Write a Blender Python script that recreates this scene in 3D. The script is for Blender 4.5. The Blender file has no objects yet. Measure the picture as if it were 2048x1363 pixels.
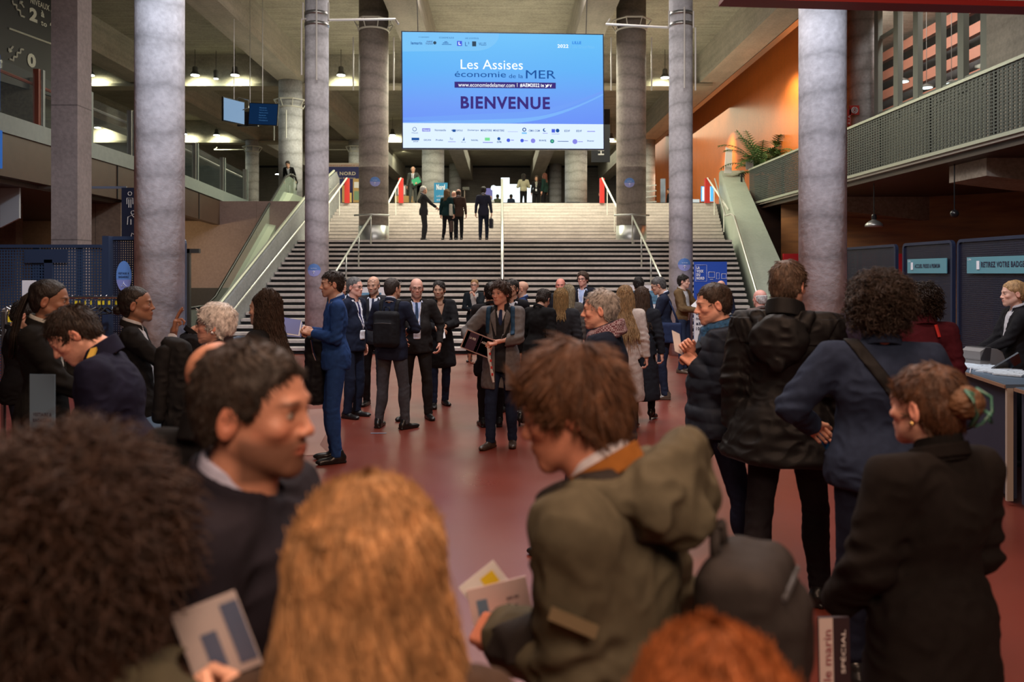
import bpy, bmesh, math, random
import numpy as np
from mathutils import Vector, Matrix

# ---------------------------------------------------------------- camera, world, exposure, big lights
SC = bpy.context.scene
COL = SC.collection
FPX, PX0, PY0, CZ = 1593.0, 1003.0, 545.0, 1.85
cam_data = bpy.data.cameras.new('camera')
cam = bpy.data.objects.new('camera', cam_data); COL.objects.link(cam)
cam.location = (0, 0, CZ); cam.rotation_euler = (math.pi/2, 0, 0)
cam_data.sensor_width = 36.0; cam_data.lens = 28.0
cam_data.shift_x = (1024-PX0)/2048.0; cam_data.shift_y = -(681.5-PY0)/2048.0
cam_data.clip_start = 0.05; cam_data.clip_end = 400
cam_data.dof.use_dof = True; cam_data.dof.focus_distance = 9.5; cam_data.dof.aperture_fstop = 2.3
SC.camera = cam
SC.view_settings.view_transform = 'Standard'
SC.view_settings.look = 'None'
SC.view_settings.exposure = 0.0
SC.view_settings.gamma = 1.0
SC.view_settings.use_curve_mapping = False
try:
    SC.cycles.max_bounces = 6; SC.cycles.diffuse_bounces = 3; SC.cycles.glossy_bounces = 3
    SC.cycles.sample_clamp_indirect = 4.0; SC.cycles.caustics_reflective = False; SC.cycles.caustics_refractive = False
    SC.cycles.use_denoising = True
except Exception: pass
W = bpy.data.worlds.new('world'); SC.world = W; W.use_nodes = True
W.node_tree.nodes['Background'].inputs[0].default_value = (0.72, 0.62, 0.60, 1)
W.node_tree.nodes['Background'].inputs[1].default_value = 0.06

def area(name, loc, size, power, color, rot=(0, 0, 0), sy=None):
    d = bpy.data.lights.new(name, 'AREA'); d.energy = power; d.color = color; d.size = size
    if sy: d.shape = 'RECTANGLE'; d.size_y = sy
    o = bpy.data.objects.new(name, d); COL.objects.link(o); o.location = loc; o.rotation_euler = rot
    return o
def spot(name, loc, target, power, color, angle=60, blend=0.5, r=0.08):
    d = bpy.data.lights.new(name, 'SPOT'); d.energy = power; d.color = color
    d.spot_size = math.radians(angle); d.spot_blend = blend; d.shadow_soft_size = r
    o = bpy.data.objects.new(name, d); COL.objects.link(o); o.location = loc
    v = Vector(target)-Vector(loc); o.rotation_euler = v.to_track_quat('-Z', 'Y').to_euler()
    return o
R = math.radians
# hall lights: warm ceiling lamp and added fill at the entrance, cool lamps on the near columns, yellow-green light in the upper hall
area('entrance_light', (.6, -1.2, 4.0), 2.2, 160, (1.0, .66, .46), rot=(R(35), 0, 0), sy=1.5)  # added fill behind the camera, tilted onto the backs of the near heads
area('entrance_light', (.3, 2.4, 5.6), 2.6, 210, (1.0, .62, .42), sy=1.6)
area('hall_lamp', (0, 11, 9.0), 9, 900, (1.0, .90, .86), sy=6)
area('stair_lamp', (0, 21.0, 10.2), 10, 700, (1.0, .88, .82), sy=3)
area('upper_stair_lamp', (0, 28.0, 9.3), 12, 1700, (1.0, .96, .72), sy=2.0)
area('upper_hall_lamp', (0, 40, 9.3), 22, 1100, (1.0, .96, .66), sy=8)
area('far_hall_lamp', (0, 55, 10.4), 26, 1100, (1.0, .96, .74), sy=10)
area('ceiling_fill', (0, 28, 5.2), 14, 150, (1.0, .94, .72), rot=(math.pi, 0, 0), sy=6)  # unseen light added below to brighten the ceiling
for x_, t_ in ((-1.2, -4.1), (1.2, 3.9)):
    spot('column_spot', (x_*1.2, 3.5, 8.6), (t_, 9.8, 3.6), 2600, (.80, .86, 1.0), 58, .8, .3)
spot('orange_wall_spot', (9.4, 35, 8.6), (10.3, 36.5, 5.5), 900, (1, .75, .4), 75, .8, .2)
spot('orange_wall_spot', (9.3, 27.2, 9.0), (10.3, 28.4, 7.4), 620, (1, .88, .6), 80, .8, .2)
spot('orange_wall_spot', (9.4, 45, 8.6), (10.3, 46.5, 5.5), 900, (1, .85, .6), 80, .8, .2)
area('gallery_glow', (12.1, 24, 10.3), 1.2, 700, (1, .88, .80), rot=(0, R(-50), 0), sy=12)  # unseen strip added so the slats behind the windows show


# ---------------------------------------------------------------- materials
MATS = {}
def mat(name, col, rough=0.6, metal=0.0, var=0.0, vscale=20.0, bump=0.0, bscale=60.0, emit=None, estr=0.0, stretch=(1, 1, 1), spec=0.5, sheen=0.0, attr=None, alpha=None):
    if name in MATS: return MATS[name]
    m = bpy.data.materials.new(name); m.use_nodes = True
    nt = m.node_tree; b = nt.nodes['Principled BSDF']; N = nt.nodes.new; L = nt.links.new
    b.inputs['Roughness'].default_value = rough; b.inputs['Metallic'].default_value = metal
    b.inputs['Specular IOR Level'].default_value = spec
    if sheen: b.inputs['Sheen Weight'].default_value = sheen
    c = (*col, 1) if len(col) == 3 else col
    b.inputs['Base Color'].default_value = c
    tc = mp = None
    if var or bump:
        tc = N('ShaderNodeTexCoord'); mp = N('ShaderNodeMapping'); L(tc.outputs['Object'], mp.inputs[0]); mp.inputs['Scale'].default_value = stretch
    src = None
    if attr:
        a = N('ShaderNodeAttribute'); a.attribute_name = attr; src = a.outputs['Color']; L(src, b.inputs['Base Color'])
    if var:
        n = N('ShaderNodeTexNoise'); n.inputs['Scale'].default_value = vscale; n.inputs['Detail'].default_value = 5; L(mp.outputs[0], n.inputs['Vector'])
        mr = N('ShaderNodeMapRange'); mr.inputs[1].default_value = 0.25; mr.inputs[2].default_value = 0.75
        mr.inputs[3].default_value = 1-var; mr.inputs[4].default_value = 1+var; L(n.outputs[0], mr.inputs[0])
        mx = N('ShaderNodeMix'); mx.data_type = 'RGBA'; mx.blend_type = 'MULTIPLY'; mx.inputs['Factor'].default_value = 1
        if src: L(src, mx.inputs['A'])
        else: mx.inputs['A'].default_value = c
        L(mr.outputs[0], mx.inputs['B']); L(mx.outputs['Result'], b.inputs['Base Color'])
    if bump:
        n2 = N('ShaderNodeTexNoise'); n2.inputs['Scale'].default_value = bscale; n2.inputs['Detail'].default_value = 4; L(mp.outputs[0], n2.inputs['Vector'])
        bp = N('ShaderNodeBump'); bp.inputs['Strength'].default_value = bump; bp.inputs['Distance'].default_value = 0.01
        L(n2.outputs[0], bp.inputs['Height']); L(bp.outputs[0], b.inputs['Normal'])
    if emit:
        b.inputs['Emission Color'].default_value = (*emit, 1); b.inputs['Emission Strength'].default_value = estr
    if alpha is not None: b.inputs['Alpha'].default_value = alpha
    MATS[name] = m
    return m
def glass(name, col=(0.8, 0.9, 0.85), alpha=0.25, rough=0.05):
    if name in MATS: return MATS[name]
    m = bpy.data.materials.new(name); m.use_nodes = True; nt = m.node_tree; b = nt.nodes['Principled BSDF']
    b.inputs['Base Color'].default_value = (*col, 1); b.inputs['Roughness'].default_value = rough; b.inputs['Alpha'].default_value = alpha
    MATS[name] = m; return m

def tag(o, label=None, cat=None, group=None, kind=None):
    if label: o['label'] = label
    if cat: o['category'] = cat
    if group: o['group'] = group
    if kind: o['kind'] = kind
    return o
def empty(name, loc=(0, 0, 0), rz=0.0, label=None, cat=None, group=None, kind=None):
    o = bpy.data.objects.new(name, None); COL.objects.link(o); o.location = loc; o.rotation_euler = (0, 0, rz); o.empty_display_size = 0.05
    return tag(o, label, cat, group, kind)
def link_mesh(name, verts, faces, m, parent=None, smooth=False):
    me = bpy.data.meshes.new(name); me.from_pydata(verts, [], faces); me.materials.append(m)
    if smooth: me.polygons.foreach_set('use_smooth', [True]*len(me.polygons))
    me.update()
    o = bpy.data.objects.new(name, me); COL.objects.link(o)
    if parent is not None: o.parent = parent
    return o

class MB:
    """collects boxes, tubes and prisms for ONE mesh object"""
    def __init__(s): s.v = []; s.f = []
    def add(s, vs, fs):
        n = len(s.v); s.v += [tuple(p) for p in vs]; s.f += [tuple(i+n for i in f) for f in fs]; return s
    def box(s, a, b, M=None):
        x0, y0, z0 = a; x1, y1, z1 = b
        vs = [(x0, y0, z0), (x1, y0, z0), (x1, y1, z0), (x0, y1, z0), (x0, y0, z1), (x1, y0, z1), (x1, y1, z1), (x0, y1, z1)]
        if M: vs = [M @ Vector(v) for v in vs]
        return s.add(vs, [(0, 3, 2, 1), (4, 5, 6, 7), (0, 1, 5, 4), (1, 2, 6, 5), (2, 3, 7, 6), (3, 0, 4, 7)])
    def prism(s, base, d):
        """base: list of 3D points, extruded by vector d"""
        n = len(base); d = Vector(d); vs = [Vector(p) for p in base]; vs += [p+d for p in vs]
        fs = [tuple(reversed(range(n))), tuple(range(n, 2*n))]+[(i, (i+1) % n, n+(i+1) % n, n+i) for i in range(n)]
        return s.add(vs, fs)
    def tube(s, pts, r, n=8, cap=True):
        pts = [Vector(p) for p in pts]; m = len(pts); rs = r if isinstance(r, (list, tuple)) else [r]*m
        vs = []; fs = []; ref = None
        for i, p in enumerate(pts):
            t = (pts[min(i+1, m-1)]-pts[max(i-1, 0)]); t.normalize()
            if ref is None:
                ref = Vector((0, 0, 1)) if abs(t.z) < 0.9 else Vector((1, 0, 0))
            u = t.cross(ref)
            if u.length < 1e-4: u = t.cross(Vector((0.3, 1, 0.2)))
            u.normalize(); w = t.cross(u); ref = -u.cross(t) if False else ref
            for k in range(n):
                a = 2*math.pi*k/n; vs.append(p+u*math.cos(a)*rs[i]+w*math.sin(a)*rs[i])
        for i in range(m-1):
            for k in range(n):
                fs.append((i*n+k, i*n+(k+1) % n, (i+1)*n+(k+1) % n, (i+1)*n+k))
        if cap: fs.append(tuple(reversed(range(n)))); fs.append(tuple((m-1)*n+k for k in range(n)))
        return s.add(vs, fs)
    def lathe(s, c, prof, n=24, ax='z'):
        vs = []; fs = []; c = Vector(c)
        for (r, z) in prof:
            for k in range(n):
                a = 2*math.pi*k/n; vs.append(c+Vector((r*math.cos(a), r*math.sin(a), z)))
        m = len(prof)
        for i in range(m-1):
            for k in range(n): fs.append((i*n+k, i*n+(k+1) % n, (i+1)*n+(k+1) % n, (i+1)*n+k))
        fs.append(tuple(reversed(range(n)))); fs.append(tuple((m-1)*n+k for k in range(n)))
        return s.add(vs, fs)
    def build(s, name, m, parent=None, smooth=False, label=None, cat=None, group=None, kind=None):
        o = link_mesh(name, s.v, s.f, m, parent, smooth)
        if smooth:
            try: o.data.shade_auto_smooth = True
            except Exception: pass
        return tag(o, label, cat, group, kind)

def pw(px, py, Y):
    return Vector(((px-PX0)*Y/FPX, Y, CZ+(PY0-py)*Y/FPX))
def frame(origin, xdir, zdir=(0, 0, 1)):
    """matrix whose x runs along xdir, z along zdir, y into the surface"""
    x = Vector(xdir).normalized(); z = Vector(zdir).normalized(); y = z.cross(x).normalized(); z = x.cross(y)
    M = Matrix((x, y, z)).transposed().to_4x4(); M.translation = Vector(origin); return M
_fonts = {}
def text(body, M, w, h, m, parent=None, name='lettering', depth=0.004, x0=0.0, z0=0.0, bold=0.0):
    """text fitted into the box (x0..x0+w, z0..z0+h) of frame M, standing out towards -y"""
    cu = bpy.data.curves.new(name, 'FONT'); cu.body = body; cu.size = 1; cu.extrude = 0.0; cu.offset = bold; cu.resolution_u = 3; cu.space_character = 1+bold*4
    tmp = bpy.data.objects.new(name, cu); me = bpy.data.meshes.new_from_object(tmp)
    co = np.empty(len(me.vertices)*3, np.float32); me.vertices.foreach_get('co', co); co = co.reshape(-1, 3)
    lo = co.min(0); hi = co.max(0); sx = w/max(hi[0]-lo[0], 1e-6); sz = h/max(hi[1]-lo[1], 1e-6)
    P = np.stack([(co[:, 0]-lo[0])*sx+x0, np.full(len(co), -depth), (co[:, 1]-lo[1])*sz+z0], 1)
    Mn = np.array(M); P = P @ Mn[:3, :3].T+Mn[:3, 3]
    me.vertices.foreach_set('co', P.astype(np.float32).ravel()); me.materials.clear(); me.materials.append(m); me.update()
    bpy.data.objects.remove(tmp); bpy.data.curves.remove(cu)
    o = bpy.data.objects.new(name, me); COL.objects.link(o)
    if parent is not None: o.parent = parent
    return o
def flat(M, pts, m, parent, name, depth=0.003):
    """filled polygon in the x-z plane of frame M"""
    vs = [M @ Vector((x, -depth, z)) for x, z in pts]
    return link_mesh(name, vs, [tuple(range(len(vs)))], m, parent)
# ---------------------------------------------------------------- signed-distance modelling of figures
def vnoise(P, seed=0):
    """smooth value noise in [-1,1]"""
    Q = np.floor(P).astype(np.int64); f = (P-Q).astype(np.float32); f = f*f*(3-2*f)
    def h(x, y, z):
        n = (x*73856093) ^ (y*19349663) ^ (z*83492791) ^ (seed*2654435761)
        n = (n ^ (n >> 13))*1274126177; n = n ^ (n >> 16)
        return ((n & 0xffff)/32767.5-1).astype(np.float32)
    x, y, z = Q[..., 0], Q[..., 1], Q[..., 2]
    def lx(a, b, t): return a+(b-a)*t
    fx, fy, fz = f[..., 0], f[..., 1], f[..., 2]
    return lx(lx(lx(h(x, y, z), h(x+1, y, z), fx), lx(h(x, y+1, z), h(x+1, y+1, z), fx), fy),
              lx(lx(h(x, y, z+1), h(x+1, y, z+1), fx), lx(h(x, y+1, z+1), h(x+1, y+1, z+1), fx), fy), fz)
def near(P, D, fn, band=.035):
    """subtract fn(points) from D close to the surface only"""
    m = np.abs(D) < band
    D[m] -= fn(P[m])
def smin(a, b, k):
    if k <= 0: return np.minimum(a, b)
    h = np.maximum(k-np.abs(a-b), 0)/k
    return np.minimum(a, b)-h*h*k*0.25
def smax(a, b, k): return -smin(-a, -b, k)
def d_cone(P, a, b, ra, rb):
    a = np.asarray(a, np.float32); b = np.asarray(b, np.float32); ab = b-a; L2 = max(float(ab @ ab), 1e-9)
    t = np.clip(((P-a) @ ab)/L2, 0, 1)
    return np.linalg.norm(P-a-t[..., None]*ab, axis=-1)-(ra+(rb-ra)*t)
def d_ell(P, c, r, Rm=None):
    q = P-np.asarray(c, np.float32)
    if Rm is not None: q = q @ Rm
    r = np.asarray(r, np.float32)
    k0 = np.linalg.norm(q/r, axis=-1); k1 = np.linalg.norm(q/(r*r), axis=-1)
    return k0*(k0-1)/np.maximum(k1, 1e-6)
def d_box(P, c, r, Rm=None, rad=0.0):
    q = P-np.asarray(c, np.float32)
    if Rm is not None: q = q @ Rm
    q = np.abs(q)-(np.asarray(r, np.float32)-rad)
    return np.linalg.norm(np.maximum(q, 0), axis=-1)+np.minimum(q.max(-1), 0)-rad
class Grid:
    def __init__(s, lo, hi, h):
        lo = np.asarray(lo, float)-2*h; hi = np.asarray(hi, float)+2*h; s.h = h; s.lo = lo
        n = np.ceil((hi-lo)/h).astype(int)+1; s.n = n
        ax = [(lo[i]+h*np.arange(n[i])).astype(np.float32) for i in range(3)]
        s.P = np.stack(np.meshgrid(*ax, indexing='ij'), -1); s.D = np.full(tuple(n), 0.15, np.float32)
    def sub(s, lo, hi, m):
        a = np.maximum(np.floor((np.asarray(lo)-m-s.lo)/s.h).astype(int), 0); b = np.minimum(np.ceil((np.asarray(hi)+m-s.lo)/s.h).astype(int)+1, s.n)
        if (b <= a).any(): return None
        return tuple(slice(a[i], b[i]) for i in range(3))
    def _op(s, lo, hi, fn, k, mode='u', D=None):
        D = s.D if D is None else D
        sl = s.sub(lo, hi, 0.05+k)
        if sl is None: return s
        d = fn(s.P[sl])
        if mode == 'u': D[sl] = smin(D[sl], d, k)
        else: D[sl] = smax(D[sl], -d, k)
        return s
    def cone(s, a, b, ra, rb, k=0.02, mode='u'):
        a = np.asarray(a, float); b = np.asarray(b, float); r = max(ra, rb)
        return s._op(np.minimum(a, b)-r, np.maximum(a, b)+r, lambda P: d_cone(P, a, b, ra, rb), k, mode)
    def ell(s, c, r, Rm=None, k=0.02, mode='u'):
        c = np.asarray(c, float); R_ = max(r)
        ext = np.asarray(r) if Rm is None else np.full(3, R_)
        return s._op(c-ext, c+ext, lambda P: d_ell(P, c, r, Rm), k, mode)
    def box(s, c, r, Rm=None, rad=0.0, k=0.0, mode='u'):
        c = np.asarray(c, float); e = np.asarray(r) if Rm is None else np.full(3, float(np.linalg.norm(r)))
        return s._op(c-e, c+e, lambda P: d_box(P, c, r, Rm, rad), k, mode)
def surface_nets(D, lo, h, smooth=1):
    ins = D < 0
    if not ins.any(): return None, None
    sl = []
    for ax in range(3):
        w = np.nonzero(ins.any(axis=tuple(a for a in range(3) if a != ax)))[0]; sl.append(slice(max(w[0]-1, 0), w[-1]+2))
    D = D[tuple(sl)]; ins = ins[tuple(sl)]; lo = np.asarray(lo, np.float32)+h*np.array([q.start for q in sl], np.float32); n = D.shape
    acc = np.zeros((n[0]-1, n[1]-1, n[2]-1, 3), np.float32); cnt = np.zeros((n[0]-1, n[1]-1, n[2]-1), np.float32)
    for ax in range(3):
        o = [a for a in range(3) if a != ax]
        s0 = [slice(None)]*3; s1 = [slice(None)]*3; s0[ax] = slice(0, -1); s1[ax] = slice(1, None)
        A = D[tuple(s0)]; B = D[tuple(s1)]; c = (A < 0) != (B < 0)
        t = np.where(c, A/np.where(c, A-B, 1), 0).astype(np.float32)
        for i in (0, 1):
            for j in (0, 1):
                q = [slice(None)]*3; q[o[0]] = slice(i, n[o[0]]-1+i); q[o[1]] = slice(j, n[o[1]]-1+j)
                cc = c[tuple(q)]; tt = t[tuple(q)]
                cnt += cc; acc[..., ax] += np.where(cc, tt, 0); acc[..., o[0]] += cc*i; acc[..., o[1]] += cc*j
    m = cnt > 0; idx = np.full(m.shape, -1, np.int64); ids = np.argwhere(m); idx[m] = np.arange(len(ids))
    V = (acc[m]/cnt[m][:, None]+ids)*h+np.asarray(lo, np.float32)
    quads = []
    for ax in range(3):
        u, v = [(1, 2), (2, 0), (0, 1)][ax]
        s0 = [slice(1, -1)]*3; s1 = [slice(1, -1)]*3; s0[ax] = slice(0, n[ax]-1); s1[ax] = slice(1, n[ax])
        a = ins[tuple(s0)]; b = ins[tuple(s1)]; e = np.argwhere(a != b)
        if not len(e): continue
        off = np.array([1, 1, 1]); off[ax] = 0; e = e+off
        sgn = ins[e[:, 0], e[:, 1], e[:, 2]]
        du = np.zeros(3, int); du[u] = 1; dv = np.zeros(3, int); dv[v] = 1
        g = lambda w: idx[w[:, 0], w[:, 1], w[:, 2]]
        Q = np.stack([g(e-du-dv), g(e-dv), g(e), g(e-du)], 1)
        Q[~sgn] = Q[~sgn][:, ::-1]; quads.append(Q)
    F = np.concatenate(quads)
    for _ in range(smooth):
        S = np.zeros_like(V); C = np.zeros(len(V), np.float32)
        for i in range(4):
            a = F[:, i]; b = F[:, (i+1) % 4]
            for k in range(3):
                S[:, k] += np.bincount(a, V[b, k], len(V))+np.bincount(b, V[a, k], len(V))
            C += np.bincount(a, minlength=len(V))+np.bincount(b, minlength=len(V))
        V = V*0.5+0.5*S/np.maximum(C, 1)[:, None]
    return V, F
def mesh_np(name, V, F, m, parent=None, cols=None):
    me = bpy.data.meshes.new(name); nv = len(V); nf = len(F)
    me.vertices.add(nv); me.vertices.foreach_set('co', V.astype(np.float32).ravel())
    me.loops.add(nf*4); me.loops.foreach_set('vertex_index', F.astype(np.int32).ravel())
    me.polygons.add(nf); me.polygons.foreach_set('loop_start', np.arange(0, nf*4, 4, dtype=np.int32))
    me.polygons.foreach_set('loop_total', np.full(nf, 4, np.int32)); me.polygons.foreach_set('use_smooth', np.ones(nf, bool))
    if cols is not None:
        a = me.color_attributes.new('Col', 'FLOAT_COLOR', 'POINT')
        a.data.foreach_set('color', np.concatenate([cols, np.ones((nv, 1))], 1).astype(np.float32).ravel())
    me.update(calc_edges=True); me.materials.append(m)
    o = bpy.data.objects.new(name, me); COL.objects.link(o)
    if parent is not None: o.parent = parent
    return o
def rot(ax, deg):
    a = math.radians(deg); c, s = math.cos(a), math.sin(a)
    if ax == 'x': return np.array([[1, 0, 0], [0, c, -s], [0, s, c]])
    if ax == 'y': return np.array([[c, 0, s], [0, 1, 0], [-s, 0, c]])
    return np.array([[c, -s, 0], [s, c, 0], [0, 0, 1]])
def ik(a, t, l1, l2, hint):
    a = np.asarray(a, float); t = np.asarray(t, float); d = t-a; L = np.linalg.norm(d)
    if L > (l1+l2)*0.995: t = a+d/L*(l1+l2)*0.995; d = t-a; L = np.linalg.norm(d)
    L = max(L, abs(l1-l2)+0.02)
    u = d/np.linalg.norm(d); c = (l1*l1+L*L-l2*l2)/(2*L); hh = math.sqrt(max(l1*l1-c*c, 0))
    h = np.asarray(hint, float); h = h-u*(h @ u); h = h/max(np.linalg.norm(h), 1e-6)
    return a+u*c+h*hh, t
def strands(seg, rad, n=4):
    """seg: (S, K, 3) polylines -> tubes"""
    S, K, _ = seg.shape; T = np.gradient(seg, axis=1); T /= np.maximum(np.linalg.norm(T, axis=-1, keepdims=True), 1e-6)
    ref = np.where(np.abs(T[..., 2:3]) < 0.8, np.array([0, 0, 1.0]), np.array([1.0, 0, 0])); U = np.cross(T, ref); U /= np.maximum(np.linalg.norm(U, axis=-1, keepdims=True), 1e-6); Wv = np.cross(T, U)
    taper = np.array([1.0]*(K-1)+[0.3]) if K > 1 else np.ones(1)
    ang = np.arange(n)*2*math.pi/n
    r = np.asarray(rad).reshape(-1, 1, 1, 1)*taper[None, :, None, None]
    V = seg[:, :, None, :]+r*(U[:, :, None, :]*np.cos(ang)[None, None, :, None]+Wv[:, :, None, :]*np.sin(ang)[None, None, :, None])
    base = (np.arange(S)[:, None, None]*K+np.arange(K-1)[None, :, None])*n; k = np.arange(n)[None, None, :]; k2 = (k+1) % n
    F = np.stack([base+k, base+k2, base+n+k2, base+n+k], -1).reshape(-1, 4)
    return V.reshape(-1, 3), F

SKIN = {'light': (0.66, 0.40, 0.30), 'pink': (0.68, 0.37, 0.28), 'tan': (0.55, 0.31, 0.21), 'olive': (0.52, 0.31, 0.21), 'brown': (0.27, 0.135, 0.085), 'dark': (0.18, 0.09, 0.055)}
def hair_mat(c):
    return mat('hair_%.2f_%.2f_%.2f' % c, c, rough=0.5, var=0.55, vscale=55, bump=0.5, bscale=160, stretch=(1, 1, 0.35), spec=0.35)
def cloth(c, rough=0.85, sheen=0.0, weave=0.25):
    return mat('cloth_%.3f_%.3f_%.3f_%.2f' % (*c, rough), c, rough=rough, var=0.16, vscale=30, bump=weave, bscale=420, spec=0.14, sheen=sheen)
def skin_mat(): return mat('skin', (0.5, 0.3, 0.2), rough=0.48, attr='Col', var=0.07, vscale=60, bump=0.12, bscale=180, spec=0.4)

class Person:
    """one person: feet at local origin, front = local +y, person's right = +x"""
    def __init__(s, label, x, y, z=0.0, yaw=0.0, H=1.75, build=1.0, lean=0.0, twist=0.0, head=(0, 0, 0), px=0.010, skin='light', group=None, stride=0.0, feetw=0.10, belly=0.0, seed=1, footyaw=(8, -8), side=0.0, handr=None, handl=None, elbr=None, elbl=None, curl=(0.5, 0.5), palmr=None, palml=None, hide_legs=False):
        s.k = H/1.75; s.H = H; k = s.k; s.b = build; s.seed = seed; s.px = px; s.belly = belly
        s.root = empty('person', (x, y, z), math.radians(yaw), label, 'person', group)
        s.skinc = np.array(SKIN[skin]) if isinstance(skin, str) else np.array(skin)
        s.hide_legs = hide_legs
        st = stride*0.5
        s.hipc = np.array([0, 0, 0.93*k])
        s.Rc = rot('z', twist) @ rot('x', -lean) @ rot('y', side)
        s.C = lambda p: s.hipc+s.Rc @ (np.asarray(p, float)*k-np.array([0, 0, 0.93*k]))   # chest frame (given in standing coords, H=1.75)
        s.neck = s.C((0, -0.012, 1.475))
        s.Rh = s.Rc @ rot('z', head[0]) @ rot('x', -head[1]) @ rot('y', head[2])
        s.hc = s.neck+s.Rh @ (np.array([0, 0.018, 0.150])*k)
        s.hk = 1.0*(0.5+0.5*k)
        s.arm = {}
        wsh = 0.172*(0.6+0.4*build)
        for sd, hand, eh in ((1, handr, elbr), (-1, handl, elbl)):
            sh = s.C((sd*wsh, -0.01, 1.415))
            if hand is None: hand = (sd*0.27, 0.02, 0.80)
            if eh is None: eh = (sd*0.5, -0.8, -0.3)
            el, wr = ik(sh, s.C(hand), 0.285*k, 0.255*k, s.Rc @ np.asarray(eh, float))
            s.arm[sd] = (sh, el, wr)
        s.curl = {1: curl[0], -1: curl[1]}; s.palm = {1: palmr, -1: palml}
        s.leg = {}
        for sd in (1, -1):
            hp = np.array([sd*0.085*k*(0.7+0.3*build), 0, 0.90*k]); an = np.array([sd*feetw*k, sd*st, 0.085*k])
            kn, an = ik(hp, an, 0.416*k, 0.404*k, (sd*0.15, 1, 0))
            s.leg[sd] = (hp, kn, an, footyaw[0] if sd == 1 else footyaw[1])
        s.sm = skin_mat()
    # ---- body mesh: torso, neck, head, arms, hands in one mesh
    def body(s, hh=None, brow=None, beard=0.0, beardc=(0.05, 0.035, 0.025), smile=False, age=0.0, hands=True, lips=None, full=True, female=False, eyes='open', nose=1.0):
        k = s.k; px = s.px; parts = []
        g = Grid((-0.45*k, -0.35*k, 0.0) if full else (-0.45*k, -0.35*k, 0.8*k), (0.45*k, 0.6*k, s.H), max(px*2.2, 0.02))
        if full:
            b = s.b*0.85
            g.ell(s.C((0, 0, 0.97)), (0.13*k*b, 0.09*k*b, 0.11*k), k=.03); g.ell(s.C((0, 0.0, 1.12)), (0.115*k*b, 0.085*k*b, 0.13*k), k=.05)
            g.ell(s.C((0, -0.01, 1.29)), (0.13*k*b, 0.09*k*b, 0.14*k), k=.05); g.cone(s.C((-.12, -.01, 1.40)), s.C((.12, -.01, 1.40)), .045*k, .045*k, k=.04)
            g.cone(s.neck-s.Rc @ np.array([0, 0, .05]), s.neck, .05*k, .045*k, k=.03)
            for sd in (1, -1):
                sh, el, wr = s.arm[sd]; g.cone(sh, el, .040*k, .034*k, k=.03); g.cone(el, wr, .034*k, .024*k, k=.02)
                hp, kn, an, _ = s.leg[sd]; g.cone(hp, kn, .065*k, .045*k, k=.03); g.cone(kn, an, .045*k, .032*k, k=.02)
            V, F = surface_nets(g.D, g.lo, g.h); parts.append((V, F, np.tile(s.skinc, (len(V), 1))))
        parts.append(s.head_mesh(brow, beard, beardc, smile, age, lips, female, eyes, nose))
        if hands:
            for sd in (1, -1):
                if s.curl[sd] is not None: parts.append(s.hand_mesh(sd))
        V = np.concatenate([p[0] for p in parts]); C = np.concatenate([p[2] for p in parts]); n = 0; Fs = []
        for p in parts: Fs.append(p[1]+n); n += len(p[0])
        s.bodyo = mesh_np('body', V, np.concatenate(Fs), s.sm, s.root, C)
        return s
    def head_mesh(s, brow, beard, beardc, smile, age, lips, female, eyes='open', nose=1.0):
        q = s.hk; h = min(max(s.px*0.45, 0.0024), 0.012)
        g = Grid((-0.10, -0.15, -0.25), (0.10, 0.135, 0.13), h/q)
        w = 0.95 if female else 1.0
        g.ell((0, -.012, .035), (.077, .098, .083), k=0)
        g.ell((0, .028, -.012), (.063*w, .066, .095), k=.03)
        g.ell((0, .030, -.070), (.050*w, .056, .042), k=.03)
        for sd in (1, -1):
            g.cone((sd*.050*w, .004, -.055), (sd*.017*w, .074, -.100), .017, .013, k=.03)
            g.ell((sd*.042*w, .066, -.026), (.020, .020, .017), k=.02)
        g.ell((0, .076, -.102), (.019, .017, .016), k=.02)
        g.ell((0, .070, -.062), (.032, .028, .030), k=.02)
        g.cone((-.034, .086, .018), (.034, .086, .018), .010 if not female else .007, .010 if not female else .007, k=.018)
        for sd in (1, -1):
            g.ell((sd*.032, .100, .000), (.018, .014, .0105), k=.012, mode='s')
            g.ell((sd*.031, .0800, -.001), (.0135, .0125, .0115), k=.003)
            if eyes == 'open': g.cone((sd*.020, .0885, .0065), (sd*.043, .0845, .0055), .0032, .0032, k=.004)
            else: g.ell((sd*.031, .083, .001), (.015, .0125, .011), k=.004)
        nz = .1115+.02*(nose-1)
        g.cone((0, .091, .008), (0, nz-.004, -.030), .0065, .0095*nose, k=.012); g.ell((0, nz-.004, -.034), (.0105*nose, .011, .009), k=.008)
        for sd in (1, -1): g.ell((sd*.0125, .100, -.037), (.0078, .0105, .0075), k=.007)
        lp = .0065 if female else .0048
        g.ell((0, .0945, -.0615), (.023 if not smile else .028, .0105, lp), k=.006); g.ell((0, .0925, -.0715), (.020 if not smile else .025, .0105, lp*1.1), k=.006)
        g.cone((-.022, .098, -.0663), (.022, .098, -.0663), .0018, .0018, k=.004, mode='s')
        for sd in (1, -1):
            Rm = rot('z', sd*18) @ rot('x', -12)
            g.ell((sd*.080, -.008, -.012), (.0075, .019, .033), Rm, k=.006)
            g.ell((sd*.087, -.004, -.008), (.006, .010, .018), Rm, k=.004, mode='s')
        nb = s.Rh.T @ (s.neck-s.hc)/q; nd = s.Rh.T @ (-s.Rc[:, 2]); nw_ = (.058 if not female else .047)*w*(0.8+.2*s.b)
        g.cone((0, -.022, -.05), nb-nd*.03, .052*w if not female else .044, nw_, k=.03); g.cone(nb-nd*.03, nb+nd*.045, nw_, nw_*1.15, k=.02)
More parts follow.
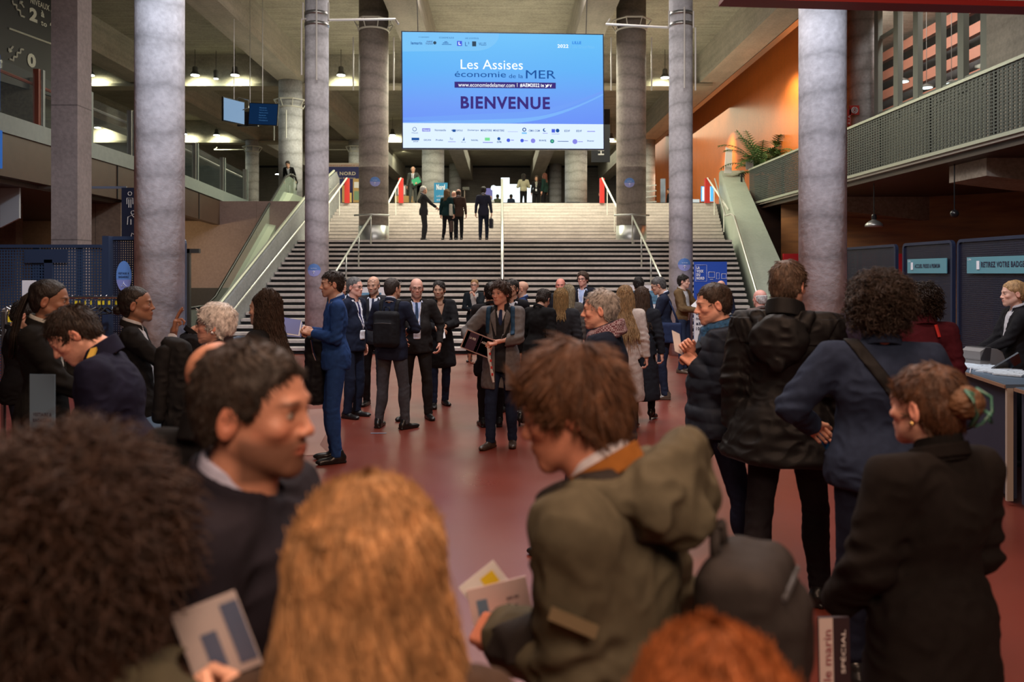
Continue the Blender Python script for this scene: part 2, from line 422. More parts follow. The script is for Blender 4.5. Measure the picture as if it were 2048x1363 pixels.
        if age: 
            Pn = g.P; m_ = (Pn[..., 1] > .04); near(Pn, g.D, lambda P: -vnoise(P*np.array([40, 40, 160.]), s.seed)*.0009*age*(P[..., 1] > .04), .01)
        V, F = surface_nets(g.D, g.lo, g.h)
        C = np.tile(s.skinc, (len(V), 1)); X, Y, Z = V[:, 0], V[:, 1], V[:, 2]; ax = np.abs(X)
        def ap(mask, col, a=1.0):
            mask = np.clip(mask, 0, 1)[:, None]*a; C[:] = C*(1-mask)+np.asarray(col)*mask
        sstep = lambda e0, e1, v: np.clip((v-e0)/(e1-e0), 0, 1)
        ap(np.exp(-(((ax-.045)/.02)**2+((Z+.035)/.022)**2))*(Y > .03), s.skinc*np.array([1.15, .8, .75]), .5)
        ap(np.exp(-((X/.013)**2+((Z+.034)/.014)**2))*(Y > .095), s.skinc*np.array([1.15, .8, .75]), .5)
        ap(np.exp(-(((ax-.085)/.012)**2))*(np.abs(Y) < .04)*(np.abs(Z) < .05), s.skinc*np.array([1.15, .75, .7]), .5)
        if beard:
            j = sstep(-.032, -.055, Z-0.35*np.maximum(0, .03-Y))*sstep(-.01, .012, Y)*sstep(-.135, -.118, Z+0*Y)
            mu = np.exp(-((X/.026)**2+((Z+.051)/.0075)**2))*(Y > .08)
            ap(np.maximum(j, mu*1.2), beardc, beard)
        lipc = s.skinc*np.array([1.0, .55, .55]) if lips is None else np.array(lips)
        ap((np.exp(-((X/.021)**4+((Z+.0665)/.0085)**4)))*(Y > .088)*(1.0), lipc, .9)
        if smile: ap((np.exp(-((X/.017)**4+((Z+.0665)/.0028)**2)))*(Y > .09), (.6, .55, .5), .8)
        else: ap(np.exp(-((X/.022)**4+((Z+.0663)/.002)**2))*(Y > .088), s.skinc*.25, .7)
        if eyes == 'open':
            e = (np.hypot((ax-.031)/.0125, (Z+.0015)/.0055) < 1)*(Y > .078); ap(e*1.0, (.36, .33, .30))
            e2 = (np.hypot(ax-.031, Z+.001) < .0056)*(Y > .078); ap(e2*1.0, (.03, .018, .012))
        lash = np.exp(-(((ax-.031)/.014)**4+((Z-(.0065 if eyes == 'open' else -.004))/.0022)**2))*(Y > .07); ap(lash, (.02, .012, .01), .85)
        if brow is not None:
            bz = .0215-.35*np.maximum(ax-.040, 0); ap(np.exp(-(((ax-.034)/.018)**4+((Z-bz)/.0042)**2))*(Y > .06), brow, .9)
        V = (V*q) @ s.Rh.T+s.hc
        return V, F, C
    def H2W(s, p): return s.hc+s.Rh @ (np.asarray(p, float)*s.hk)
    def hand_frame(s, sd):
        sh, el, wr = s.arm[sd]; d = wr-el; d /= np.linalg.norm(d)
        pn = s.palm[sd]
        if pn is None: pn = np.array([-sd*1.0, 0, 0]) if abs(d[2]) > .6 else np.array([-sd*0.6, 0, -0.6])
        elif len(pn) == 6:    # explicit direction and palm normal (person coords)
            d = np.asarray(pn[:3], float); d /= np.linalg.norm(d); pn = pn[3:]
        n = np.asarray(pn, float); n = n-d*(n @ d); n /= max(np.linalg.norm(n), 1e-6)
        sx = np.cross(d, n)   # width axis
        return wr, d, n, sx
    def hand_mesh(s, sd):
        wr, d, n, sx = s.hand_frame(sd); k = s.k*0.98; c = s.curl[sd]
        tsd = 1.0 if sd == 1 else -1.0
        # thumb lies on the side: for a right hand, looking along d with palm normal n, thumb at +sx*?; choose by handedness
        tx = sx*tsd
        mid = wr+d*0.075*k; h = min(max(s.px*0.35, 0.0026), 0.012)
        g = Grid(mid-0.125*k, mid+0.125*k, h)
        Rm = np.stack([sx, d, n], 1)
        g.cone(wr-d*.045*k, wr+d*.012*k, .024*k, .025*k, k=.01)
        g.box(wr+d*.048*k, (.040*k, .046*k, .0135*k), Rm, .012*k, k=.02)
        g.ell(wr+d*.03*k+tx*.024*k+n*.008*k, (.016*k, .03*k, .016*k), Rm, k=.015)
        Ls = ((.040, .024, .018), (.044, .028, .020), (.041, .026, .019), (.032, .020, .016))
        for i in range(4):
            off = (.030-.020*i); base = wr+d*(.090-.004*abs(i-1.2))*k+tx*off*k
            cc = c*(1.0+0.10*i) if np.isscalar(c) else c[i]
            a = 0.15+cc*1.05; p = base; dirv = d; r = (.0098-.0006*i)*k*1.02
            for j, l in enumerate(Ls[i]):
                v = d*math.cos(a)+n*math.sin(a)+tx*(off*0.9)*(1-cc*.6)
                v = v/np.linalg.norm(v); p2 = p+v*l*k*1.02
                g.cone(p, p2, r*(1-.08*j), r*(1-.08*(j+1)), k=.003); p = p2; a += cc*1.05
        tc = 0.5 if np.isscalar(c) else c[1]*.6
        p = wr+d*.025*k+tx*.030*k+n*.006*k
        v1 = d*.72+tx*(.62-.3*tc)+n*(.25+.35*tc); v1 /= np.linalg.norm(v1); p2 = p+v1*.040*k; g.cone(p, p2, .0125*k, .0105*k, k=.008)
        v2 = d*.85+tx*(.20-.3*tc)+n*(.25+.4*tc); v2 /= np.linalg.norm(v2); p3 = p2+v2*.028*k; g.cone(p2, p3, .0105*k, .0085*k, k=.003)
        V, F = surface_nets(g.D, g.lo, g.h)
        C = np.tile(s.skinc*np.array([1.04, .95, .92]), (len(V), 1))
        return V, F, C
    # ---- garments
    def top(s, name='jacket', col=(0.02, 0.02, 0.025), hem=0.78, infl=0.0, open_=None, cuff=0.0, collar=None, fold=0.006, puff=0.0, flare=0.0, m=None, sleeves=True, px=None, neckz=1.485, loose=0.0, hood=False, parts=True, rough=0.85, vent=False, tuck=False):
        k = s.k; b = s.b; h = px or min(max(s.px*1.0, 0.0065), 0.022); i = infl
        al = [v for t in s.arm.values() for v in t]
        lo = np.min(al+[s.C((-.26, -.22, hem-.02))], 0)-np.array([.1, .1, .05]); hi = np.max(al+[s.C((.26, .22, 1.53))], 0)+np.array([.1, .1, .04])
        lo[2] = min(lo[2], hem*k-.03)
        g = Grid(lo, hi, h); C = s.C; Rc = s.Rc
        E = lambda c, r, kk=.05: g.ell(C(c), tuple(np.array(r)*k), Rc, k=kk)
        bl = s.belly
        E((0, -.010, 1.30), ((.158+i)*b, (.108+i)*b, .17)); E((0, .02+bl*.4, 1.13), ((.140+i+loose)*b+bl*.4, (.100+i+loose)*b+bl*.6, .16))
        E((0, -.005, 1.00), ((.158+i+loose)*b, (.116+i+loose)*b+bl*.3, .15))
        g.cone(C((-.13, -.015, 1.405)), C((.13, -.015, 1.405)), (.062+i)*k, (.062+i)*k, k=.05)
        for sd in (1, -1): g.cone(C((sd*.15*b, -.015, 1.41)), C((sd*.045, -.025, 1.465)), (.045+i)*k, (.042+i*.6)*k, k=.04)
        if hem < 0.9:   # skirt of the garment, follows hips then hangs
            zz = np.linspace(1.0, hem, 5)
            hx = [s.hipc[0], s.hipc[1]]
            for a in range(4):
                fl = flare*(a+1)/4
                p0 = s.C((0, 0, 1.0)) if a == 0 else np.array([hx[0], hx[1], zz[a]*k]); p1 = np.array([hx[0], hx[1], zz[a+1]*k])
                g.ell((p0+p1)/2, ((.168+i+loose+fl)*k*b, (.128+i+loose+fl*.8)*k*b+bl*.3*k, (zz[a]-zz[a+1])*1.5*k), k=.04)
        if sleeves:
            for sd in (1, -1):
                sh, el, wr = s.arm[sd]; d = (wr-el)/np.linalg.norm(wr-el); end = wr-d*(.012-cuff)
                g.cone(sh, el, (.062+i*.9)*k*(.5+.5*b), (.050+i*.9)*k*(.5+.5*b), k=.03); g.cone(el, end, (.050+i*.9)*k, (.040+i*.8)*k, k=.015)
        P = g.P; D = g.D
        if fold:
            def fo(P):
                n = vnoise(P*np.array([9, 9, 5.5])+np.array([s.seed*7.3, 0, 0]), s.seed); n2 = vnoise(P*np.array([16, 16, 22.])+n[..., None]*1.2, s.seed+5)
                r = fold*(1.0*n+0.9*(1-2*np.abs(n2)))*0.8
                for sd in (1, -1):
                    if sleeves:
                        el = s.arm[sd][1]; r_ = np.linalg.norm(P-el, axis=-1); r += fold*1.2*np.exp(-(r_/.11)**2)*np.sin((P[..., 2]+.5*P[..., 1])*95+s.seed)
                return r
            near(P, D, fo)
        if puff: 
            Zl = (P-s.hipc) @ Rc[:, 2]; D -= puff*(np.abs(np.sin(Zl*math.pi/.085))**.5-.5)
        # hem, neck
        zc = P[..., 2] if hem < .93 else (P-s.hipc) @ Rc[:, 2]+s.hipc[2]
        D = smax(D, hem*k-zc+0.006*np.sin(P[..., 0]*14+s.seed), .004)
        L = (P-s.C((0, 0, 0))) @ Rc/k   # chest-frame coordinates (standing units)
        D = smax(D, L[..., 2]-neckz-(.02*np.clip(-L[..., 1]*10, -1, 1)), .01)
        if sleeves:
            for sd in (1, -1):
                sh, el, wr = s.arm[sd]; d = (wr-el)/np.linalg.norm(wr-el); end = wr+d*(-.012+cuff)
                nw = np.linalg.norm(P-wr, axis=-1) < .13
                D = np.where(nw, smax(D, ((P-end) @ d), .004), D)
        full = D.copy()
        s.L = L; s.full = full; s.g = g
        if open_:
            z0, wtop, wbot, zbot = open_   # V bottom z, half width at neck, half width below V, bottom of the opening
            zz = L[..., 2]; wv = np.where(zz > z0, wtop*(zz-z0)/(1.47-z0)+wbot, wbot)
            if wbot > 0: wv = np.where(zz > zbot, wv, -1)
            cut = np.maximum(np.abs(L[..., 0]+.004)-wv, -L[..., 1]+.02)
            D = smax(D, -cut*k, .004)
        V, F = surface_nets(D, g.lo, g.h)
        s.topm = m or cloth(col, rough)
        s.jk = mesh_np(name, V, F, s.topm, s.root)
        if collar and parts:
            s.collar(collar, s.topm, name+'_collar' if False else 'collar', s.jk, infl)
        s.upD = (g, full, L)
        return s
    def collar(s, kind, m, name, parent, infl=0.0, r=0.066, zc=1.475, hgt=.035):
        """collar ring round the neck; kind 'suit' | 'high' | 'shirt' | 'scarf'"""
        k = s.k; hgt = {'suit': .022, 'high': .042, 'shirt': .036, 'roll': .05, 'scarf': .06}.get(kind, hgt); h = min(max(s.px*.6, .004), .014)
        r = {'suit': .070, 'high': .076, 'shirt': .062, 'roll': .058, 'scarf': .088}.get(kind, r)+infl*.5
        c = s.C((0, -.02, zc)); g = Grid(c-.16, c+.16, h); L = (g.P-s.C((0, 0, 0))) @ s.Rc/k
        x, y, z = L[..., 0], L[..., 1]+.022, L[..., 2]-zc
        z = z + y*.35
        rad = np.hypot(x, y*.95); sl = r-.010*(z/.05)
        th = {'scarf': .024, 'high': .009}.get(kind, .006)
        th = max(th, h*.8)
        d = np.maximum(np.abs(rad-sl)-th, np.abs(z-hgt*.35)-hgt)
        if kind == 'scarf': d = np.hypot(np.maximum(np.abs(rad-sl)-.006, 0), np.maximum(np.abs(z)-.03, 0))-.022+.006*vnoise(L*np.array([25, 25, 60.]), s.seed)
        if kind in ('suit', 'shirt', 'high'): d = np.maximum(d, -np.maximum(np.abs(x)-(.016 if kind == 'shirt' else .035)-np.maximum(-z*.6, 0), -y))
        V, F = surface_nets((d*k).astype(np.float32), g.lo, g.h)
        if V is None: return None
        return mesh_np(name, V, F, m, parent)
    def front(s, name, m, poly, off=0.004, parent=None, back=False, th=.01):
        """piece of cloth lying on the garment: convex polygon (x,z) in the chest frame, off = stand-out"""
        g, D, L = s.upD; k = s.k
        P2 = np.stack([L[..., 0], L[..., 2]], -1); d = np.full(D.shape, -1.0, np.float32); n = len(poly)
        A = sum(poly[i][0]*poly[(i+1) % n][1]-poly[(i+1) % n][0]*poly[i][1] for i in range(n)); sg = 1 if A > 0 else -1
        for i in range(n):
            a = np.array(poly[i]); b = np.array(poly[(i+1) % n]); e = b-a; nn = np.array([e[1], -e[0]])*sg/np.linalg.norm(e)
            d = np.maximum(d, (P2-a) @ nn)
        sgn = 1 if back else -1
        dd = np.maximum(np.maximum(d*k, D-off), sgn*L[..., 1]*k+.01)
        V, F = surface_nets(dd.astype(np.float32), g.lo, g.h)
        if V is None: return None
        return mesh_np(name, V, F, m, parent or s.root)
    def shirt(s, col=(.75, .78, .85), z0=1.12, tie=None, w=.10, name='shirt', lan=None):
        m = cloth(col, .8, weave=.1)
        o = s.front(name, m, [(-w, 1.50), (w, 1.50), (w*.7, z0-.08), (-w*.7, z0-.08)], off=-.010)
        s.collar('shirt', m, 'shirt_collar', o or s.root)
        if tie: s.front('tie', cloth(tie, .6), [(-.017, 1.455), (.017, 1.455), (.030, z0-.03), (-.030, z0-.03)], off=-.003)
        return s
    def lapels(s, z0=1.12, w=.085, m=None):
        m = m or s.topm
        for sd in (1, -1):
            s.front('lapel', m, [(sd*.050, 1.475), (sd*w*1.25, 1.40), (sd*w*1.15, 1.34), (sd*.012, z0-.01), (sd*.012, z0+.02), (sd*.045, 1.36)], off=.006, parent=s.jk)
        return s
    def trousers(s, col=(.02, .02, .028), name='trousers', top=.99, hem=.055, infl=0.0, m=None, wide=1.0):
        if s.hide_legs: pass
        k = s.k; b = .6+.4*s.b; h = min(max(s.px*1.0, .0075), .022)
        pts = [v for t in s.leg.values() for v in t[:3]]; lo = np.min(pts, 0)-np.array([.15, .16, .12]); hi = np.max(pts, 0)+np.array([.15, .16, .14])
        g = Grid(lo, hi, h)
        g.ell(s.hipc+np.array([0, -.01, .02*k]), (.150*k*s.b, .108*k*s.b, .11*k), k=.04)
        for sd in (1, -1):
            hp, kn, an, _ = s.leg[sd]
            g.cone(hp, kn, (.088+infl)*k*b, (.060+infl)*k*b*wide, k=.05); g.cone(kn, an+(0, 0, -.03*k), (.060+infl)*k*b*wide, (.047+infl)*k*b*wide, k=.02)
            g.ell(kn+(kn-(hp+an)/2)*0+np.array([0, -.01, -.14*k]), (.054*k*b*wide, .064*k*b, .13*k), k=.03)
        P = g.P
        def fo(P):
            n = vnoise(P*np.array([10, 10, 6.])+s.seed*3.1, s.seed); n2 = vnoise(P*np.array([14, 14, 30.])+n[..., None]*1.5, s.seed+2)
            ank = np.exp(-((P[..., 2]-.13*k)/.09)**2)+.6*np.exp(-((P[..., 2]-.47*k)/.10)**2)+.35
            return .008*(.5*n+(1-2*np.abs(n2))*.6*ank)
        near(P, g.D, fo)
        g.D = smax(g.D, hem*k-P[..., 2], .004); g.D = smax(g.D, P[..., 2]-top*k, .004)
        V, F = surface_nets(g.D, g.lo, g.h)
        s.tro = mesh_np(name, V, F, m or cloth(col, .85), s.root)
        return s
    def skirt(s, col, hem=.45): return s
    def shoes(s, col=(.012, .011, .011), heel=0.0, rough=.3, sole=(.01, .01, .01)):
        k = s.k; h = min(max(s.px*.7, .0055), .016)
        for sd in (1, -1):
            hp, kn, an, fy = s.leg[sd]; Rm = rot('z', -fy)
            c = np.array([an[0], an[1], 0]); T = lambda p: c+Rm @ (np.asarray(p, float)*k)
            g = Grid(c+np.array([-.16, -.16, 0])-0, c+np.array([.16, .26, .15]), h)
            hz = heel
            g.cone(T((0, -.045, .045+hz)), T((0, .03, .042+hz*.8)), .040*k, .038*k, k=.02)
            g.ell(T((0, .085, .030+hz*.25)), (.043*k, .095*k, .027*k), Rm, k=.025); g.ell(T((0, .15, .024)), (.036*k, .05*k, .020*k), Rm, k=.02)
            g.cone(T((0, -.03, .05+hz)), T((0, -.02, .09+hz)), .038*k, .040*k, k=.02)
            if heel: g.cone(T((0, -.055, .0)), T((0, -.05, .05+hz)), .012*k, .02*k, k=.01)
            else: g.box(T((0, .045, .012)), (.039*k, .125*k, .012*k), Rm, .01, k=.006)
            g.D = smax(g.D, -g.P[..., 2]+.001, .001)
            V, F = surface_nets(g.D, g.lo, g.h)
            mesh_np('shoe', V, F, mat('shoe_%.3f_%.3f' % (col[0], col[2]), col, rough=rough, bump=.1, bscale=90), s.root)
        return s
    # ---- hair
    def hair(s, style='short', col=(.02, .013, .01), n=None, vol=0.0, length=.03, hairline=.062, wave=.0, messy=.4, seed=None, back=-.075, side=-.005, fc=0.0):
        q = s.hk; rng = np.random.default_rng(seed or s.seed); m = hair_mat(col); px = s.px
        h = min(max(px*.5, .0032), .013)/q
        th = .0055+vol
        ext = .17+vol
        g = Grid((-ext, -ext-.02, -.20), (ext, ext, .16+vol), h)
        P = g.P; X, Y, Z = P[..., 0], P[..., 1], P[..., 2]
        curly = style in ('curly', 'afro')
        g.ell((0, -.015, .038), (.077+th, .099+th, .084+th), k=0)
        g.ell((0, -.035, -.02), (.070+th*.8, .070+th, .075), k=.03)
        D = g.D
        # cut the face, neck and ears free
        D = smax(D, -d_ell(P, (0, .135+fc, -.020), (.100, .095, hairline+.034)), .006); D = smax(D, (Y-.034-fc-.75*np.clip(Z, 0, 1))*.8, .006)
        zb = np.where(Y > -.03, side+(-.02-Y)*.0, back+np.clip((-.03-Y)/.05, 0, 1)*0)
        zb = side+(back-side)*np.clip((-.012-Y)/.035, 0, 1)
        D = smax(D, zb-Z, .008)
        if style == 'long' or style == 'longwave' or style == 'bob':
            D = g.D; D = smax(D, -d_ell(P, (0, .125, -.045), (.066, .085, .105)), .006)
        if style == 'fringe': D = smax(D, (Z-.015)-.03*np.clip((.05-Y)/.1, -1, 1), .015)   # bald on top
        near(P, D, lambda P: (.004+.012*curly)*vnoise(P*np.array([30, 30, 30.]), s.seed+9)+(.0018+.006*curly)*vnoise(P*np.array([90, 90, 70.]), s.seed+3))
        V, F = surface_nets(D, g.lo, g.h)
        if V is None: return s
        Vs = [V]; Fs = [F]; nv = len(V)
        # strands rooted on the shell
        if n is None: n = int(np.clip(9/px if px > .004 else 2600, 250, 3000))
        tri = V[F[:, 0]]; nr = np.cross(V[F[:, 1]]-V[F[:, 0]], V[F[:, 2]]-V[F[:, 0]]); nr /= np.maximum(np.linalg.norm(nr, axis=1, keepdims=True), 1e-9)
        sel = rng.integers(0, len(F), n); p = V[F[sel]].mean(1); nn = nr[sel]
        out = p-np.array([0, -.015, .03]); out /= np.linalg.norm(out, axis=1, keepdims=True)
        crown = np.array([0, -.05, .10]); flow = p-crown; flow -= nn*np.sum(flow*nn, 1)[:, None]; flow /= np.maximum(np.linalg.norm(flow, axis=1, keepdims=True), 1e-6)
        K = 5; seg = np.zeros((n, K, 3)); rnd = rng.normal(size=(n, 3))
        rad = max(px*.30, .0009)
        if curly:
            K = 9; seg = np.zeros((n, K, 3)); t = np.linspace(0, 1, K)
            L_ = length*(.6+.8*rng.random(n)); a1 = np.cross(out, rnd); a1 /= np.linalg.norm(a1, axis=1, keepdims=True); a2 = np.cross(out, a1); ph = rng.random(n)*6.28; rc = .008+.006*rng.random(n)
            for j in range(K):
                a = ph+t[j]*9
                seg[:, j] = p-out*.006+out*(L_*t[j])[:, None]+(a1*np.cos(a)[:, None]+a2*np.sin(a)[:, None])*rc[:, None]+np.array([0, 0, -.3])*(t[j]**2*L_)[:, None]
        else:
            L_ = length*(.5+.9*rng.random(n))
            for j in range(K):
                t = j/(K-1); seg[:, j] = p-nn*.003+(flow*(1-.3*messy)+nn*(.06+messy*.45)*(1-.6*t)+rnd*.20*messy)*(L_*t)[:, None]
            if back > -.2: pass
        V2, F2 = strands(seg, rad*(.7+.6*rng.random(n))); Vs.append(V2); Fs.append(F2+nv); nv += len(V2)
        V = np.concatenate(Vs); F = np.concatenate(Fs)
        V = (V*q) @ s.Rh.T+s.hc
        s.hairo = mesh_np('hair', V, F, m, s.root)
        return s
    def fall(s, col, length=.30, n=None, wave=.010, wfreq=26, spread=.0, name='long_hair', front=.70, top=False, part=0.0, rad=None, clump=.5, seed=5, body_r=.11, tex=None):
        """hair falling from the head down over the back and shoulders, built strand by strand"""
        rng = np.random.default_rng(s.seed+seed); px = s.px; q = s.hk; n = n or int(np.clip(12/px, 350, 3500)); K = 26 if px < .006 else 12
        az = rng.uniform(-math.pi, math.pi, n); az = az*front; az = az-math.pi/2     # centred on the back (-y)
        el = rng.uniform(-.1, 1.5, n)
        ra = .076+spread*.1; rb = .098+spread*.1
        p = np.stack([ra*np.cos(az)*np.cos(el), -.012+rb*np.sin(az)*np.cos(el), .035+(.090)*np.sin(el)], 1)
        up = p.copy()
        seg = np.zeros((n, K, 3)); ph = rng.random(n)*6.28; cl = np.floor(rng.random(n)*26); ph = ph*(1-clump)+cl*clump*1.7
        rr = rng.normal(size=n)*.006
        L_ = length*(.82+.3*rng.random(n)); c0 = np.array([0, -.012, .03])
        cur = p.copy(); d = p-c0; dn = d/np.linalg.norm(d, axis=1, keepdims=True)
        tang = np.stack([dn[:, 0], dn[:, 1], np.zeros(n)], 1); tl = np.linalg.norm(tang, axis=1, keepdims=True); tang /= np.maximum(tl, .15)
        tot = (L_+.13); step = tot/(K-1)
        z = p[:, 2]; pos = p+dn*(.010+np.abs(rr))[:, None]; pp = pos.copy()
        for j in range(K):
            t = j/(K-1)
            seg[:, j] = pp+np.stack([np.cos(az+math.pi/2), np.sin(az+math.pi/2), np.zeros(n)], 1)*(wave*np.sin(wfreq*t*tot+ph)*min(1, t*3))[:, None]+tang*(wave*.7*np.cos(wfreq*t*tot*1.1+ph)*min(1, t*3))[:, None]
            e = (pp-c0)/np.array([.088+spread*.1, .108+spread*.1, .10]); r_ = np.linalg.norm(e, axis=1)
            down = np.tile(np.array([0, 0, -1.0]), (n, 1))
            nrm = e/np.maximum(r_, 1e-6)[:, None]
            above = (pp[:, 2] > .02)[:, None]
            v = down-nrm*np.sum(down*nrm, 1)[:, None]; v = np.where(above, v+tang*.12, down+tang*(spread*1.1))
            # shoulders push the fall outward / flare
            v += tang*np.where(pp[:, 2] < -.17, .28+spread, 0)[:, None]
            v /= np.maximum(np.linalg.norm(v, axis=1, keepdims=True), 1e-6)
            pp = pp+v*step[:, None]
            Re = np.array([.088+spread*.1, .108+spread*.1, .10]); e = (pp-c0)/Re; r_ = np.linalg.norm(e, axis=1); on = pp[:, 2] > -.01
            pp = np.where(on[:, None], c0+e/np.maximum(r_, 1e-6)[:, None]*Re*(1+rr*3)[:, None], pp)
        rad = rad or max(px*.36, .0011)
        V, F = strands(seg, rad*(.7+.7*rng.random(n)), 3 if n > 1500 else 4)
        base_d = -s.Rh[:, 2]
        W_ = (V*q) @ s.Rh.T+s.hc
        o = mesh_np(name, W_, F, hair_mat(col), s.root)
        return s
    def knob(s, c, r, col, name='hair_bun', strandy=True):
        q = s.hk; g = Grid(np.array(c)-r*1.5, np.array(c)+r*1.5, min(max(s.px*.5, .003), .012))
        g.ell(c, (r*1.1, r, r)); g.D -= .004*vnoise(g.P*np.array([60, 60, 140.]), s.seed)
        V, F = surface_nets(g.D, g.lo, g.h); V = (V*q) @ s.Rh.T+s.hc
        return mesh_np(name, V, F, hair_mat(col), s.root)
    def tail(s, pts, rs, col, name='ponytail'):
        P0 = [s.H2W(p) for p in pts]; mb = MB(); rng = random.Random(s.seed)
        mb.tube(P0, [r*s.hk for r in rs], 10)
        for i in range(40):
            o = [Vector((rng.gauss(0, 1), rng.gauss(0, 1), rng.gauss(0, 1)))*.7 for _ in range(1)][0]
            mb.tube([Vector(p)+o*r for p, r in zip(P0, rs)], max(s.px*.3, .001), 4)
        return mb.build(name, hair_mat(col), s.root, smooth=True)
    def glasses(s, col=(.02, .02, .02), on_head=False, name='glasses'):
        mb = MB(); t = max(s.px*.16, .0012); up = .075 if on_head else 0; yy = -.012 if on_head else 0
        for sd in (1, -1):
            c = (sd*.031, .104+yy, .0+up); ring = [s.H2W((c[0]+.023*math.cos(a), c[1]-.004*abs(math.cos(a)), c[2]+.017*math.sin(a))) for a in [i*2*math.pi/12 for i in range(13)]]
            mb.tube(ring, t, 5); mb.tube([s.H2W((sd*.053, .100+yy, .004+up)), s.H2W((sd*.078, .05, .006+up)), s.H2W((sd*.082, -.005, .004+up))], t, 5)
        mb.tube([s.H2W((-.010, .110+yy, .004+up)), s.H2W((.010, .110+yy, .004+up))], t, 5)
        return mb.build(name, mat('glasses_frame', col, rough=.3), s.root, smooth=True)
    def lanyard(s, col=(.7, .7, .75), badge=True, z=1.10):
        mb = MB(); w = max(.008, s.px*.6)
        g, D, L = s.upD
        for sd in (1, -1): s.front('lanyard', cloth(col, .6), [(sd*.055, 1.47), (sd*.055+sd*.018, 1.47), (sd*.014, z), (sd*-.004, z)], off=.004)
        if badge: s.front('badge', cloth((.75, .76, .8), .5), [(-.045, z), (.045, z), (.045, z-.12), (-.045, z-.12)], off=.012)
        return s
    def world(s, p):
        """local -> world point (Vector)"""
        a = s.root.rotation_euler[2]; c, sn = math.cos(a), math.sin(a); l = s.root.location
        return Vector((l[0]+p[0]*c-p[1]*sn, l[1]+p[0]*sn+p[1]*c, l[2]+p[2]))
    def dirw(s, d):
        a = s.root.rotation_euler[2]; c, sn = math.cos(a), math.sin(a)
        return Vector((d[0]*c-d[1]*sn, d[0]*sn+d[1]*c, d[2]))
    def grip(s, sd, along=.09, out=.018):
        """world point in the curled fingers of a hand, plus its frame vectors"""
        wr, d, n, sx = s.hand_frame(sd); return s.world(wr+d*along*s.k+n*out*s.k), s.dirw(d), s.dirw(n), s.dirw(sx)
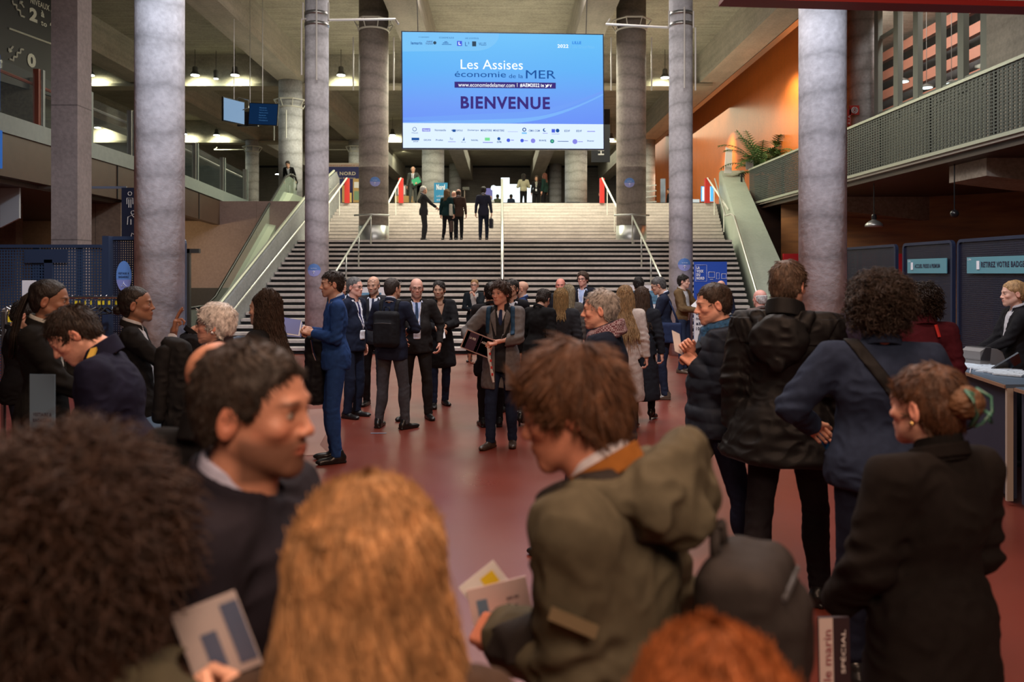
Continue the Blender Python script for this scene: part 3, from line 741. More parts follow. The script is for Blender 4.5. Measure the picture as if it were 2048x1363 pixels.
# ---------------------------------------------------------------- building materials
def concrete(name, col, board=None, bscale=6.0, ring=False, rough=0.75, var=0.28, bump=0.25, joints=None):
    if name in MATS: return MATS[name]
    m = bpy.data.materials.new(name); m.use_nodes = True; nt = m.node_tree; b = nt.nodes['Principled BSDF']; N = nt.nodes.new; L = nt.links.new
    b.inputs['Roughness'].default_value = rough; b.inputs['Specular IOR Level'].default_value = 0.35
    tc = N('ShaderNodeTexCoord'); geo = N('ShaderNodeNewGeometry')
    mp = N('ShaderNodeMapping'); L(geo.outputs['Position'], mp.inputs[0])
    n1 = N('ShaderNodeTexNoise'); n1.inputs['Scale'].default_value = 1.3; n1.inputs['Detail'].default_value = 9; n1.inputs['Roughness'].default_value = .65; L(mp.outputs[0], n1.inputs['Vector'])
    n2 = N('ShaderNodeTexNoise'); n2.inputs['Scale'].default_value = 14; n2.inputs['Detail'].default_value = 5; L(mp.outputs[0], n2.inputs['Vector'])
    a = N('ShaderNodeMath'); a.operation = 'ADD'; L(n1.outputs[0], a.inputs[0]); L(n2.outputs[0], a.inputs[1])
    h = a.outputs[0]
    if board:
        mb_ = N('ShaderNodeMapping'); L(geo.outputs['Position'], mb_.inputs[0]); mb_.inputs['Scale'].default_value = board
        n3 = N('ShaderNodeTexNoise'); n3.inputs['Scale'].default_value = bscale; n3.inputs['Detail'].default_value = 3; L(mb_.outputs[0], n3.inputs['Vector'])
        a2 = N('ShaderNodeMath'); a2.operation = 'ADD'; L(h, a2.inputs[0]); L(n3.outputs[0], a2.inputs[1])
        a3 = N('ShaderNodeMath'); a3.operation = 'MULTIPLY'; L(a2.outputs[0], a3.inputs[0]); a3.inputs[1].default_value = .667; h = a3.outputs[0]
    mr = N('ShaderNodeMapRange'); L(h, mr.inputs[0]); mr.inputs[1].default_value = .72; mr.inputs[2].default_value = 1.28; mr.inputs[3].default_value = 1-var; mr.inputs[4].default_value = 1+var
    fac = mr.outputs[0]
    if ring:   # pour joints and fine drips of the cardboard-tube formwork
        sx = N('ShaderNodeSeparateXYZ'); L(geo.outputs['Position'], sx.inputs[0])
        w = N('ShaderNodeTexWave'); w.wave_type = 'BANDS'; w.bands_direction = 'Z'; w.inputs['Scale'].default_value = .62; w.inputs['Distortion'].default_value = 3.5; w.inputs['Detail'].default_value = 4; w.inputs['Detail Scale'].default_value = 1.6; L(geo.outputs['Position'], w.inputs['Vector'])
        pw_ = N('ShaderNodeMath'); pw_.operation = 'POWER'; L(w.outputs['Fac'], pw_.inputs[0]); pw_.inputs[1].default_value = .12
        mr2 = N('ShaderNodeMapRange'); L(pw_.outputs[0], mr2.inputs[0]); mr2.inputs[1].default_value = .55; mr2.inputs[2].default_value = 1; mr2.inputs[3].default_value = .70; mr2.inputs[4].default_value = 1
        mu = N('ShaderNodeMath'); mu.operation = 'MULTIPLY'; L(fac, mu.inputs[0]); L(mr2.outputs[0], mu.inputs[1]); fac = mu.outputs[0]
    if joints:   # thin dark joints every 'joints' metres along an axis: (axis index, pitch, dark)
        ax, pitch, dark = joints
        sx = N('ShaderNodeSeparateXYZ'); L(geo.outputs['Position'], sx.inputs[0])
        md = N('ShaderNodeMath'); md.operation = 'PINGPONG'; L(sx.outputs[ax], md.inputs[0]); md.inputs[1].default_value = pitch/2
        lt = N('ShaderNodeMath'); lt.operation = 'GREATER_THAN'; L(md.outputs[0], lt.inputs[0]); lt.inputs[1].default_value = .012
        mr3 = N('ShaderNodeMapRange'); L(lt.outputs[0], mr3.inputs[0]); mr3.inputs[3].default_value = dark; mr3.inputs[4].default_value = 1
        mu = N('ShaderNodeMath'); mu.operation = 'MULTIPLY'; L(fac, mu.inputs[0]); L(mr3.outputs[0], mu.inputs[1]); fac = mu.outputs[0]
    mx = N('ShaderNodeMix'); mx.data_type = 'RGBA'; mx.blend_type = 'MULTIPLY'; mx.inputs['Factor'].default_value = 1; mx.inputs['A'].default_value = (*col, 1); L(fac, mx.inputs['B'])
    L(mx.outputs['Result'], b.inputs['Base Color'])
    bp = N('ShaderNodeBump'); bp.inputs['Strength'].default_value = bump; bp.inputs['Distance'].default_value = .02; L(h, bp.inputs['Height']); L(bp.outputs[0], b.inputs['Normal'])
    MATS[name] = m; return m
def emis(name, col, s, var=0):
    if name in MATS: return MATS[name]
    m = bpy.data.materials.new(name); m.use_nodes = True; nt = m.node_tree
    b = nt.nodes['Principled BSDF']; b.inputs['Base Color'].default_value = (0, 0, 0, 1); b.inputs['Roughness'].default_value = .6; b.inputs['Specular IOR Level'].default_value = .1
    b.inputs['Emission Color'].default_value = (*col, 1); b.inputs['Emission Strength'].default_value = s
    MATS[name] = m; return m

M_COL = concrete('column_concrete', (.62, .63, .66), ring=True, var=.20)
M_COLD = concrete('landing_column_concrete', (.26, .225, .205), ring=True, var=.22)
M_CEIL = concrete('ceiling_concrete', (.36, .345, .28), board=(.15, 2.2, 1), bscale=3.0, var=.33)
M_BEAM = concrete('beam_concrete', (.42, .40, .34), board=(1, .12, 2.5), bscale=2.5, var=.25)
M_STEP = concrete('step_stone', (.52, .47, .44), board=(.35, 1, 1), bscale=5, var=.20, bump=.1)
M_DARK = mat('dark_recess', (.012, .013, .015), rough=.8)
M_BACK = concrete('back_wall_concrete', (.17, .16, .15), board=(.12, 1, 3), bscale=3, var=.3)
M_STEEL = mat('brushed_steel', (.45, .46, .44), rough=.35, metal=.85)
M_WHITEP = mat('white_paint', (.72, .72, .66), rough=.4)
M_RED = mat('red_paint', (.55, .035, .03), rough=.4)
M_NAVYMET = mat('navy_perforated_metal', (.035, .055, .11), rough=.45, metal=.4)
M_PAPER = mat('white_paper', (.75, .74, .74), rough=.6)

# ---------------------------------------------------------------- floor
def floor_mat():
    m = bpy.data.materials.new('red_resin_floor'); m.use_nodes = True; nt = m.node_tree; b = nt.nodes['Principled BSDF']; N = nt.nodes.new; L = nt.links.new
    geo = N('ShaderNodeNewGeometry'); n = N('ShaderNodeTexNoise'); n.inputs['Scale'].default_value = .55; n.inputs['Detail'].default_value = 3; L(geo.outputs['Position'], n.inputs['Vector'])
    cr = N('ShaderNodeValToRGB'); cr.color_ramp.elements[0].position = .35; cr.color_ramp.elements[0].color = (.160, .034, .022, 1); cr.color_ramp.elements[1].position = .7; cr.color_ramp.elements[1].color = (.205, .042, .027, 1)
    L(n.outputs[0], cr.inputs[0]); L(cr.outputs[0], b.inputs['Base Color'])
    n2 = N('ShaderNodeTexNoise'); n2.inputs['Scale'].default_value = 1.2; n2.inputs['Detail'].default_value = 6; L(geo.outputs['Position'], n2.inputs['Vector'])
    mr = N('ShaderNodeMapRange'); mr.inputs[1].default_value = .3; mr.inputs[2].default_value = .7; mr.inputs[3].default_value = .27; mr.inputs[4].default_value = .38; L(n2.outputs[0], mr.inputs[0]); L(mr.outputs[0], b.inputs['Roughness'])
    n3 = N('ShaderNodeTexNoise'); n3.inputs['Scale'].default_value = 9; L(geo.outputs['Position'], n3.inputs['Vector']); bp = N('ShaderNodeBump'); bp.inputs['Strength'].default_value = .008; L(n3.outputs[0], bp.inputs['Height']); L(bp.outputs[0], b.inputs['Normal'])
    b.inputs['Specular IOR Level'].default_value = .5
    return m
MB().box((-30, -4, -.2), (28, 34, 0)).build('floor', floor_mat(), kind='structure', label='glossy red resin floor of the entrance hall')
# pale round inlays in the red floor on the left
o = link_mesh('floor_inlay', [(-3.9+1.2*math.cos(a), 8.6+1.6*math.sin(a), .002) for a in [i*.35 for i in range(18)]], [tuple(range(18))], mat('pale_inlay', (.33, .17, .13), rough=.25)); tag(o, kind='structure')
o = link_mesh('floor_inlay', [(-2.35, 8.0, .003), (-1.75, 8.1, .003), (-1.95, 8.55, .003), (-2.2, 10.9, .003), (-2.9, 10.7, .003)], [(0, 1, 2, 3, 4)], MATS['pale_inlay']); tag(o, kind='structure')

# ---------------------------------------------------------------- staircase
S0, RI, TR, NL = 18.1, .144, .363, 20
XL = -6.4
def xr(y): return 5.9+.194*(y-18.1)
ZL = NL*RI; YL = S0+(NL)*TR      # landing
NU = 12; YU = 27.6; ZU = ZL+NU*RI; YT = YU+NU*TR
def steps(mb, dark, y0, z0, n, th):
    for i in range(n):
        y = y0+i*TR; z = z0+(i+1)*RI; yb = y+TR+.05 if i < n-1 else y+.4
        mb.prism([(XL, y, z-th), (xr(y), y, z-th), (xr(yb), yb, z-th), (XL, yb, z-th)], (0, 0, th))
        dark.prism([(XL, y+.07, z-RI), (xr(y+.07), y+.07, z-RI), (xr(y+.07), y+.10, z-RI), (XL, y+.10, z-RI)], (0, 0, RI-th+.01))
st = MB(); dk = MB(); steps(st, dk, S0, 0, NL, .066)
st.prism([(XL, YL-.1, ZL-.1), (xr(YL), YL-.1, ZL-.1), (xr(YU), YU+.3, ZL-.1), (XL, YU+.3, ZL-.1)], (0, 0, .1))
stair = st.build('staircase', M_STEP, kind='structure', label='wide concrete staircase rising from the red floor')
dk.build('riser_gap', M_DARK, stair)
st = MB(); dk = MB(); steps(st, dk, YU, ZL, NU, .108)
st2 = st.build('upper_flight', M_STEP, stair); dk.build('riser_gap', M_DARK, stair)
link_mesh('nosing_strip', [(XL, YT+.02, ZU+.002), (xr(YT), YT+.02, ZU+.002), (xr(YT), YT+.02, ZU+.06), (XL, YT+.02, ZU+.06)], [(0, 1, 2, 3)], M_DARK, stair)
MB().prism([(XL, S0+.2, 0), (XL, YL, ZL-.25), (XL, 32, ZL-.25), (XL, 32, 0)], (.08, 0, 0)).prism([(xr(S0), S0+.2, 0), (xr(YL), YL, ZL-.25), (xr(32), 32, ZL-.25), (xr(32), 32, 0)], (.05, 0, 0)).build('stair_side', M_BACK, stair)
# upper hall floor
MB().box((-32, YT, ZU-.5), (30, 76, ZU)).build('floor_upper', mat('upper_floor', (.17, .14, .12), rough=.3), kind='structure', label='upper hall floor at the top of the stairs')
MB().box((-11, YT-.2, ZU-.45), (11, YT, ZU-.02)).build('trim_landing', M_BACK, kind='structure')

# parapets of the staircase
def ribbon(pts, w, h0=None, x=None):
    """wall of thickness w following (x,y,ztop) points down to z=h0(y)"""
    mb = MB()
    for a, b in zip(pts, pts[1:]):
        za, zb = h0(a[1]), h0(b[1])
        mb.add([(a[0], a[1], za), (a[0]+w, a[1], za), (b[0]+w, b[1], zb), (b[0], b[1], zb), a, (a[0]+w, a[1], a[2]), (b[0]+w, b[1], b[2]), b],
               [(0, 3, 2, 1), (4, 5, 6, 7), (0, 1, 5, 4), (1, 2, 6, 5), (2, 3, 7, 6), (3, 0, 4, 7)])
    return mb
M_PAR = concrete('parapet_concrete', (.22, .23, .235), var=.2)
M_GREENP = concrete('green_grey_panel', (.36, .41, .35), var=.10, bump=.05, rough=.45)
lp = ribbon([(-6.58, 17.9, .90), (-6.58, 26.1, 4.19), (-6.58, 31.0, 5.75), (-6.58, 31.5, 5.55), (-6.58, 31.9, 4.6)], .17, h0=lambda y: 0 if y < 27 else 2.6)
lpo = lp.build('stair_parapet', M_PAR, label='dark concrete parapet between the escalator and the stairs', cat='parapet')
MB().tube([(-6.50, 17.9, .96), (-6.50, 26.1, 4.25), (-6.50, 30.9, 5.80)], .045, 6).build('coping', mat('coping_metal', (.42, .44, .36), rough=.4, metal=.5), lpo)
mb = MB().tube([(-6.30, 18.2, .78), (-6.30, 26.1, 3.72), (-6.30, 30.8, 5.3)], .028, 8)
for y in (19.5, 21.5, 23.5, 25.5, 27.5, 29.5): mb.tube([(-6.30, y, .78+.3722*(y-18.2)), (-6.42, y, .70+.3722*(y-18.2))], .015, 6)
mb.build('handrail', M_STEEL, lpo)
# right parapet: broad sloping top, running outwards
rp = MB(); pa = [(2.69+.19*17.0, 17.0, .06), (2.69+.19*31.6, 31.6, 5.9), (2.69+.19*32.4, 32.4, 5.9)]
for a, b in zip(pa, pa[1:]):
    za, zb = (0, 2.5) if b[1] < 32 else (2.5, 4.6); wa, wb = .95, .77
    rp.add([(a[0], a[1], 0), (a[0]+wa, a[1], 0), (b[0]+wb, b[1], 0), (b[0], b[1], 0), a, (a[0]+wa, a[1], a[2]), (b[0]+wb, b[1], b[2]), b],
           [(0, 3, 2, 1), (4, 5, 6, 7), (0, 1, 5, 4), (1, 2, 6, 5), (2, 3, 7, 6), (3, 0, 4, 7)])
rpo = rp.build('sloping_parapet', M_GREENP, label='broad pale green sloping parapet on the right of the stairs', cat='parapet')
mb = MB(); Xr = lambda y: xr(y)+.08
mb.tube([(Xr(19.5)+.0, 19.5, 1.35), (Xr(25.2), 25.2, 3.63), (Xr(26.2), 26.2, 3.78)], .03, 8); mb.tube([(Xr(26.2)-.0, 26.2, 3.78), (Xr(26.6)-.15, 26.6, 3.75), (Xr(31.4)-.15, 31.4, 5.55)], .03, 8)
mb.build('handrail', M_STEEL, rpo)

# handrails of the flights
def rail(name, pts, posts, m=M_STEEL, r=.03, label=None, group=None, base=None):
    e = empty(name, pts[0], label=label, cat='handrail', group=group); L0 = Vector(pts[0])
    MB().tube([Vector(p)-L0 for p in pts], r, 8).build('rail', m, e, smooth=True)
    for p in posts:
        b = Vector(p[:3]); top = p[3]; MB().tube([b-L0, Vector((b.x, b.y, top))-L0], .022, 8).build('post', m, e, smooth=True)
    return e
def zst(y):
    if y < S0: return 0
    if y < YL: return min(ZL, (math.floor((y-S0)/TR)+1)*RI)
    if y < YU: return ZL
    return min(ZU, ZL+(math.floor((y-YU)/TR)+1)*RI)
c = .022
rail('centre_handrail', [(c, 18.4, .10), (c, 18.3, 1.0), (c, 25.3, 3.85), (c, 27.4, 3.88), (c, 31.7, 5.55), (c, 31.9, ZU)], [(c, y, zst(y), z) for y, z in ((20, 1.69), (22, 2.5), (24, 3.3), (26.4, 3.86), (29, 4.5))], r=.045, label='steel handrail straight up the middle of the stairs')
for sgn, xa, xb, nm in ((-1, -4.25, -4.05, 'left'), (1, 4.0, 4.06, 'right')):
    rail('handrail', [(xb-sgn*0-.55, 24.85, 3.64), (xb, 24.78, 3.66), (xb+.55, 24.85, 3.64)], [], label='short steel rail across the front of the %s landing column' % nm)
    rail('handrail', [(xb, 24.8, 3.64), (xa, 19.9, 1.70), (xa, 19.0, 1.33)], [(xa+(xb-xa)*t, 19.6+5.2*t, zst(19.6+5.2*t), 1.58+2.06*t) for t in (.05, .35, .65, .98)], label='sloping steel handrail on the %s half of the lower flight' % nm)
for x, nm in ((-6.12, 'beside the escalator parapet'), (-3.98, 'left of the landing'), (3.98, 'right of the landing'), (8.15, 'beside the sloping green parapet')):
    e = empty('red_post_handrail', (x, 31.5, ZU), label='white upper handrail with a red end post, '+nm, cat='handrail')
    MB().box((-.09, -.02, 0), (.09, .16, .98)).build('end_post', M_RED, e)
    xo = -.0 if x < 8 else -.3
    MB().tube([(0, 0, .98), (xo-.1*(1 if x < 0 else -1), -3.6, -.55)], .035, 8).build('rail', M_WHITEP, e, smooth=True)
    for t in (.35, .8): MB().tube([(xo*t-.1*t*(1 if x < 0 else -1), -3.6*t, .98-1.53*t), (xo*t-.1*t*(1 if x < 0 else -1), -3.6*t, zst(31.5-3.6*t)-ZU)], .018, 6).build('post', M_WHITEP, e)

# ---------------------------------------------------------------- columns
def column(x, y, r, z0, z1, m, label, ringz=None, nseg=40):
    o = MB().lathe((x, y, 0), [(r, z0), (r, z1)], nseg).build('column', m, smooth=False, kind='structure', label=label)
    o.data.polygons.foreach_set('use_smooth', [True]*len(o.data.polygons))
    for p in o.data.polygons[-2:]: p.use_smooth = False
    return o
column(-4.14, 9.65, .284, 0, 10.7, M_COL, 'nearest pale round concrete column on the left')
column(3.99, 9.9, .281, 0, 10.7, M_COL, 'nearest pale round concrete column on the right')
column(-4.15, 17.9, .262, 0, 10.7, M_COL, 'slim round column at the foot of the stairs, left')
column(4.03, 17.9, .262, 0, 10.7, M_COL, 'slim round column at the foot of the stairs, right')
for x, l in ((-4.10, 'left'), (4.16, 'right')):
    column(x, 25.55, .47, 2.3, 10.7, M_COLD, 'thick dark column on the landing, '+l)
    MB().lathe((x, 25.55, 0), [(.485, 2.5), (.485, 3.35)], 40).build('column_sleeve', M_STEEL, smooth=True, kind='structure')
column(-8.45, 31.9, .465, 4.6, 9.5, M_COL, 'round column at the top of the escalator')
for x in (-14.4, -8.45, 8.5): column(x, 46, .37, ZU, 9.5, M_COL, 'far round column of the upper hall')
for x in (-3.95, 4.3): column(x, 46, .64, ZU, 10.7, M_COL, 'thick far column behind the screen')
for x in (-3.78, 4.4): column(x, 65, .5, ZU, 10.7, M_COL, 'slim far column behind the screen')
column(11.3, 24.9, .46, 4.3, 10.7, M_COL, 'round column behind the right balcony mesh')
# square pillar left
MB().box((-8.2, 14.5, 0), (-7.72, 15.0, 10.7)).build('pillar', concrete('pillar_concrete', (.20, .165, .155), var=.2, joints=(2, 2.45, .55)), kind='structure', label='square concrete pillar on the left')

# ---------------------------------------------------------------- ceiling
MB().box((-32, 20, 10.7), (30, 76, 11.2)).build('ceiling', M_CEIL, kind='structure', label='board-marked concrete ceiling')
for x in (-20.5, -14.5, -8.45, -2.85, 2.85, 8.45):
    MB().box((x-.47, 20, 9.5), (x+.47, 70, 10.75)).build('ceiling_beam', M_BEAM, kind='structure', label='long concrete ceiling beam')
MB().box((8.0, 3, 9.5), (8.92, 20, 10.75)).build('ceiling_beam', M_BEAM, kind='structure')
MB().box((-14.97, 10, 9.5), (-14.03, 20, 10.75)).build('ceiling_beam', M_BEAM, kind='structure')
for y in (32.3, 46.2):
    MB().box((-32, y, 9.45), (8.5, y+.5, 10.75)).build('cross_beam', M_BEAM, kind='structure', label='concrete cross beam under the ceiling')
    MB().box((-32, y-.25, 9.36), (8.5, y+.55, 9.47)).build('cross_beam', mat('beam_ledge', (.42, .40, .32), rough=.8), kind='structure')
MB().box((-32, 66, 4), (30, 66.5, 10.8)).build('wall_back', M_BACK, kind='structure', label='dark far wall of the upper hall')
MB().box((-32, 65.9, 10.55), (30, 66, 10.72)).build('trim_1', M_DARK, kind='structure')

# ---------------------------------------------------------------- spotlights under the ceiling
M_LAMP = emis('lamp_face', (.85, 1.0, .92), 30)
M_LAMPB = mat('lamp_body', (.10, .10, .09), rough=.5)
YG = (1.0, .95, .60)
def downlight(px, py, Y, power=260, group='ceiling downlights along the cross beams', label=None, wash=True, r=.17, aim=(0, 1.2, -1)):
    p = pw(px, py, Y); e = empty('ceiling_light', p, label=label, cat='light', group=group)
    MB().lathe((0, 0, 0), [(.07, .34), (.10, .30), (.10, .16), (r, .04), (r, 0)], 16).build('housing', M_LAMPB, e)
    MB().lathe((0, 0, -.005), [(r*.93, 0), (r*.93, -.012)], 16).build('lamp_disc', M_LAMP, e)
    MB().tube([(0, 0, .34), (0, 0, 10.75-p.z)], .012, 6).build('rod', M_LAMPB, e)
    if power: spot('lamp_light', p+Vector((0, 0, -.05)), p+Vector(aim), power*.85, YG, 130, .8, .12)
    return e
for i, (px, py) in enumerate(((180, 150), (390, 150), (470, 150), (682, 150), (1330, 155))):
    downlight(px, py, 31.6, 300, label='round downlight on the near cross beam, '+['leftmost, at the pillar', 'left of the pair before the monitors', 'right of the pair before the monitors', 'between slim and thick left columns', 'beside the right slim column'][i])
for i, (px, py) in enumerate(((195, 255), (368, 268), (433, 270), (785, 270), (1222, 278))):
    downlight(px, py, 45.4, 430, label='round downlight on the far cross beam, '+['seen above the left balcony', 'just right of the big left column', 'above the left balcony glass', 'left of the welcome screen', 'right of the welcome screen'][i])
for i, (px, py) in enumerate(((467, 288), (667, 287), (556, 348), (806, 300), (1410, 158), (405, 226), (1187, 290))):
    downlight(px, py, 58, 350 if i < 4 else 0, r=.2, label='distant ceiling downlight '+['above the balcony end', 'between the left columns', 'low over the escalator head', 'at the corner of the screen', 'by the orange wall', 'under the long left beam', 'at the lower right screen corner'][i])
downlight(432, 157, 31.8, 0, r=.09, label='small bright spot between the two downlights')
for px, py, l in ((853, 28, 'left'), (1161, 31, 'right')):
    p = pw(px, py, 26.5); e = empty('spotlight', p, label='small white spotlight above the screen, '+l, cat='light')
    MB().lathe((0, 0, -.1), [(.09, 0), (.12, .2)], 12).build('housing', M_LAMPB, e); MB().lathe((0, -.03, -.12), [(.08, 0), (.08, .02)], 12).build('lamp_disc', emis('cool_lamp', (.75, .78, 1), 14), e)
    MB().tube([(0, 0, .1), (0, 0, 10.75-p.z)], .012, 6).build('rod', M_LAMPB, e)

# ---------------------------------------------------------------- screen
def screen_mat():
    m = bpy.data.materials.new('screen_picture'); m.use_nodes = True; nt = m.node_tree; b = nt.nodes['Principled BSDF']; N = nt.nodes.new; L = nt.links.new
    tc = N('ShaderNodeTexCoord'); sx = N('ShaderNodeSeparateXYZ'); L(tc.outputs['Object'], sx.inputs[0])
    mr = N('ShaderNodeMapRange'); mr.inputs[1].default_value = .6; mr.inputs[2].default_value = 3.2; L(sx.outputs['Z'], mr.inputs[0])
    cr = N('ShaderNodeValToRGB'); e = cr.color_ramp.elements; e[0].color = (.13, .27, .93, 1); e[1].color = (.12, .52, .93, 1); n = e.new(.25); n.color = (.14, .33, .93, 1); n = e.new(.6); n.color = (.11, .44, .93, 1); L(mr.outputs[0], cr.inputs[0])
    b.inputs['Base Color'].default_value = (0, 0, 0, 1); L(cr.outputs[0], b.inputs['Emission Color']); b.inputs['Emission Strength'].default_value = 1.0
    return m
ES = 1.0
SO = pw(806, 295.5, 21.8); SX = (pw(1207, 297.3, 22.2)-SO); SW = SX.length; SH = 3.17
scr = empty('led_screen', SO, label='large hanging blue LED screen reading BIENVENUE', cat='screen')
MS = frame((0, 0, 0), SX)
bx = MB().box((-.03, .01, -.03), (SW+.03, .14, SH+.03), MS).build('housing', mat('screen_frame', (.01, .02, .06), rough=.5), scr)
pic = link_mesh('picture', [(0, 0, 0), (SW, 0, 0), (SW, 0, SH), (0, 0, SH)], [(0, 1, 2, 3)], screen_mat(), scr); pic.matrix_local = MS
u = SW/401.0
def sx_(px): return (px-806)*u
def sz_(py, px=1000): return SH-(py-(65+(px-806)*.0135))*SH/230.5
white = emis('screen_white', (.72, .86, 1.0), 1.05*ES); sblue = emis('screen_blue_ink', (.01, .10, .42), .8*ES); spur = emis('screen_purple_ink', (.045, .025, .20), 1.0*ES)
pale = emis('screen_pale_blue', (.20, .56, .95), 1.0*ES); swhite = emis('screen_text_white', (.9, .95, 1), 1.2*ES)
flat(MS, [(0, 0), (SW, 0), (SW, sz_(248.5, 1000)), (0, sz_(248.5, 1000))], white, scr, 'white_band', .004)
pts = [(0, SH), (0, sz_(104, 806)), (sx_(950), sz_(103, 950))]+[(sx_(950)+sx_(806+48)*math.sin(a), sz_(103, 950)+(sz_(68, 1000)-sz_(103, 1000))*(1-math.cos(a))) for a in [i*math.pi/2/8 for i in range(1, 9)]]+[(sx_(998), SH)]
flat(MS, list(reversed(pts)), pale, scr, 'corner_swoosh', .004)
def wave(y0, y1, y2, t, m_, nm, x0=806):
    n = 24; top = []; bot = []
    for i in range(n+1):
        s_ = i/n; x = x0+(1207-x0)*s_; y = y0+(y1-y0)*s_*1.4-(y2)*max(0, s_-.55)**2*8
        top.append((sx_(x), sz_(y))); bot.append((sx_(x), sz_(min(y+t*math.sin(math.pi*min(1, s_+.1)*.9)+1, 248))))
    vs = top+bot; fs = [(i, n+1+i, n+2+i, i+1) for i in range(n)]
    link_mesh(nm, [MS @ Vector((x, -.005 if nm == 'wave_band' else -.006, z)) for x, z in vs], fs, m_, scr)
wave(238, 222, 22, 14, emis('screen_wave_a', (.17, .36, .95), 1.0*ES), 'wave_band'); wave(247, 236, 28, 8, emis('screen_wave_b', (.20, .46, .97), 1.0*ES), 'wave_line')
def st_(body, x0, x1, yt, yb, m_, bold=0, d=.010): return text(body, MS, (x1-x0)*u, sz_(yt)-sz_(yb), m_, scr, x0=sx_(x0), z0=sz_(yb), depth=d, bold=bold)
st_('Les Assises', 921, 1045, 121, 140, swhite)
st_('économie', 909, 1011, 144.5, 156, sblue); st_('de la', 1017, 1045, 149, 157, sblue); st_('MER', 1051, 1111, 141, 157.5, sblue)
flat(MS, [(sx_(908.5), sz_(177.5)), (sx_(1111), sz_(177.5)), (sx_(1111), sz_(165.5)), (sx_(908.5), sz_(165.5))], spur, scr, 'address_bar', .008)
st_('www.economiedelamer.com', 916, 1028, 167.5, 175.5, swhite, 0, .012); st_('|', 1033, 1033.8, 167, 175, swhite, 0, .012); st_('#AEM2022', 1039, 1078, 167.5, 175.5, swhite, .02, .012); st_('in', 1081, 1087, 168.5, 174.5, swhite, .03, .012)
link_mesh('bird_icon', [MS @ Vector((sx_(x), -.012, sz_(y))) for x, y in ((1089, 175), (1092, 173), (1089, 169), (1093, 171), (1095, 168.5), (1097, 169.5), (1096, 173), (1092, 175.5))], [tuple(range(8))], swhite, scr)
st_('V', 1098, 1103, 169, 175, swhite, .03, .012)
st_('BIENVENUE', 920.5, 1099, 194.5, 219.5, spur, .034)
for t_, a, b, y0, y1, m_ in (('co-organisateurs', 838, 859, 76, 79, sblue), ('ECONOMIE BLEUE', 879, 908, 76.5, 79.5, sblue), ('AVEC LE SOUTIEN DE', 930, 957, 77, 80, sblue), ('lemarin', 823, 845, 86.5, 92.5, sblue), ('ouest', 854, 866, 84, 88, spur), ('france', 852, 866, 88, 92, spur), ('VILLES', 957, 972, 86.5, 92.5, sblue),
                             ('8/9 nov.', 1115, 1136, 81, 85.5, pale), ('2022', 1115, 1137, 88, 95, swhite), ('LILLE', 1145, 1163, 81.5, 87, emis('screen_mid_blue', (.01, .16, .75), 1)), ('Lille Grand Palais', 1145, 1190, 89.5, 95.5, pale)):
    st_(t_, a, b, y0, y1, m_, .02 if t_ in ('2022', 'LILLE', 'lemarin') else 0)
flat(MS, [(sx_(1140.7), sz_(95)), (sx_(1141.5), sz_(95)), (sx_(1141.5), sz_(81)), (sx_(1140.7), sz_(81))], pale, scr, 'divider', .01)
sq = emis('logo_violet', (.07, .12, .75), 1); sk = emis('logo_dark', (.03, .06, .10), 1); sg = emis('logo_green', (.20, .75, .32), 1); sl = emis('logo_lilac', (.25, .25, .80), 1)
def rect(x0, y0, x1, y1, m_, nm='logo', d=.010): flat(MS, [(sx_(x0), sz_(y1)), (sx_(x1), sz_(y1)), (sx_(x1), sz_(y0)), (sx_(x0), sz_(y0))], m_, scr, nm, d)
def disc(x, y, r, m_, nm='logo', d=.010): flat(MS, [(sx_(x)+r*u*math.cos(a), sz_(y)+r*u*math.sin(a)) for a in [i*math.pi/8 for i in range(16)]], m_, scr, nm, d)
rect(914, 84, 924, 94, sq); st_('L', 917, 922, 86, 92, swhite, .02, .014); rect(944, 84.5, 952, 94.5, sk); disc(870, 88.5, 3.2, sk); st_('L³', 930, 938, 86, 94, sblue)
rect(884, 91, 903, 92, sblue); rect(886, 88, 897, 89.2, sblue); rect(889, 85.5, 895, 86.7, sblue)
row1 = [('', 829), ('Nord', 852), ('Normandie', 880), ('MÉTROPOLE', 913), ('Dunkerque', 945), ('MINISTERE', 971), ('MINISTERE', 996), ('', 1024), ('', 1047), ('CMA CGM', 1067), ('', 1088), ('', 1110), ('EDF', 1133), ('EDF', 1157), ('', 1182)]
for t_, x in row1:
    if t_ == 'Nord': rect(844, 259, 860, 265.5, sl); st_('Nord', 846, 858, 260.5, 264.5, white, .02, .014)
    elif t_: st_(t_, x-11 if len(t_) > 4 else x-5, x+11 if len(t_) > 4 else x+6, 260.5, 264.5, sblue, .015)
disc(829, 261, 4.2, sblue); disc(829, 261, 3.2, white, 'logo', .014); st_('Wärtsilä', 823, 836, 267, 269.5, sblue)
rect(1014, 264.5, 1034, 265.1, sl); rect(1042, 266, 1052, 269, pale); disc(1047, 260.5, 4, sblue); disc(1047, 260.5, 2.2, white, 'logo', .014)
disc(1088, 261, 3.6, sblue); disc(1089.5, 260.5, 2.6, white, 'logo', .014); rect(1084, 267, 1094, 268, sl); rect(1102, 259, 1109, 266, sq); disc(1114, 262, 3.8, sblue); rect(1102, 268.5, 1118, 269.3, sl)
rect(904, 261, 910, 266, sblue); rect(1174, 262.5, 1190, 264, sl); 
row2 = [('GICAN', 854), ('Prefet', 878), ('NAVAL', 948), ('RWE', 1084), ('Ifremer', 1181)]
for t_, x in row2: st_(t_, x-7, x+7, 280.5, 284, sblue, .015)
rect(823, 278, 838, 283, sblue); st_('2024', 826, 836, 284, 286.5, sblue, .02); st_('Fec', 899, 905, 277, 282, sblue); rect(895, 285, 910, 286, sl)
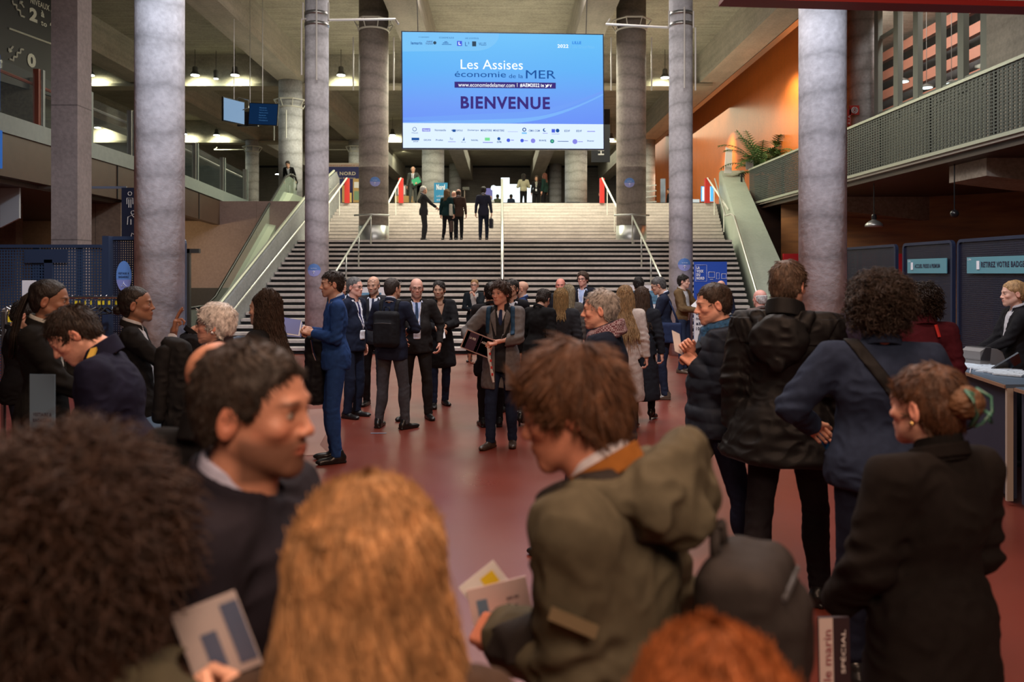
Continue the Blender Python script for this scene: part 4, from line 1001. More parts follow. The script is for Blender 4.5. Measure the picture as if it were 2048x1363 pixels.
link_mesh('logo', [MS @ Vector((sx_(x), -.01, sz_(y))) for x, y in ((923, 283), (928, 283), (927, 275), (925.5, 280))], [(0, 1, 2, 3)], sblue, scr); st_('Marine', 921, 930, 285, 287, sblue)
rect(968, 277, 978, 283, sg); rect(964, 286, 984, 287.5, sl); disc(996, 279, 3.2, sblue); st_('OFB', 992, 1001, 283.5, 287.5, sblue, .03)
disc(1015, 282, 3.6, sq); rect(1020, 281, 1026, 282.5, sl); disc(1042.5, 282.5, 3.6, sq); rect(1047, 282, 1054, 283.5, sl); disc(1064.5, 282.8, 4.6, sl); disc(1103, 283.5, 4.2, emis('logo_teal', (.02, .22, .22), 1)); disc(1103, 283.5, 1.6, sg, 'logo', .014)
rect(1114, 283, 1136, 284.2, sblue); disc(1149, 284, 5, sl); rect(1155, 283.4, 1165, 284.6, sl)
for px, l in ((836, 'left'), (1172, 'right')):
    t = 0
    a = pw(px, 68, 21.9); MB().tube([a, Vector((a.x+(-.06 if px < 1000 else .06), 21.9, 10.7))], .012, 6).build('hanging_cable', M_DARK, kind='structure')
# ---------------------------------------------------------------- left side
M_KERB = mat('kerb_grey', (.20, .235, .22), rough=.5, var=.1, vscale=8)
M_FASC = mat('fascia_brown', (.065, .038, .027), rough=.35, var=.15, vscale=4)
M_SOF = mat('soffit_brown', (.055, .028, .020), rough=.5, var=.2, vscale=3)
kz = [(8, 4.96), (21, 4.9), (24.2, 4.82), (28, 4.66), (32, 4.52)]
mb = MB(); mf = MB()
def kzf(y):
    for (a, za), (b, zb) in zip(kz, kz[1:]):
        if y <= b: return za+(zb-za)*(y-a)/(b-a)
    return kz[-1][1]
for (a, za), (b, zb) in zip(kz, kz[1:]):
    for q, t0, t1, x0, x1 in ((mb, 0, -.36, -9.95, -9.62), (mf, -.36, -1.2, -9.9, -9.66)):
        q.add([(x0, a, za+t1), (x1, a, za+t1), (x1, b, zb+t1), (x0, b, zb+t1), (x0, a, za+t0), (x1, a, za+t0), (x1, b, zb+t0), (x0, b, zb+t0)], [(0, 3, 2, 1), (4, 5, 6, 7), (0, 1, 5, 4), (1, 2, 6, 5), (2, 3, 7, 6), (3, 0, 4, 7)])
bal = mb.build('balcony_kerb', M_KERB, kind='structure', label='grey kerb of the left balcony'); fa = mf.build('fascia', M_FASC, bal)
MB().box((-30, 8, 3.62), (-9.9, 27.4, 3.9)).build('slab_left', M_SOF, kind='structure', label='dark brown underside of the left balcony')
MB().box((-30, 8, 4.3), (-9.9, 32, 4.55)).build('slab_left_top', MATS['upper_floor'], kind='structure')
for y in (12, 14.5, 17.3, 20, 22.7, 25.4, 28): MB().box((-9.655, y, kzf(y)-1.2), (-9.64, y+.03, kzf(y)-.36)).build('fascia_joint', M_DARK, bal)
M_RUST = mat('rust_brown_steel', (.22, .055, .03), rough=.45); M_GL = glass('balustrade_glass', (.20, .25, .25), .07, .03)
bb = empty('glass_balustrade', (-9.8, 14.8, 4.9), label='glass balustrade with brown posts and rail along the left balcony', cat='balustrade')
O = Vector((-9.8, 14.8, 4.9)); ys = [12.4, 14.6, 16.8, 18.8, 21.0, 23.2, 25.4, 27.9, 30.4]
for i, y in enumerate(ys):
    z = kzf(y); mm = M_RUST if y < 20 else M_STEEL
    MB().box(Vector((-9.86, y-.04, z-.05))-O, Vector((-9.74, y+.04, z+1.22))-O).build('post', mm, bb)
    MB().box(Vector((-9.735, y+.05, z-.05))-O, Vector((-9.70, y+.13, z+1.22))-O).build('post_cover', M_KERB, bb)
    if i:
        y0 = ys[i-1]; z0 = kzf(y0)
        MB().prism([Vector((-9.80, y0+.12, z0+.05))-O, Vector((-9.80, y-.1, z+.05))-O, Vector((-9.80, y-.1, z+1.1))-O, Vector((-9.80, y0+.12, z0+1.1))-O], (.012, 0, 0)).build('glass_pane', M_GL, bb)
        MB().tube([Vector((-9.92, y0, z0+.92))-O, Vector((-9.92, y, z+.92))-O], .035, 6).build('rail', mm, bb)
# stair sign wall
sg_ = empty('floor_sign', (-12.0, 18.4, 6.4), label='black stair sign with white floor numbers 2 and 0', cat='sign')
MG = frame((0, 0, 0), (.1874, .9823, 0)); M_BLACK = mat('sign_black', (.004, .006, .005), rough=.55); M_SW = mat('sign_white', (.62, .65, .52), rough=.7)
MB().box((0, 0, 0), (3.3, .1, 4.3), MG).build('board', M_BLACK, sg_)
def loc_on(px, py):   # hits the sign plane
    d = Vector(((px-PX0)/FPX, 1, (PY0-py)/FPX)); o = Vector(sg_.location); n = Vector((MG[0][1], MG[1][1], 0)); t = (o-Vector((0, 0, CZ))).dot(n)/d.dot(n); q = Vector((0, 0, CZ))+d*t-o
    return q.dot(Vector((MG[0][0], MG[1][0], 0))), q.z
def tsign(body, xa, xb, yt, yb, bold=.03):
    a, z0 = loc_on(xa, yb); b, _ = loc_on(xb, yb); _, z1 = loc_on(xa, yt); text(body, MG, b-a, z1-z0, M_SW, sg_, x0=a, z0=z0, depth=.012, bold=bold)
tsign('2', 58, 74, 13, 40, .05); tsign('à', 81, 88, 20, 33); tsign('to', 81, 93, 41, 50); tsign('0', 54, 71, 104, 132, .05); tsign('NIVEAUX / LEVELS', 60, 132, -6, 6, .02); tsign('4', 99, 113, 33, 58, .05)
def sline(pts, w=.022):
    mb = MB()
    for (xa, ya), (xb, yb) in zip(pts, pts[1:]):
        a = loc_on(xa, ya); b = loc_on(xb, yb); mb.tube([MG @ Vector((a[0], -.012, a[1])), MG @ Vector((b[0], -.012, b[1]))], w, 4)
    return mb.build('pictogram', M_SW, sg_)
sline([(17, 56.5), (103, 88)]); sline([(24, 1), (25, 8), (32, 10), (32, 18), (39, 21), (40, 31), (48, 34)]); sline([(40, 4), (47, 15)]); sline([(39, 8), (39.5, 3), (44, 4)])
sline([(46, 99), (40, 98), (40, 106), (33, 105), (33, 114), (26, 113), (26, 121), (18, 118)]); sline([(25, 93), (18, 102)]); sline([(17, 96), (17, 103), (22, 102)])
MB().box((-16, 19.8, 4.5), (-11.6, 20.1, 6.7)).build('wall_stairwell', concrete('stairwell_concrete', (.20, .19, .14), var=.3), kind='structure')
M_BLUE = emis('banner_blue', (.03, .17, .62), .55)
bn = empty('blue_display', (-9.6, 13.6, 4.6), label='glowing blue display panel at the left edge above the balcony kerb', cat='screen')
MB().box((-.03, 0, .35), (0, 1.65, 1.42)).build('display_face', M_BLUE, bn); MB().box((-.05, 0, -.75), (0, 1.72, -.02)).build('lower_face', M_BLUE, bn)
text('0', frame((0.0, .55, -.6), (0, 1, 0)), .25, .35, mat('display_ink', (.01, .03, .15)), bn, depth=.01)
# walls below the left balcony
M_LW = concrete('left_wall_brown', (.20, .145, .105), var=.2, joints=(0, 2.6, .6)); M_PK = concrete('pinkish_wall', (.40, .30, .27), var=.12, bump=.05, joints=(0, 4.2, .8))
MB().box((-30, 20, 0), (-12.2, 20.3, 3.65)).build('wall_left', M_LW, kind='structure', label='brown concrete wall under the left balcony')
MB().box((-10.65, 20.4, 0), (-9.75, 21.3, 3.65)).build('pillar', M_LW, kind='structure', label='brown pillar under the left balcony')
MB().box((-30, 27.3, 0), (-6.6, 27.6, 4.3)).build('wall_mid', M_PK, kind='structure', label='pinkish wall behind the escalator')
MB().box((-30, 27.22, 0), (-6.6, 27.3, 1.33)).build('baseboard_mid', mat('wainscot_grey', (.065, .065, .068), rough=.6, var=.1), kind='structure')
MB().box((-8.02, 27.15, 1.3), (-7.9, 27.22, 1.42)).build('wall_box', M_WHITEP, kind='structure'); MB().box((-9.0, 27.15, 1.33), (-8.9, 27.22, 1.45)).build('call_point', M_RED, kind='structure')
spot('warm_alcove', (-11.2, 22.5, 3.4), (-11.3, 26, 1), 260, (1, .72, .35), 120, .8)
# light slanted board at the far left
t = MB().prism([pw(0, 350, 16.6), pw(38, 356, 16.6), pw(38, 436, 16.6), pw(0, 455, 16.6)], (0, .06, 0)).build('hanging_panel', mat('pale_panel', (.36, .38, .40), rough=.5)); tag(t, 'pale grey slanted panel hanging at the far left under the balcony', 'panel')
# toilet pictogram banner
tb = empty('toilet_sign', pw(243, 475, 17), label='dark blue vertical toilet sign with white figures', cat='sign'); s_ = 17/FPX
MB().box((-1.85, .01, 98*s_), (.1, .04, 103*s_)).build('bracket', M_STEEL, tb)
MB().box((0, 0, 0), (75*s_, .05, 100*s_)).build('board', mat('sign_navy', (.015, .02, .045), rough=.5), tb)
def tp(px, py): return Vector(((px-243)*s_, -.01, (475-py)*s_))
mb = MB(); 
for x in (0,):
    mb.tube([tp(260+3.8*math.cos(a), 387+3.8*math.sin(a)) for a in [i*.7 for i in range(10)]], .009, 4); mb.tube([tp(254, 408), tp(254, 396), tp(266, 396), tp(266, 408)], .010, 4); mb.tube([tp(258, 398), tp(258, 415)], .010, 4); mb.tube([tp(262, 398), tp(262, 415)], .010, 4)
    mb.tube([tp(266+3.8*math.cos(a), 425+3.8*math.sin(a)) for a in [i*.7 for i in range(10)]], .009, 4); mb.tube([tp(255, 449), tp(256, 434), tp(264, 430), tp(270, 436)], .010, 4); mb.tube([tp(262, 449), tp(262, 438)], .010, 4); mb.tube([tp(262, 474), tp(264, 466), tp(272, 470)], .010, 4)
mb.build('pictogram', mat('sign_white_b', (.7, .72, .7)), tb)

# ---------------------------------------------------------------- perforated screens
def perf_mat(name, col, scale, hole=(.0, .0, .0), alpha=True, thr=.5):
    """sheet metal with a grid of square holes"""
    m = bpy.data.materials.new(name); m.use_nodes = True; nt = m.node_tree; b = nt.nodes['Principled BSDF']; N = nt.nodes.new; L = nt.links.new
    b.inputs['Base Color'].default_value = (*col, 1); b.inputs['Roughness'].default_value = .45; b.inputs['Metallic'].default_value = .3
    tc = N('ShaderNodeTexCoord'); sx = N('ShaderNodeSeparateXYZ'); L(tc.outputs['Object'], sx.inputs[0]); fs = []
    for ax in (0, 2):
        md = N('ShaderNodeMath'); md.operation = 'PINGPONG'; L(sx.outputs[ax], md.inputs[0]); md.inputs[1].default_value = scale
        gt = N('ShaderNodeMath'); gt.operation = 'GREATER_THAN'; L(md.outputs[0], gt.inputs[0]); gt.inputs[1].default_value = scale*thr; fs.append(gt)
    mu = N('ShaderNodeMath'); mu.operation = 'MULTIPLY'; L(fs[0].outputs[0], mu.inputs[0]); L(fs[1].outputs[0], mu.inputs[1])
    iv = N('ShaderNodeMath'); iv.operation = 'SUBTRACT'; iv.inputs[0].default_value = 1; L(mu.outputs[0], iv.inputs[1]); L(iv.outputs[0], b.inputs['Alpha'])
    MATS[name] = m; return m
M_PERF = perf_mat('perforated_navy', (.035, .065, .13), .022, thr=.42); M_PERFD = perf_mat('perforated_black', (.018, .02, .04), .016, thr=.5); M_MESH = perf_mat('balcony_mesh', (.115, .13, .125), .045, thr=.46)
def screen_panel(loc, xdir, w, h, label, m=M_PERF, mf=M_NAVYMET, bars=(.5,), group=None, z0=.05):
    e = empty('perforated_screen', loc, math.atan2(xdir[1], xdir[0]), label=label, cat='screen partition', group=group)
    r = .10; out = []; inn = []
    for cx, cz, a0 in ((w-r, h-r, 0), (r, h-r, 90), (r, z0+r, 180), (w-r, z0+r, 270)):
        for i in range(5):
            a = math.radians(a0+i*22.5); out.append((cx+r*math.cos(a), cz+r*math.sin(a))); inn.append((cx+(r-.05)*math.cos(a), cz+(r-.05)*math.sin(a)))
    n = len(out); vs = [(x, y, z) for y in (-.03, .03) for x, z in out]+[(x, y, z) for y in (-.03, .03) for x, z in inn]; fs = []
    for i in range(n):
        j = (i+1) % n; fs += [(i, j, n+j, n+i), (2*n+i, 3*n+i, 3*n+j, 2*n+j), (i, 2*n+i, 2*n+j, j), (n+i, n+j, 3*n+j, 3*n+i)]
    link_mesh('frame', vs, fs, mf, e)
    mb = MB().box((.04, -.004, z0+.04), (w-.04, .004, h-.04)); mb.build('perforated_sheet', m, e)
    for t in bars: MB().box((w*t-.04, .005, z0+.05), (w*t+.04, .05, h-.05)).build('upright', mf, e)
    for x in (.15, w-.15): MB().box((x-.03, -.25, 0), (x+.03, .25, .05)).build('foot', mf, e)
    return e
p0 = pw(-60, 545, 12.2); p1 = pw(214, 545, 12.2)
e = screen_panel((p0.x, 12.2, 0), (1, 0), p1.x-p0.x, 2.28, 'wide navy perforated screen behind the coat racks', bars=(.48, .80))
w_ = p1.x-p0.x
MB().box((w_*.41, -.04, 2.0), (w_*.72, -.02, 2.2)).build('top_plate', M_NAVYMET, e); MB().box((w_*.55, -.04, 1.5), (w_*.61, -.02, 2.05)).build('bracket', M_NAVYMET, e); MB().box((w_*.44, .03, .3), (w_*.60, .06, 2.0)).build('inner_panel', M_NAVYMET, e)
p0 = pw(217, 545, 11.2); p1 = pw(372, 545, 11.2)
e = screen_panel((p0.x, 11.2, 0), (1, 0), p1.x-p0.x, 2.36, 'navy cloakroom screen with the oval VESTIAIRE sign, beside the big column', m=M_PERFD, bars=(.75,))
MB().box((-.02, -.14, .02), (.07, .14, 2.36)).build('edge_post', M_NAVYMET, e)
ov = [(.235+.108*math.cos(a), 1.80-0+.215*math.sin(a)) for a in [i*math.pi/14 for i in range(28)]]
M_OV = mat('oval_blue', (.12, .26, .60), rough=.5); flat(Matrix.Identity(4), ov, M_OV, e, 'oval_sign', .04); INK = mat('dark_ink', (.008, .010, .04), rough=.6); WINK = mat('white_ink', (.75, .78, .85), rough=.6)
flat(Matrix.Identity(4), [(x, z) for x, z in ov if z < 1.80], mat('oval_violet', (.24, .27, .58), rough=.5), e, 'oval_sign_lower', .042)
text('VESTIAIRE &', Matrix.Identity(4), .150, .026, INK, e, x0=.16, z0=1.83, depth=.05, bold=.04); text('BAGAGERIE', Matrix.Identity(4), .14, .026, INK, e, x0=.165, z0=1.78, depth=.05, bold=.04)
MB().tube([(.235, -.05, 1.725), (.235, -.05, 1.70), (.20, -.05, 1.66), (.275, -.05, 1.66), (.235, -.05, 1.70)], .004, 4).build('hanger_icon', WINK, e)
# pole and door frame right of the big column
t = MB().box((-7.25, 18.3, 0), (-7.17, 18.4, 2.4)).box((-7.25, 18.3, 2.3), (-6.95+0, 18.4, 2.4)).build('door_frame', mat('door_frame_dark', (.05, .05, .045), rough=.4)); tag(t, 'thin dark door frame right of the big left column', 'frame')

# ---------------------------------------------------------------- coat racks with hangers
M_HNG = mat('hanger_black', (.012, .012, .014), rough=.25); M_YEL = mat('tag_yellow', (.75, .60, .03), rough=.6); M_CHR = mat('chrome', (.5, .5, .52), rough=.2, metal=1)
def rack(loc, xdir, L, h, label, n=14, tags=True, seed=1, hangers=True, px=0):
    rng = random.Random(seed); rz = math.atan2(xdir[1], xdir[0]); e = empty('coat_rack', loc, rz, label=label, cat='coat rack')
    MB().tube([(0, 0, h), (L, 0, h)], .018, 8).build('rail', M_CHR, e)
    for x in (0, L):
        MB().tube([(x, 0, .04), (x, 0, h)], .02, 8).build('post', M_CHR, e); MB().tube([(x, -.28, .04), (x, .28, .04)], .02, 8).build('foot', M_CHR, e)
    if not hangers: return e
    proto = None
    for i in range(n):
        x = L*(i+.6)/n; p = Vector((loc[0]+math.cos(rz)*x, loc[1]+math.sin(rz)*x, loc[2]+h))
        if proto is None:
            a = empty('coat_hanger', p, rz, label='black plastic coat hanger with a yellow tag on '+label, cat='hanger', group='hangers on the '+label)
            b1 = MB().tube([(0, 0, -.15), (0, 0, -.05), (0, .02, -.015), (0, .03, .012), (0, .0, .03), (0, -.02, .018)], .004, 5).build('hook', M_CHR, a)
            b2 = MB().tube([(0, -.21, -.22), (0, -.19, -.215), (0, 0, -.135), (0, .19, -.215), (0, .21, -.22)], [.008, .011, .012, .011, .008], 6).tube([(0, -.19, -.222), (0, .19, -.222)], .006, 5).build('shoulder_bar', M_HNG, a)
            b3 = MB().box((-.004, .03, -.10), (.004, .07, -.045)).build('tag', M_YEL, a)
            proto = (a, [b1, b2, b3])
        else:
            a = proto[0].copy(); COL.objects.link(a); a.location = p; a.rotation_euler = (0, 0, rz+rng.uniform(-.9, .9))
            for b in proto[1]:
                c_ = b.copy(); COL.objects.link(c_); c_.parent = a
    return e
rack((-6.35, 10.6, 0), (1, .06), 1.9, 1.52, 'rack before the mesh screen', 26, seed=2)
rack((-4.9, 8.0, 0), (.5, -1), .9, 1.50, 'rack between the two women', 9, seed=4)
rack((-4.65, 6.3, 0), (.55, -1), 1.3, 1.42, 'rack at the far left edge', 16, seed=6)
t = MB().box((0, 0, 0), (.17, .01, .22)).build('paper_sign', M_PAPER); t.location = pw(44, 596, 9.8); tag(t, 'blank white paper sign above the left coat rack', 'sign')
t2 = MB().tube([(0, 0, 0), (0, 0, -1.53)], .008, 5).build('sign_stem', M_CHR, t); t2.location = (.085, .02, 0)

# ---------------------------------------------------------------- reception desks
M_TOPB = mat('desk_top_blue', (.10, .16, .24), rough=.35); M_DESKN = mat('desk_front_navy', (.018, .024, .05), rough=.6, var=.1); M_EDGE = mat('desk_edge_wood', (.28, .17, .11), rough=.5)
def desk(pts, depth, h, label, name='reception_desk', top=M_TOPB, sgn=1, joints=()):
    """pts: front edge polyline on the floor; depth goes to the side sgn*x"""
    e = empty(name, (pts[0][0], pts[0][1], 0), label=label, cat='desk'); O = Vector((pts[0][0], pts[0][1], 0))
    tp_ = MB(); fr = MB(); ed = MB()
    for a, b in zip(pts, pts[1:]):
        A = Vector((a[0], a[1], 0))-O; B = Vector((b[0], b[1], 0))-O; dv = Vector((sgn*depth, 0, 0))
        tp_.prism([A+Vector((0, 0, h-.03)), B+Vector((0, 0, h-.03)), B+dv+Vector((0, 0, h-.03)), A+dv+Vector((0, 0, h-.03))], (0, 0, .03))
        ed.prism([A+Vector((-sgn*.012, 0, h-.032)), B+Vector((-sgn*.012, 0, h-.032)), B+Vector((0, 0, h-.032)), A+Vector((0, 0, h-.032))], (0, 0, .026))
        fr.prism([A+Vector((sgn*.05, 0, .05)), B+Vector((sgn*.05, 0, .05)), B+Vector((sgn*.09, 0, .05)), A+Vector((sgn*.09, 0, .05))], (0, 0, h-.085))
    tp_.build('desk_top', top, e); fr.build('front_panel', M_DESKN, e); ed.build('edge_strip', M_EDGE, e)
    for (x, y) in joints: MB().box(Vector((x-.02, y-.012, .03))-O, Vector((x+.03, y+.012, h-.03))-O).build('panel_joint', mat('joint_cream', (.42, .38, .34), rough=.5), e)
    return e
desk([(4.85, 9.2), (4.35, 8.0), (4.02, 6.35)], .52, .96, 'dark navy reception desk on the right with leaflets on top', joints=((4.05, 6.36),))
desk([(4.0, 6.2), (3.75, 4.7)], .52, .96, 'nearer section of the right reception desk, cut by the photo edge')
desk([(-3.45, 11.6), (-3.2, 8.2)], .4, .93, 'blue-topped reception desk on the left near the stairs', sgn=-1)
desk([(-2.2, 7.5), (-1.85, 5.2), (-2.05, 3.9), (-2.9, 3.0)], .38, .93, 'blue-topped cloakroom desk in front of the left staff', sgn=-1)
a = empty('desk_sign', (-2.30, 4.0, .93), R(-6), label='pale blue acrylic sign standing on the cloakroom desk', cat='sign')
MB().box((-.075, 0, 0), (.06, .006, .41)).build('acrylic_sheet', mat('acrylic_blue', (.13, .20, .27), rough=.2), a); text('VESTIAIRE &', Matrix.Identity(4), .10, .018, INK, a, x0=-.055, z0=.20, depth=.003, bold=.03); text('BAGAGERIE', Matrix.Identity(4), .10, .018, INK, a, x0=-.055, z0=.17, depth=.003, bold=.03)
# things on the right desk
def at(px, py, z): u_ = (py-PY0)/(CZ-z); Y = FPX/u_; return Vector(((px-PX0)/u_, Y, z))
rng = random.Random(4); proto = None
for i in range(26):
    t_ = i/25; p = at(1892+125*t_, 722+28*t_+rng.uniform(-2, 2), .962)
    for j in range(2):
        q = p+Vector((.0+.13*j, .12*j, .002*i*0))
        if proto is None:
            proto = MB().box((-.05, -.11, 0), (.05, .11, .012)).build('leaflet', mat('leaflet_paper', (.55, .66, .76), rough=.5, var=.3, vscale=40)); o = proto; o.location = q; tag(o, 'folded pale blue leaflet fanned out in the rows on the reception desk', 'leaflet', 'leaflets on the reception desk')
        else: o = proto.copy(); COL.objects.link(o)
        o.location = q+Vector((0, 0, .006 if (i+j) % 2 else 0)); o.rotation_euler = (0, R(-4), R(35+rng.uniform(-8, 8)))
pr = empty('badge_printer', at(1966, 729, .962), R(20), label='grey badge printer with a rounded lid on the reception desk', cat='printer')
MB().prism([(-.16, -.1, .0), (.16, -.1, 0), (.17, -.1, .05), (.13, -.1, .13), (.06, -.1, .16), (-.10, -.1, .17), (-.16, -.1, .14)], (0, .2, 0)).build('casing', mat('printer_grey', (.20, .20, .20), rough=.5), pr)
MB().prism([(-.165, -.105, .06), (-.10, -.105, .175), (-.02, -.105, .176), (-.04, -.105, .05)], (0, .21, 0)).build('lid', mat('printer_dark', (.04, .04, .045), rough=.4), pr)
t = MB().tube([at(1990, 718, .98), at(1960, 722, .975), at(1942, 734, .97), at(1940, 745, .97)], .004, 5).build('cable', WINK, smooth=True); tag(t, 'white cable curling out of the badge printer', 'cable')
tb_ = empty('tablet', at(2015, 738, .965), R(-15), label='black tablet propped up beside the receptionist', cat='tablet'); o = MB().box((-.13, -.01, 0), (.13, .005, .18), Matrix.Rotation(R(-35), 4, 'Y') @ Matrix.Rotation(R(50), 4, 'X')).build('slab', M_HNG, tb_)
for i, (px, py) in enumerate(((1890, 716), (1905, 712), (1920, 716))):
    t = MB().box((-.12, -.08, 0), (.12, .08, .015)).build('brochure', mat('brochure_cover', (.10, .14, .38), rough=.4) if i != 1 else M_PAPER); t.location = at(px, py, .962+.016*i); t.rotation_euler = (0, 0, R(20+i*25)); tag(t, ['dark blue brochure lowest of the pile behind the leaflets', 'white sheet in the pile behind the leaflets', 'dark blue brochure on top of the pile beside the printer'][i], 'brochure')

# ---------------------------------------------------------------- escalator
es = empty('escalator', (-7.4, 21, 0), label='escalator with glass sides and black handrail, left of the stairs', cat='escalator'); O = Vector((-7.4, 21, 0)); M_RUB = mat('rubber_black', (.012, .012, .012), rough=.4)
M_ESG = glass('escalator_glass', (.62, .75, .62), .18, .04); M_SKIRT = mat('skirt_green_lit', (.52, .60, .46), rough=.35, metal=.2)  # green light along the skirt is put into its base colour
slope = math.tan(R(30)); ye0 = 21.6; ye1 = ye0+4.6/slope
def ez(y): return 0 if y < ye0 else min(4.6, (y-ye0)*slope)
path = [(19.9, .0), (ye0, 0), (ye1, 4.6), (ye1+1.4, 4.6)]
for x, nm in ((-7.95, 'left'), (-6.86, 'right')):
    hp = [(x, 20.1, .55), (x, 19.85, .75), (x, 20.05, .95), (x, ye0-.2, .95), (x, ye0+.5, 1.18), (x, ye1-.3, 5.36), (x, ye1+.4, 5.55), (x, ye1+1.1, 5.55), (x, ye1+1.4, 5.35), (x, ye1+1.25, 5.05)]
    MB().tube([Vector(p)-O for p in hp], .042, 8).build('handrail', M_RUB, es, smooth=True)
    g_ = [(x, 20.0, .25), (x, ye0, .25), (x, ye1, 4.85), (x, ye1+1.3, 4.85), (x, ye1+1.3, 5.4), (x, ye1, 5.47), (x, ye0, .9), (x, 20.0, .9)]
    gm = [((g_[0], g_[1], g_[6], g_[7])), ((g_[1], g_[2], g_[5], g_[6])), ((g_[2], g_[3], g_[4], g_[5]))]
    for k_ in gm: MB().prism([Vector(p)-O for p in k_], (.012, 0, 0)).build('glass_side', M_ESG, es)
    mb = MB()
    for a, b in zip(path, path[1:]):
        x0, x1 = (x-.12, x+.22) if nm == 'left' else (x-.10, x+.16)
        mb.add([Vector(p)-O for p in ((x0, a[0], a[1]-.25), (x1, a[0], a[1]-.25), (x1, b[0], b[1]-.25), (x0, b[0], b[1]-.25), (x0, a[0], a[1]+.25), (x1, a[0], a[1]+.18), (x1, b[0], b[1]+.18), (x0, b[0], b[1]+.25))], [(0, 3, 2, 1), (4, 5, 6, 7), (0, 1, 5, 4), (1, 2, 6, 5), (2, 3, 7, 6), (3, 0, 4, 7)])
    mb.build('skirt', M_SKIRT, es)
n = int((ye1-ye0)/.4)
es_steps = MB()
for i in range(n+1):
    y = ye0+i*.4; z = ez(y)+.05; es_steps.box(Vector((-7.73, y, z-.22))-O, Vector((-6.96, y+.42, z))-O)
es_steps.build('steps', mat('escalator_step', (.075, .08, .075), rough=.5), es)
MB().prism([Vector(p)-O for p in ((-8.08, ye0+.3, 0), (-8.08, ye1, 4.3), (-8.08, ye1+1.3, 4.3), (-8.08, ye1+1.3, 3.8), (-8.08, ye0+1.2, 0))], (1.3, 0, 0)).build('truss_cladding', M_PAR, es)
MB().box(Vector((-7.9, 19.9, .0))-O, Vector((-6.9, ye0, .04))-O).build('floor_plate', M_STEEL, es)

# ---------------------------------------------------------------- right side
bm_ = empty('mesh_balcony', (9, 10, 4.3), label='grey wire-mesh balcony front running along the right side', cat='balustrade')
L_ = 28.9-6
MB().box((-.01, -4, .02), (.01, L_-4, 1.27)).build('mesh_sheet', None or mat('tmp', (.1, .1, .1)), bm_)
ms = bm_.children[0] if len(bm_.children) else [o for o in COL.objects if o.parent == bm_][0]
M_MESHY = bpy.data.materials.new('balcony_mesh_y'); M_MESHY.use_nodes = True
def mesh_y(m, col, py_, pz, thr):
    nt = m.node_tree; b = nt.nodes['Principled BSDF']; N = nt.nodes.new; L = nt.links.new; b.inputs['Base Color'].default_value = (*col, 1); b.inputs['Roughness'].default_value = .45; b.inputs['Metallic'].default_value = .4
    tc = N('ShaderNodeTexCoord'); sx = N('ShaderNodeSeparateXYZ'); L(tc.outputs['Object'], sx.inputs[0]); fs = []
    for ax, p in ((1, py_), (2, pz)):
        md = N('ShaderNodeMath'); md.operation = 'PINGPONG'; L(sx.outputs[ax], md.inputs[0]); md.inputs[1].default_value = p
        gt = N('ShaderNodeMath'); gt.operation = 'GREATER_THAN'; L(md.outputs[0], gt.inputs[0]); gt.inputs[1].default_value = p*thr; fs.append(gt)
    mu = N('ShaderNodeMath'); mu.operation = 'MULTIPLY'; L(fs[0].outputs[0], mu.inputs[0]); L(fs[1].outputs[0], mu.inputs[1])
    iv = N('ShaderNodeMath'); iv.operation = 'SUBTRACT'; iv.inputs[0].default_value = 1; L(mu.outputs[0], iv.inputs[1]); L(iv.outputs[0], b.inputs['Alpha'])
mesh_y(M_MESHY, (.045, .053, .050), .065, .032, .40); ms.data.materials[0] = M_MESHY
MB().box((-.04, -4, 1.25), (.05, L_-4, 1.31)).build('top_rail', MATS['coping_metal'], bm_); MB().box((-.05, -4, -.02), (.06, L_-4, .05)).build('bottom_rail', MATS['coping_metal'], bm_)
for i in range(11): MB().box((.02, -2+i*2.2, 0), (.08, -1.94+i*2.2, 1.27)).build('post', M_DARK, bm_)
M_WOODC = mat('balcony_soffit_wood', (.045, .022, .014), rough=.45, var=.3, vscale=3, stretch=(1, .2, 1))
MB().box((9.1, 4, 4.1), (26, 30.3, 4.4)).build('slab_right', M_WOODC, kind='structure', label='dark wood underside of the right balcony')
MB().box((9.0, 4, 4.22), (9.12, 30.3, 4.3)).build('trim_slab', mat('slab_edge', (.30, .26, .22), rough=.5), kind='structure')
for y in (15.6, 23.6): MB().prism([(9.5, y, 3.75), (12.5, y, 3.4), (26, y, 3.4), (26, y, 4.15), (9.5, y, 4.15)], (0, 1.3, 0)).build('slab_beam', concrete('slab_beam_concrete', (.30, .25, .20)), kind='structure', label='concrete beam end under the right balcony')
M_WALLW = mat('wood_wall', (.26, .105, .028), rough=.5, var=.35, vscale=2.5, stretch=(.4, .4, 3), bump=.2, bscale=8)
MB().prism([(9.3, 26.5, 0), (22, 15.6, 0), (22.2, 15.8, 0), (9.5, 26.7, 0)], (0, 0, 4.15)).build('wall_right', M_WALLW, kind='structure', label='amber wood-lined wall under the right balcony')
MB().box((8.2, 28, 0), (16, 28.2, 4.2)).build('wall_rear_right', mat('dark_wood', (.05, .022, .012), rough=.5, var=.3, vscale=3, stretch=(.3, 1, 2)), kind='structure')
# orange cladding of the upper level
def orange_mat():
    m = concrete('orange_cladding', (.62, .155, .03), var=.10, bump=.03, rough=.33, joints=(1, 1.45, .72)); m.node_tree.nodes['Principled BSDF'].inputs['Specular IOR Level'].default_value = .6; return m
MB().box((10.3, 24.2, 4.3), (10.5, 56, 11)).build('wall_orange', orange_mat(), kind='structure', label='tall orange clad wall above the right balcony')
MB().box((8.95, 20, 9.5), (9.2, 63, 9.62)).build('trim_2', M_STEEL, kind='structure')
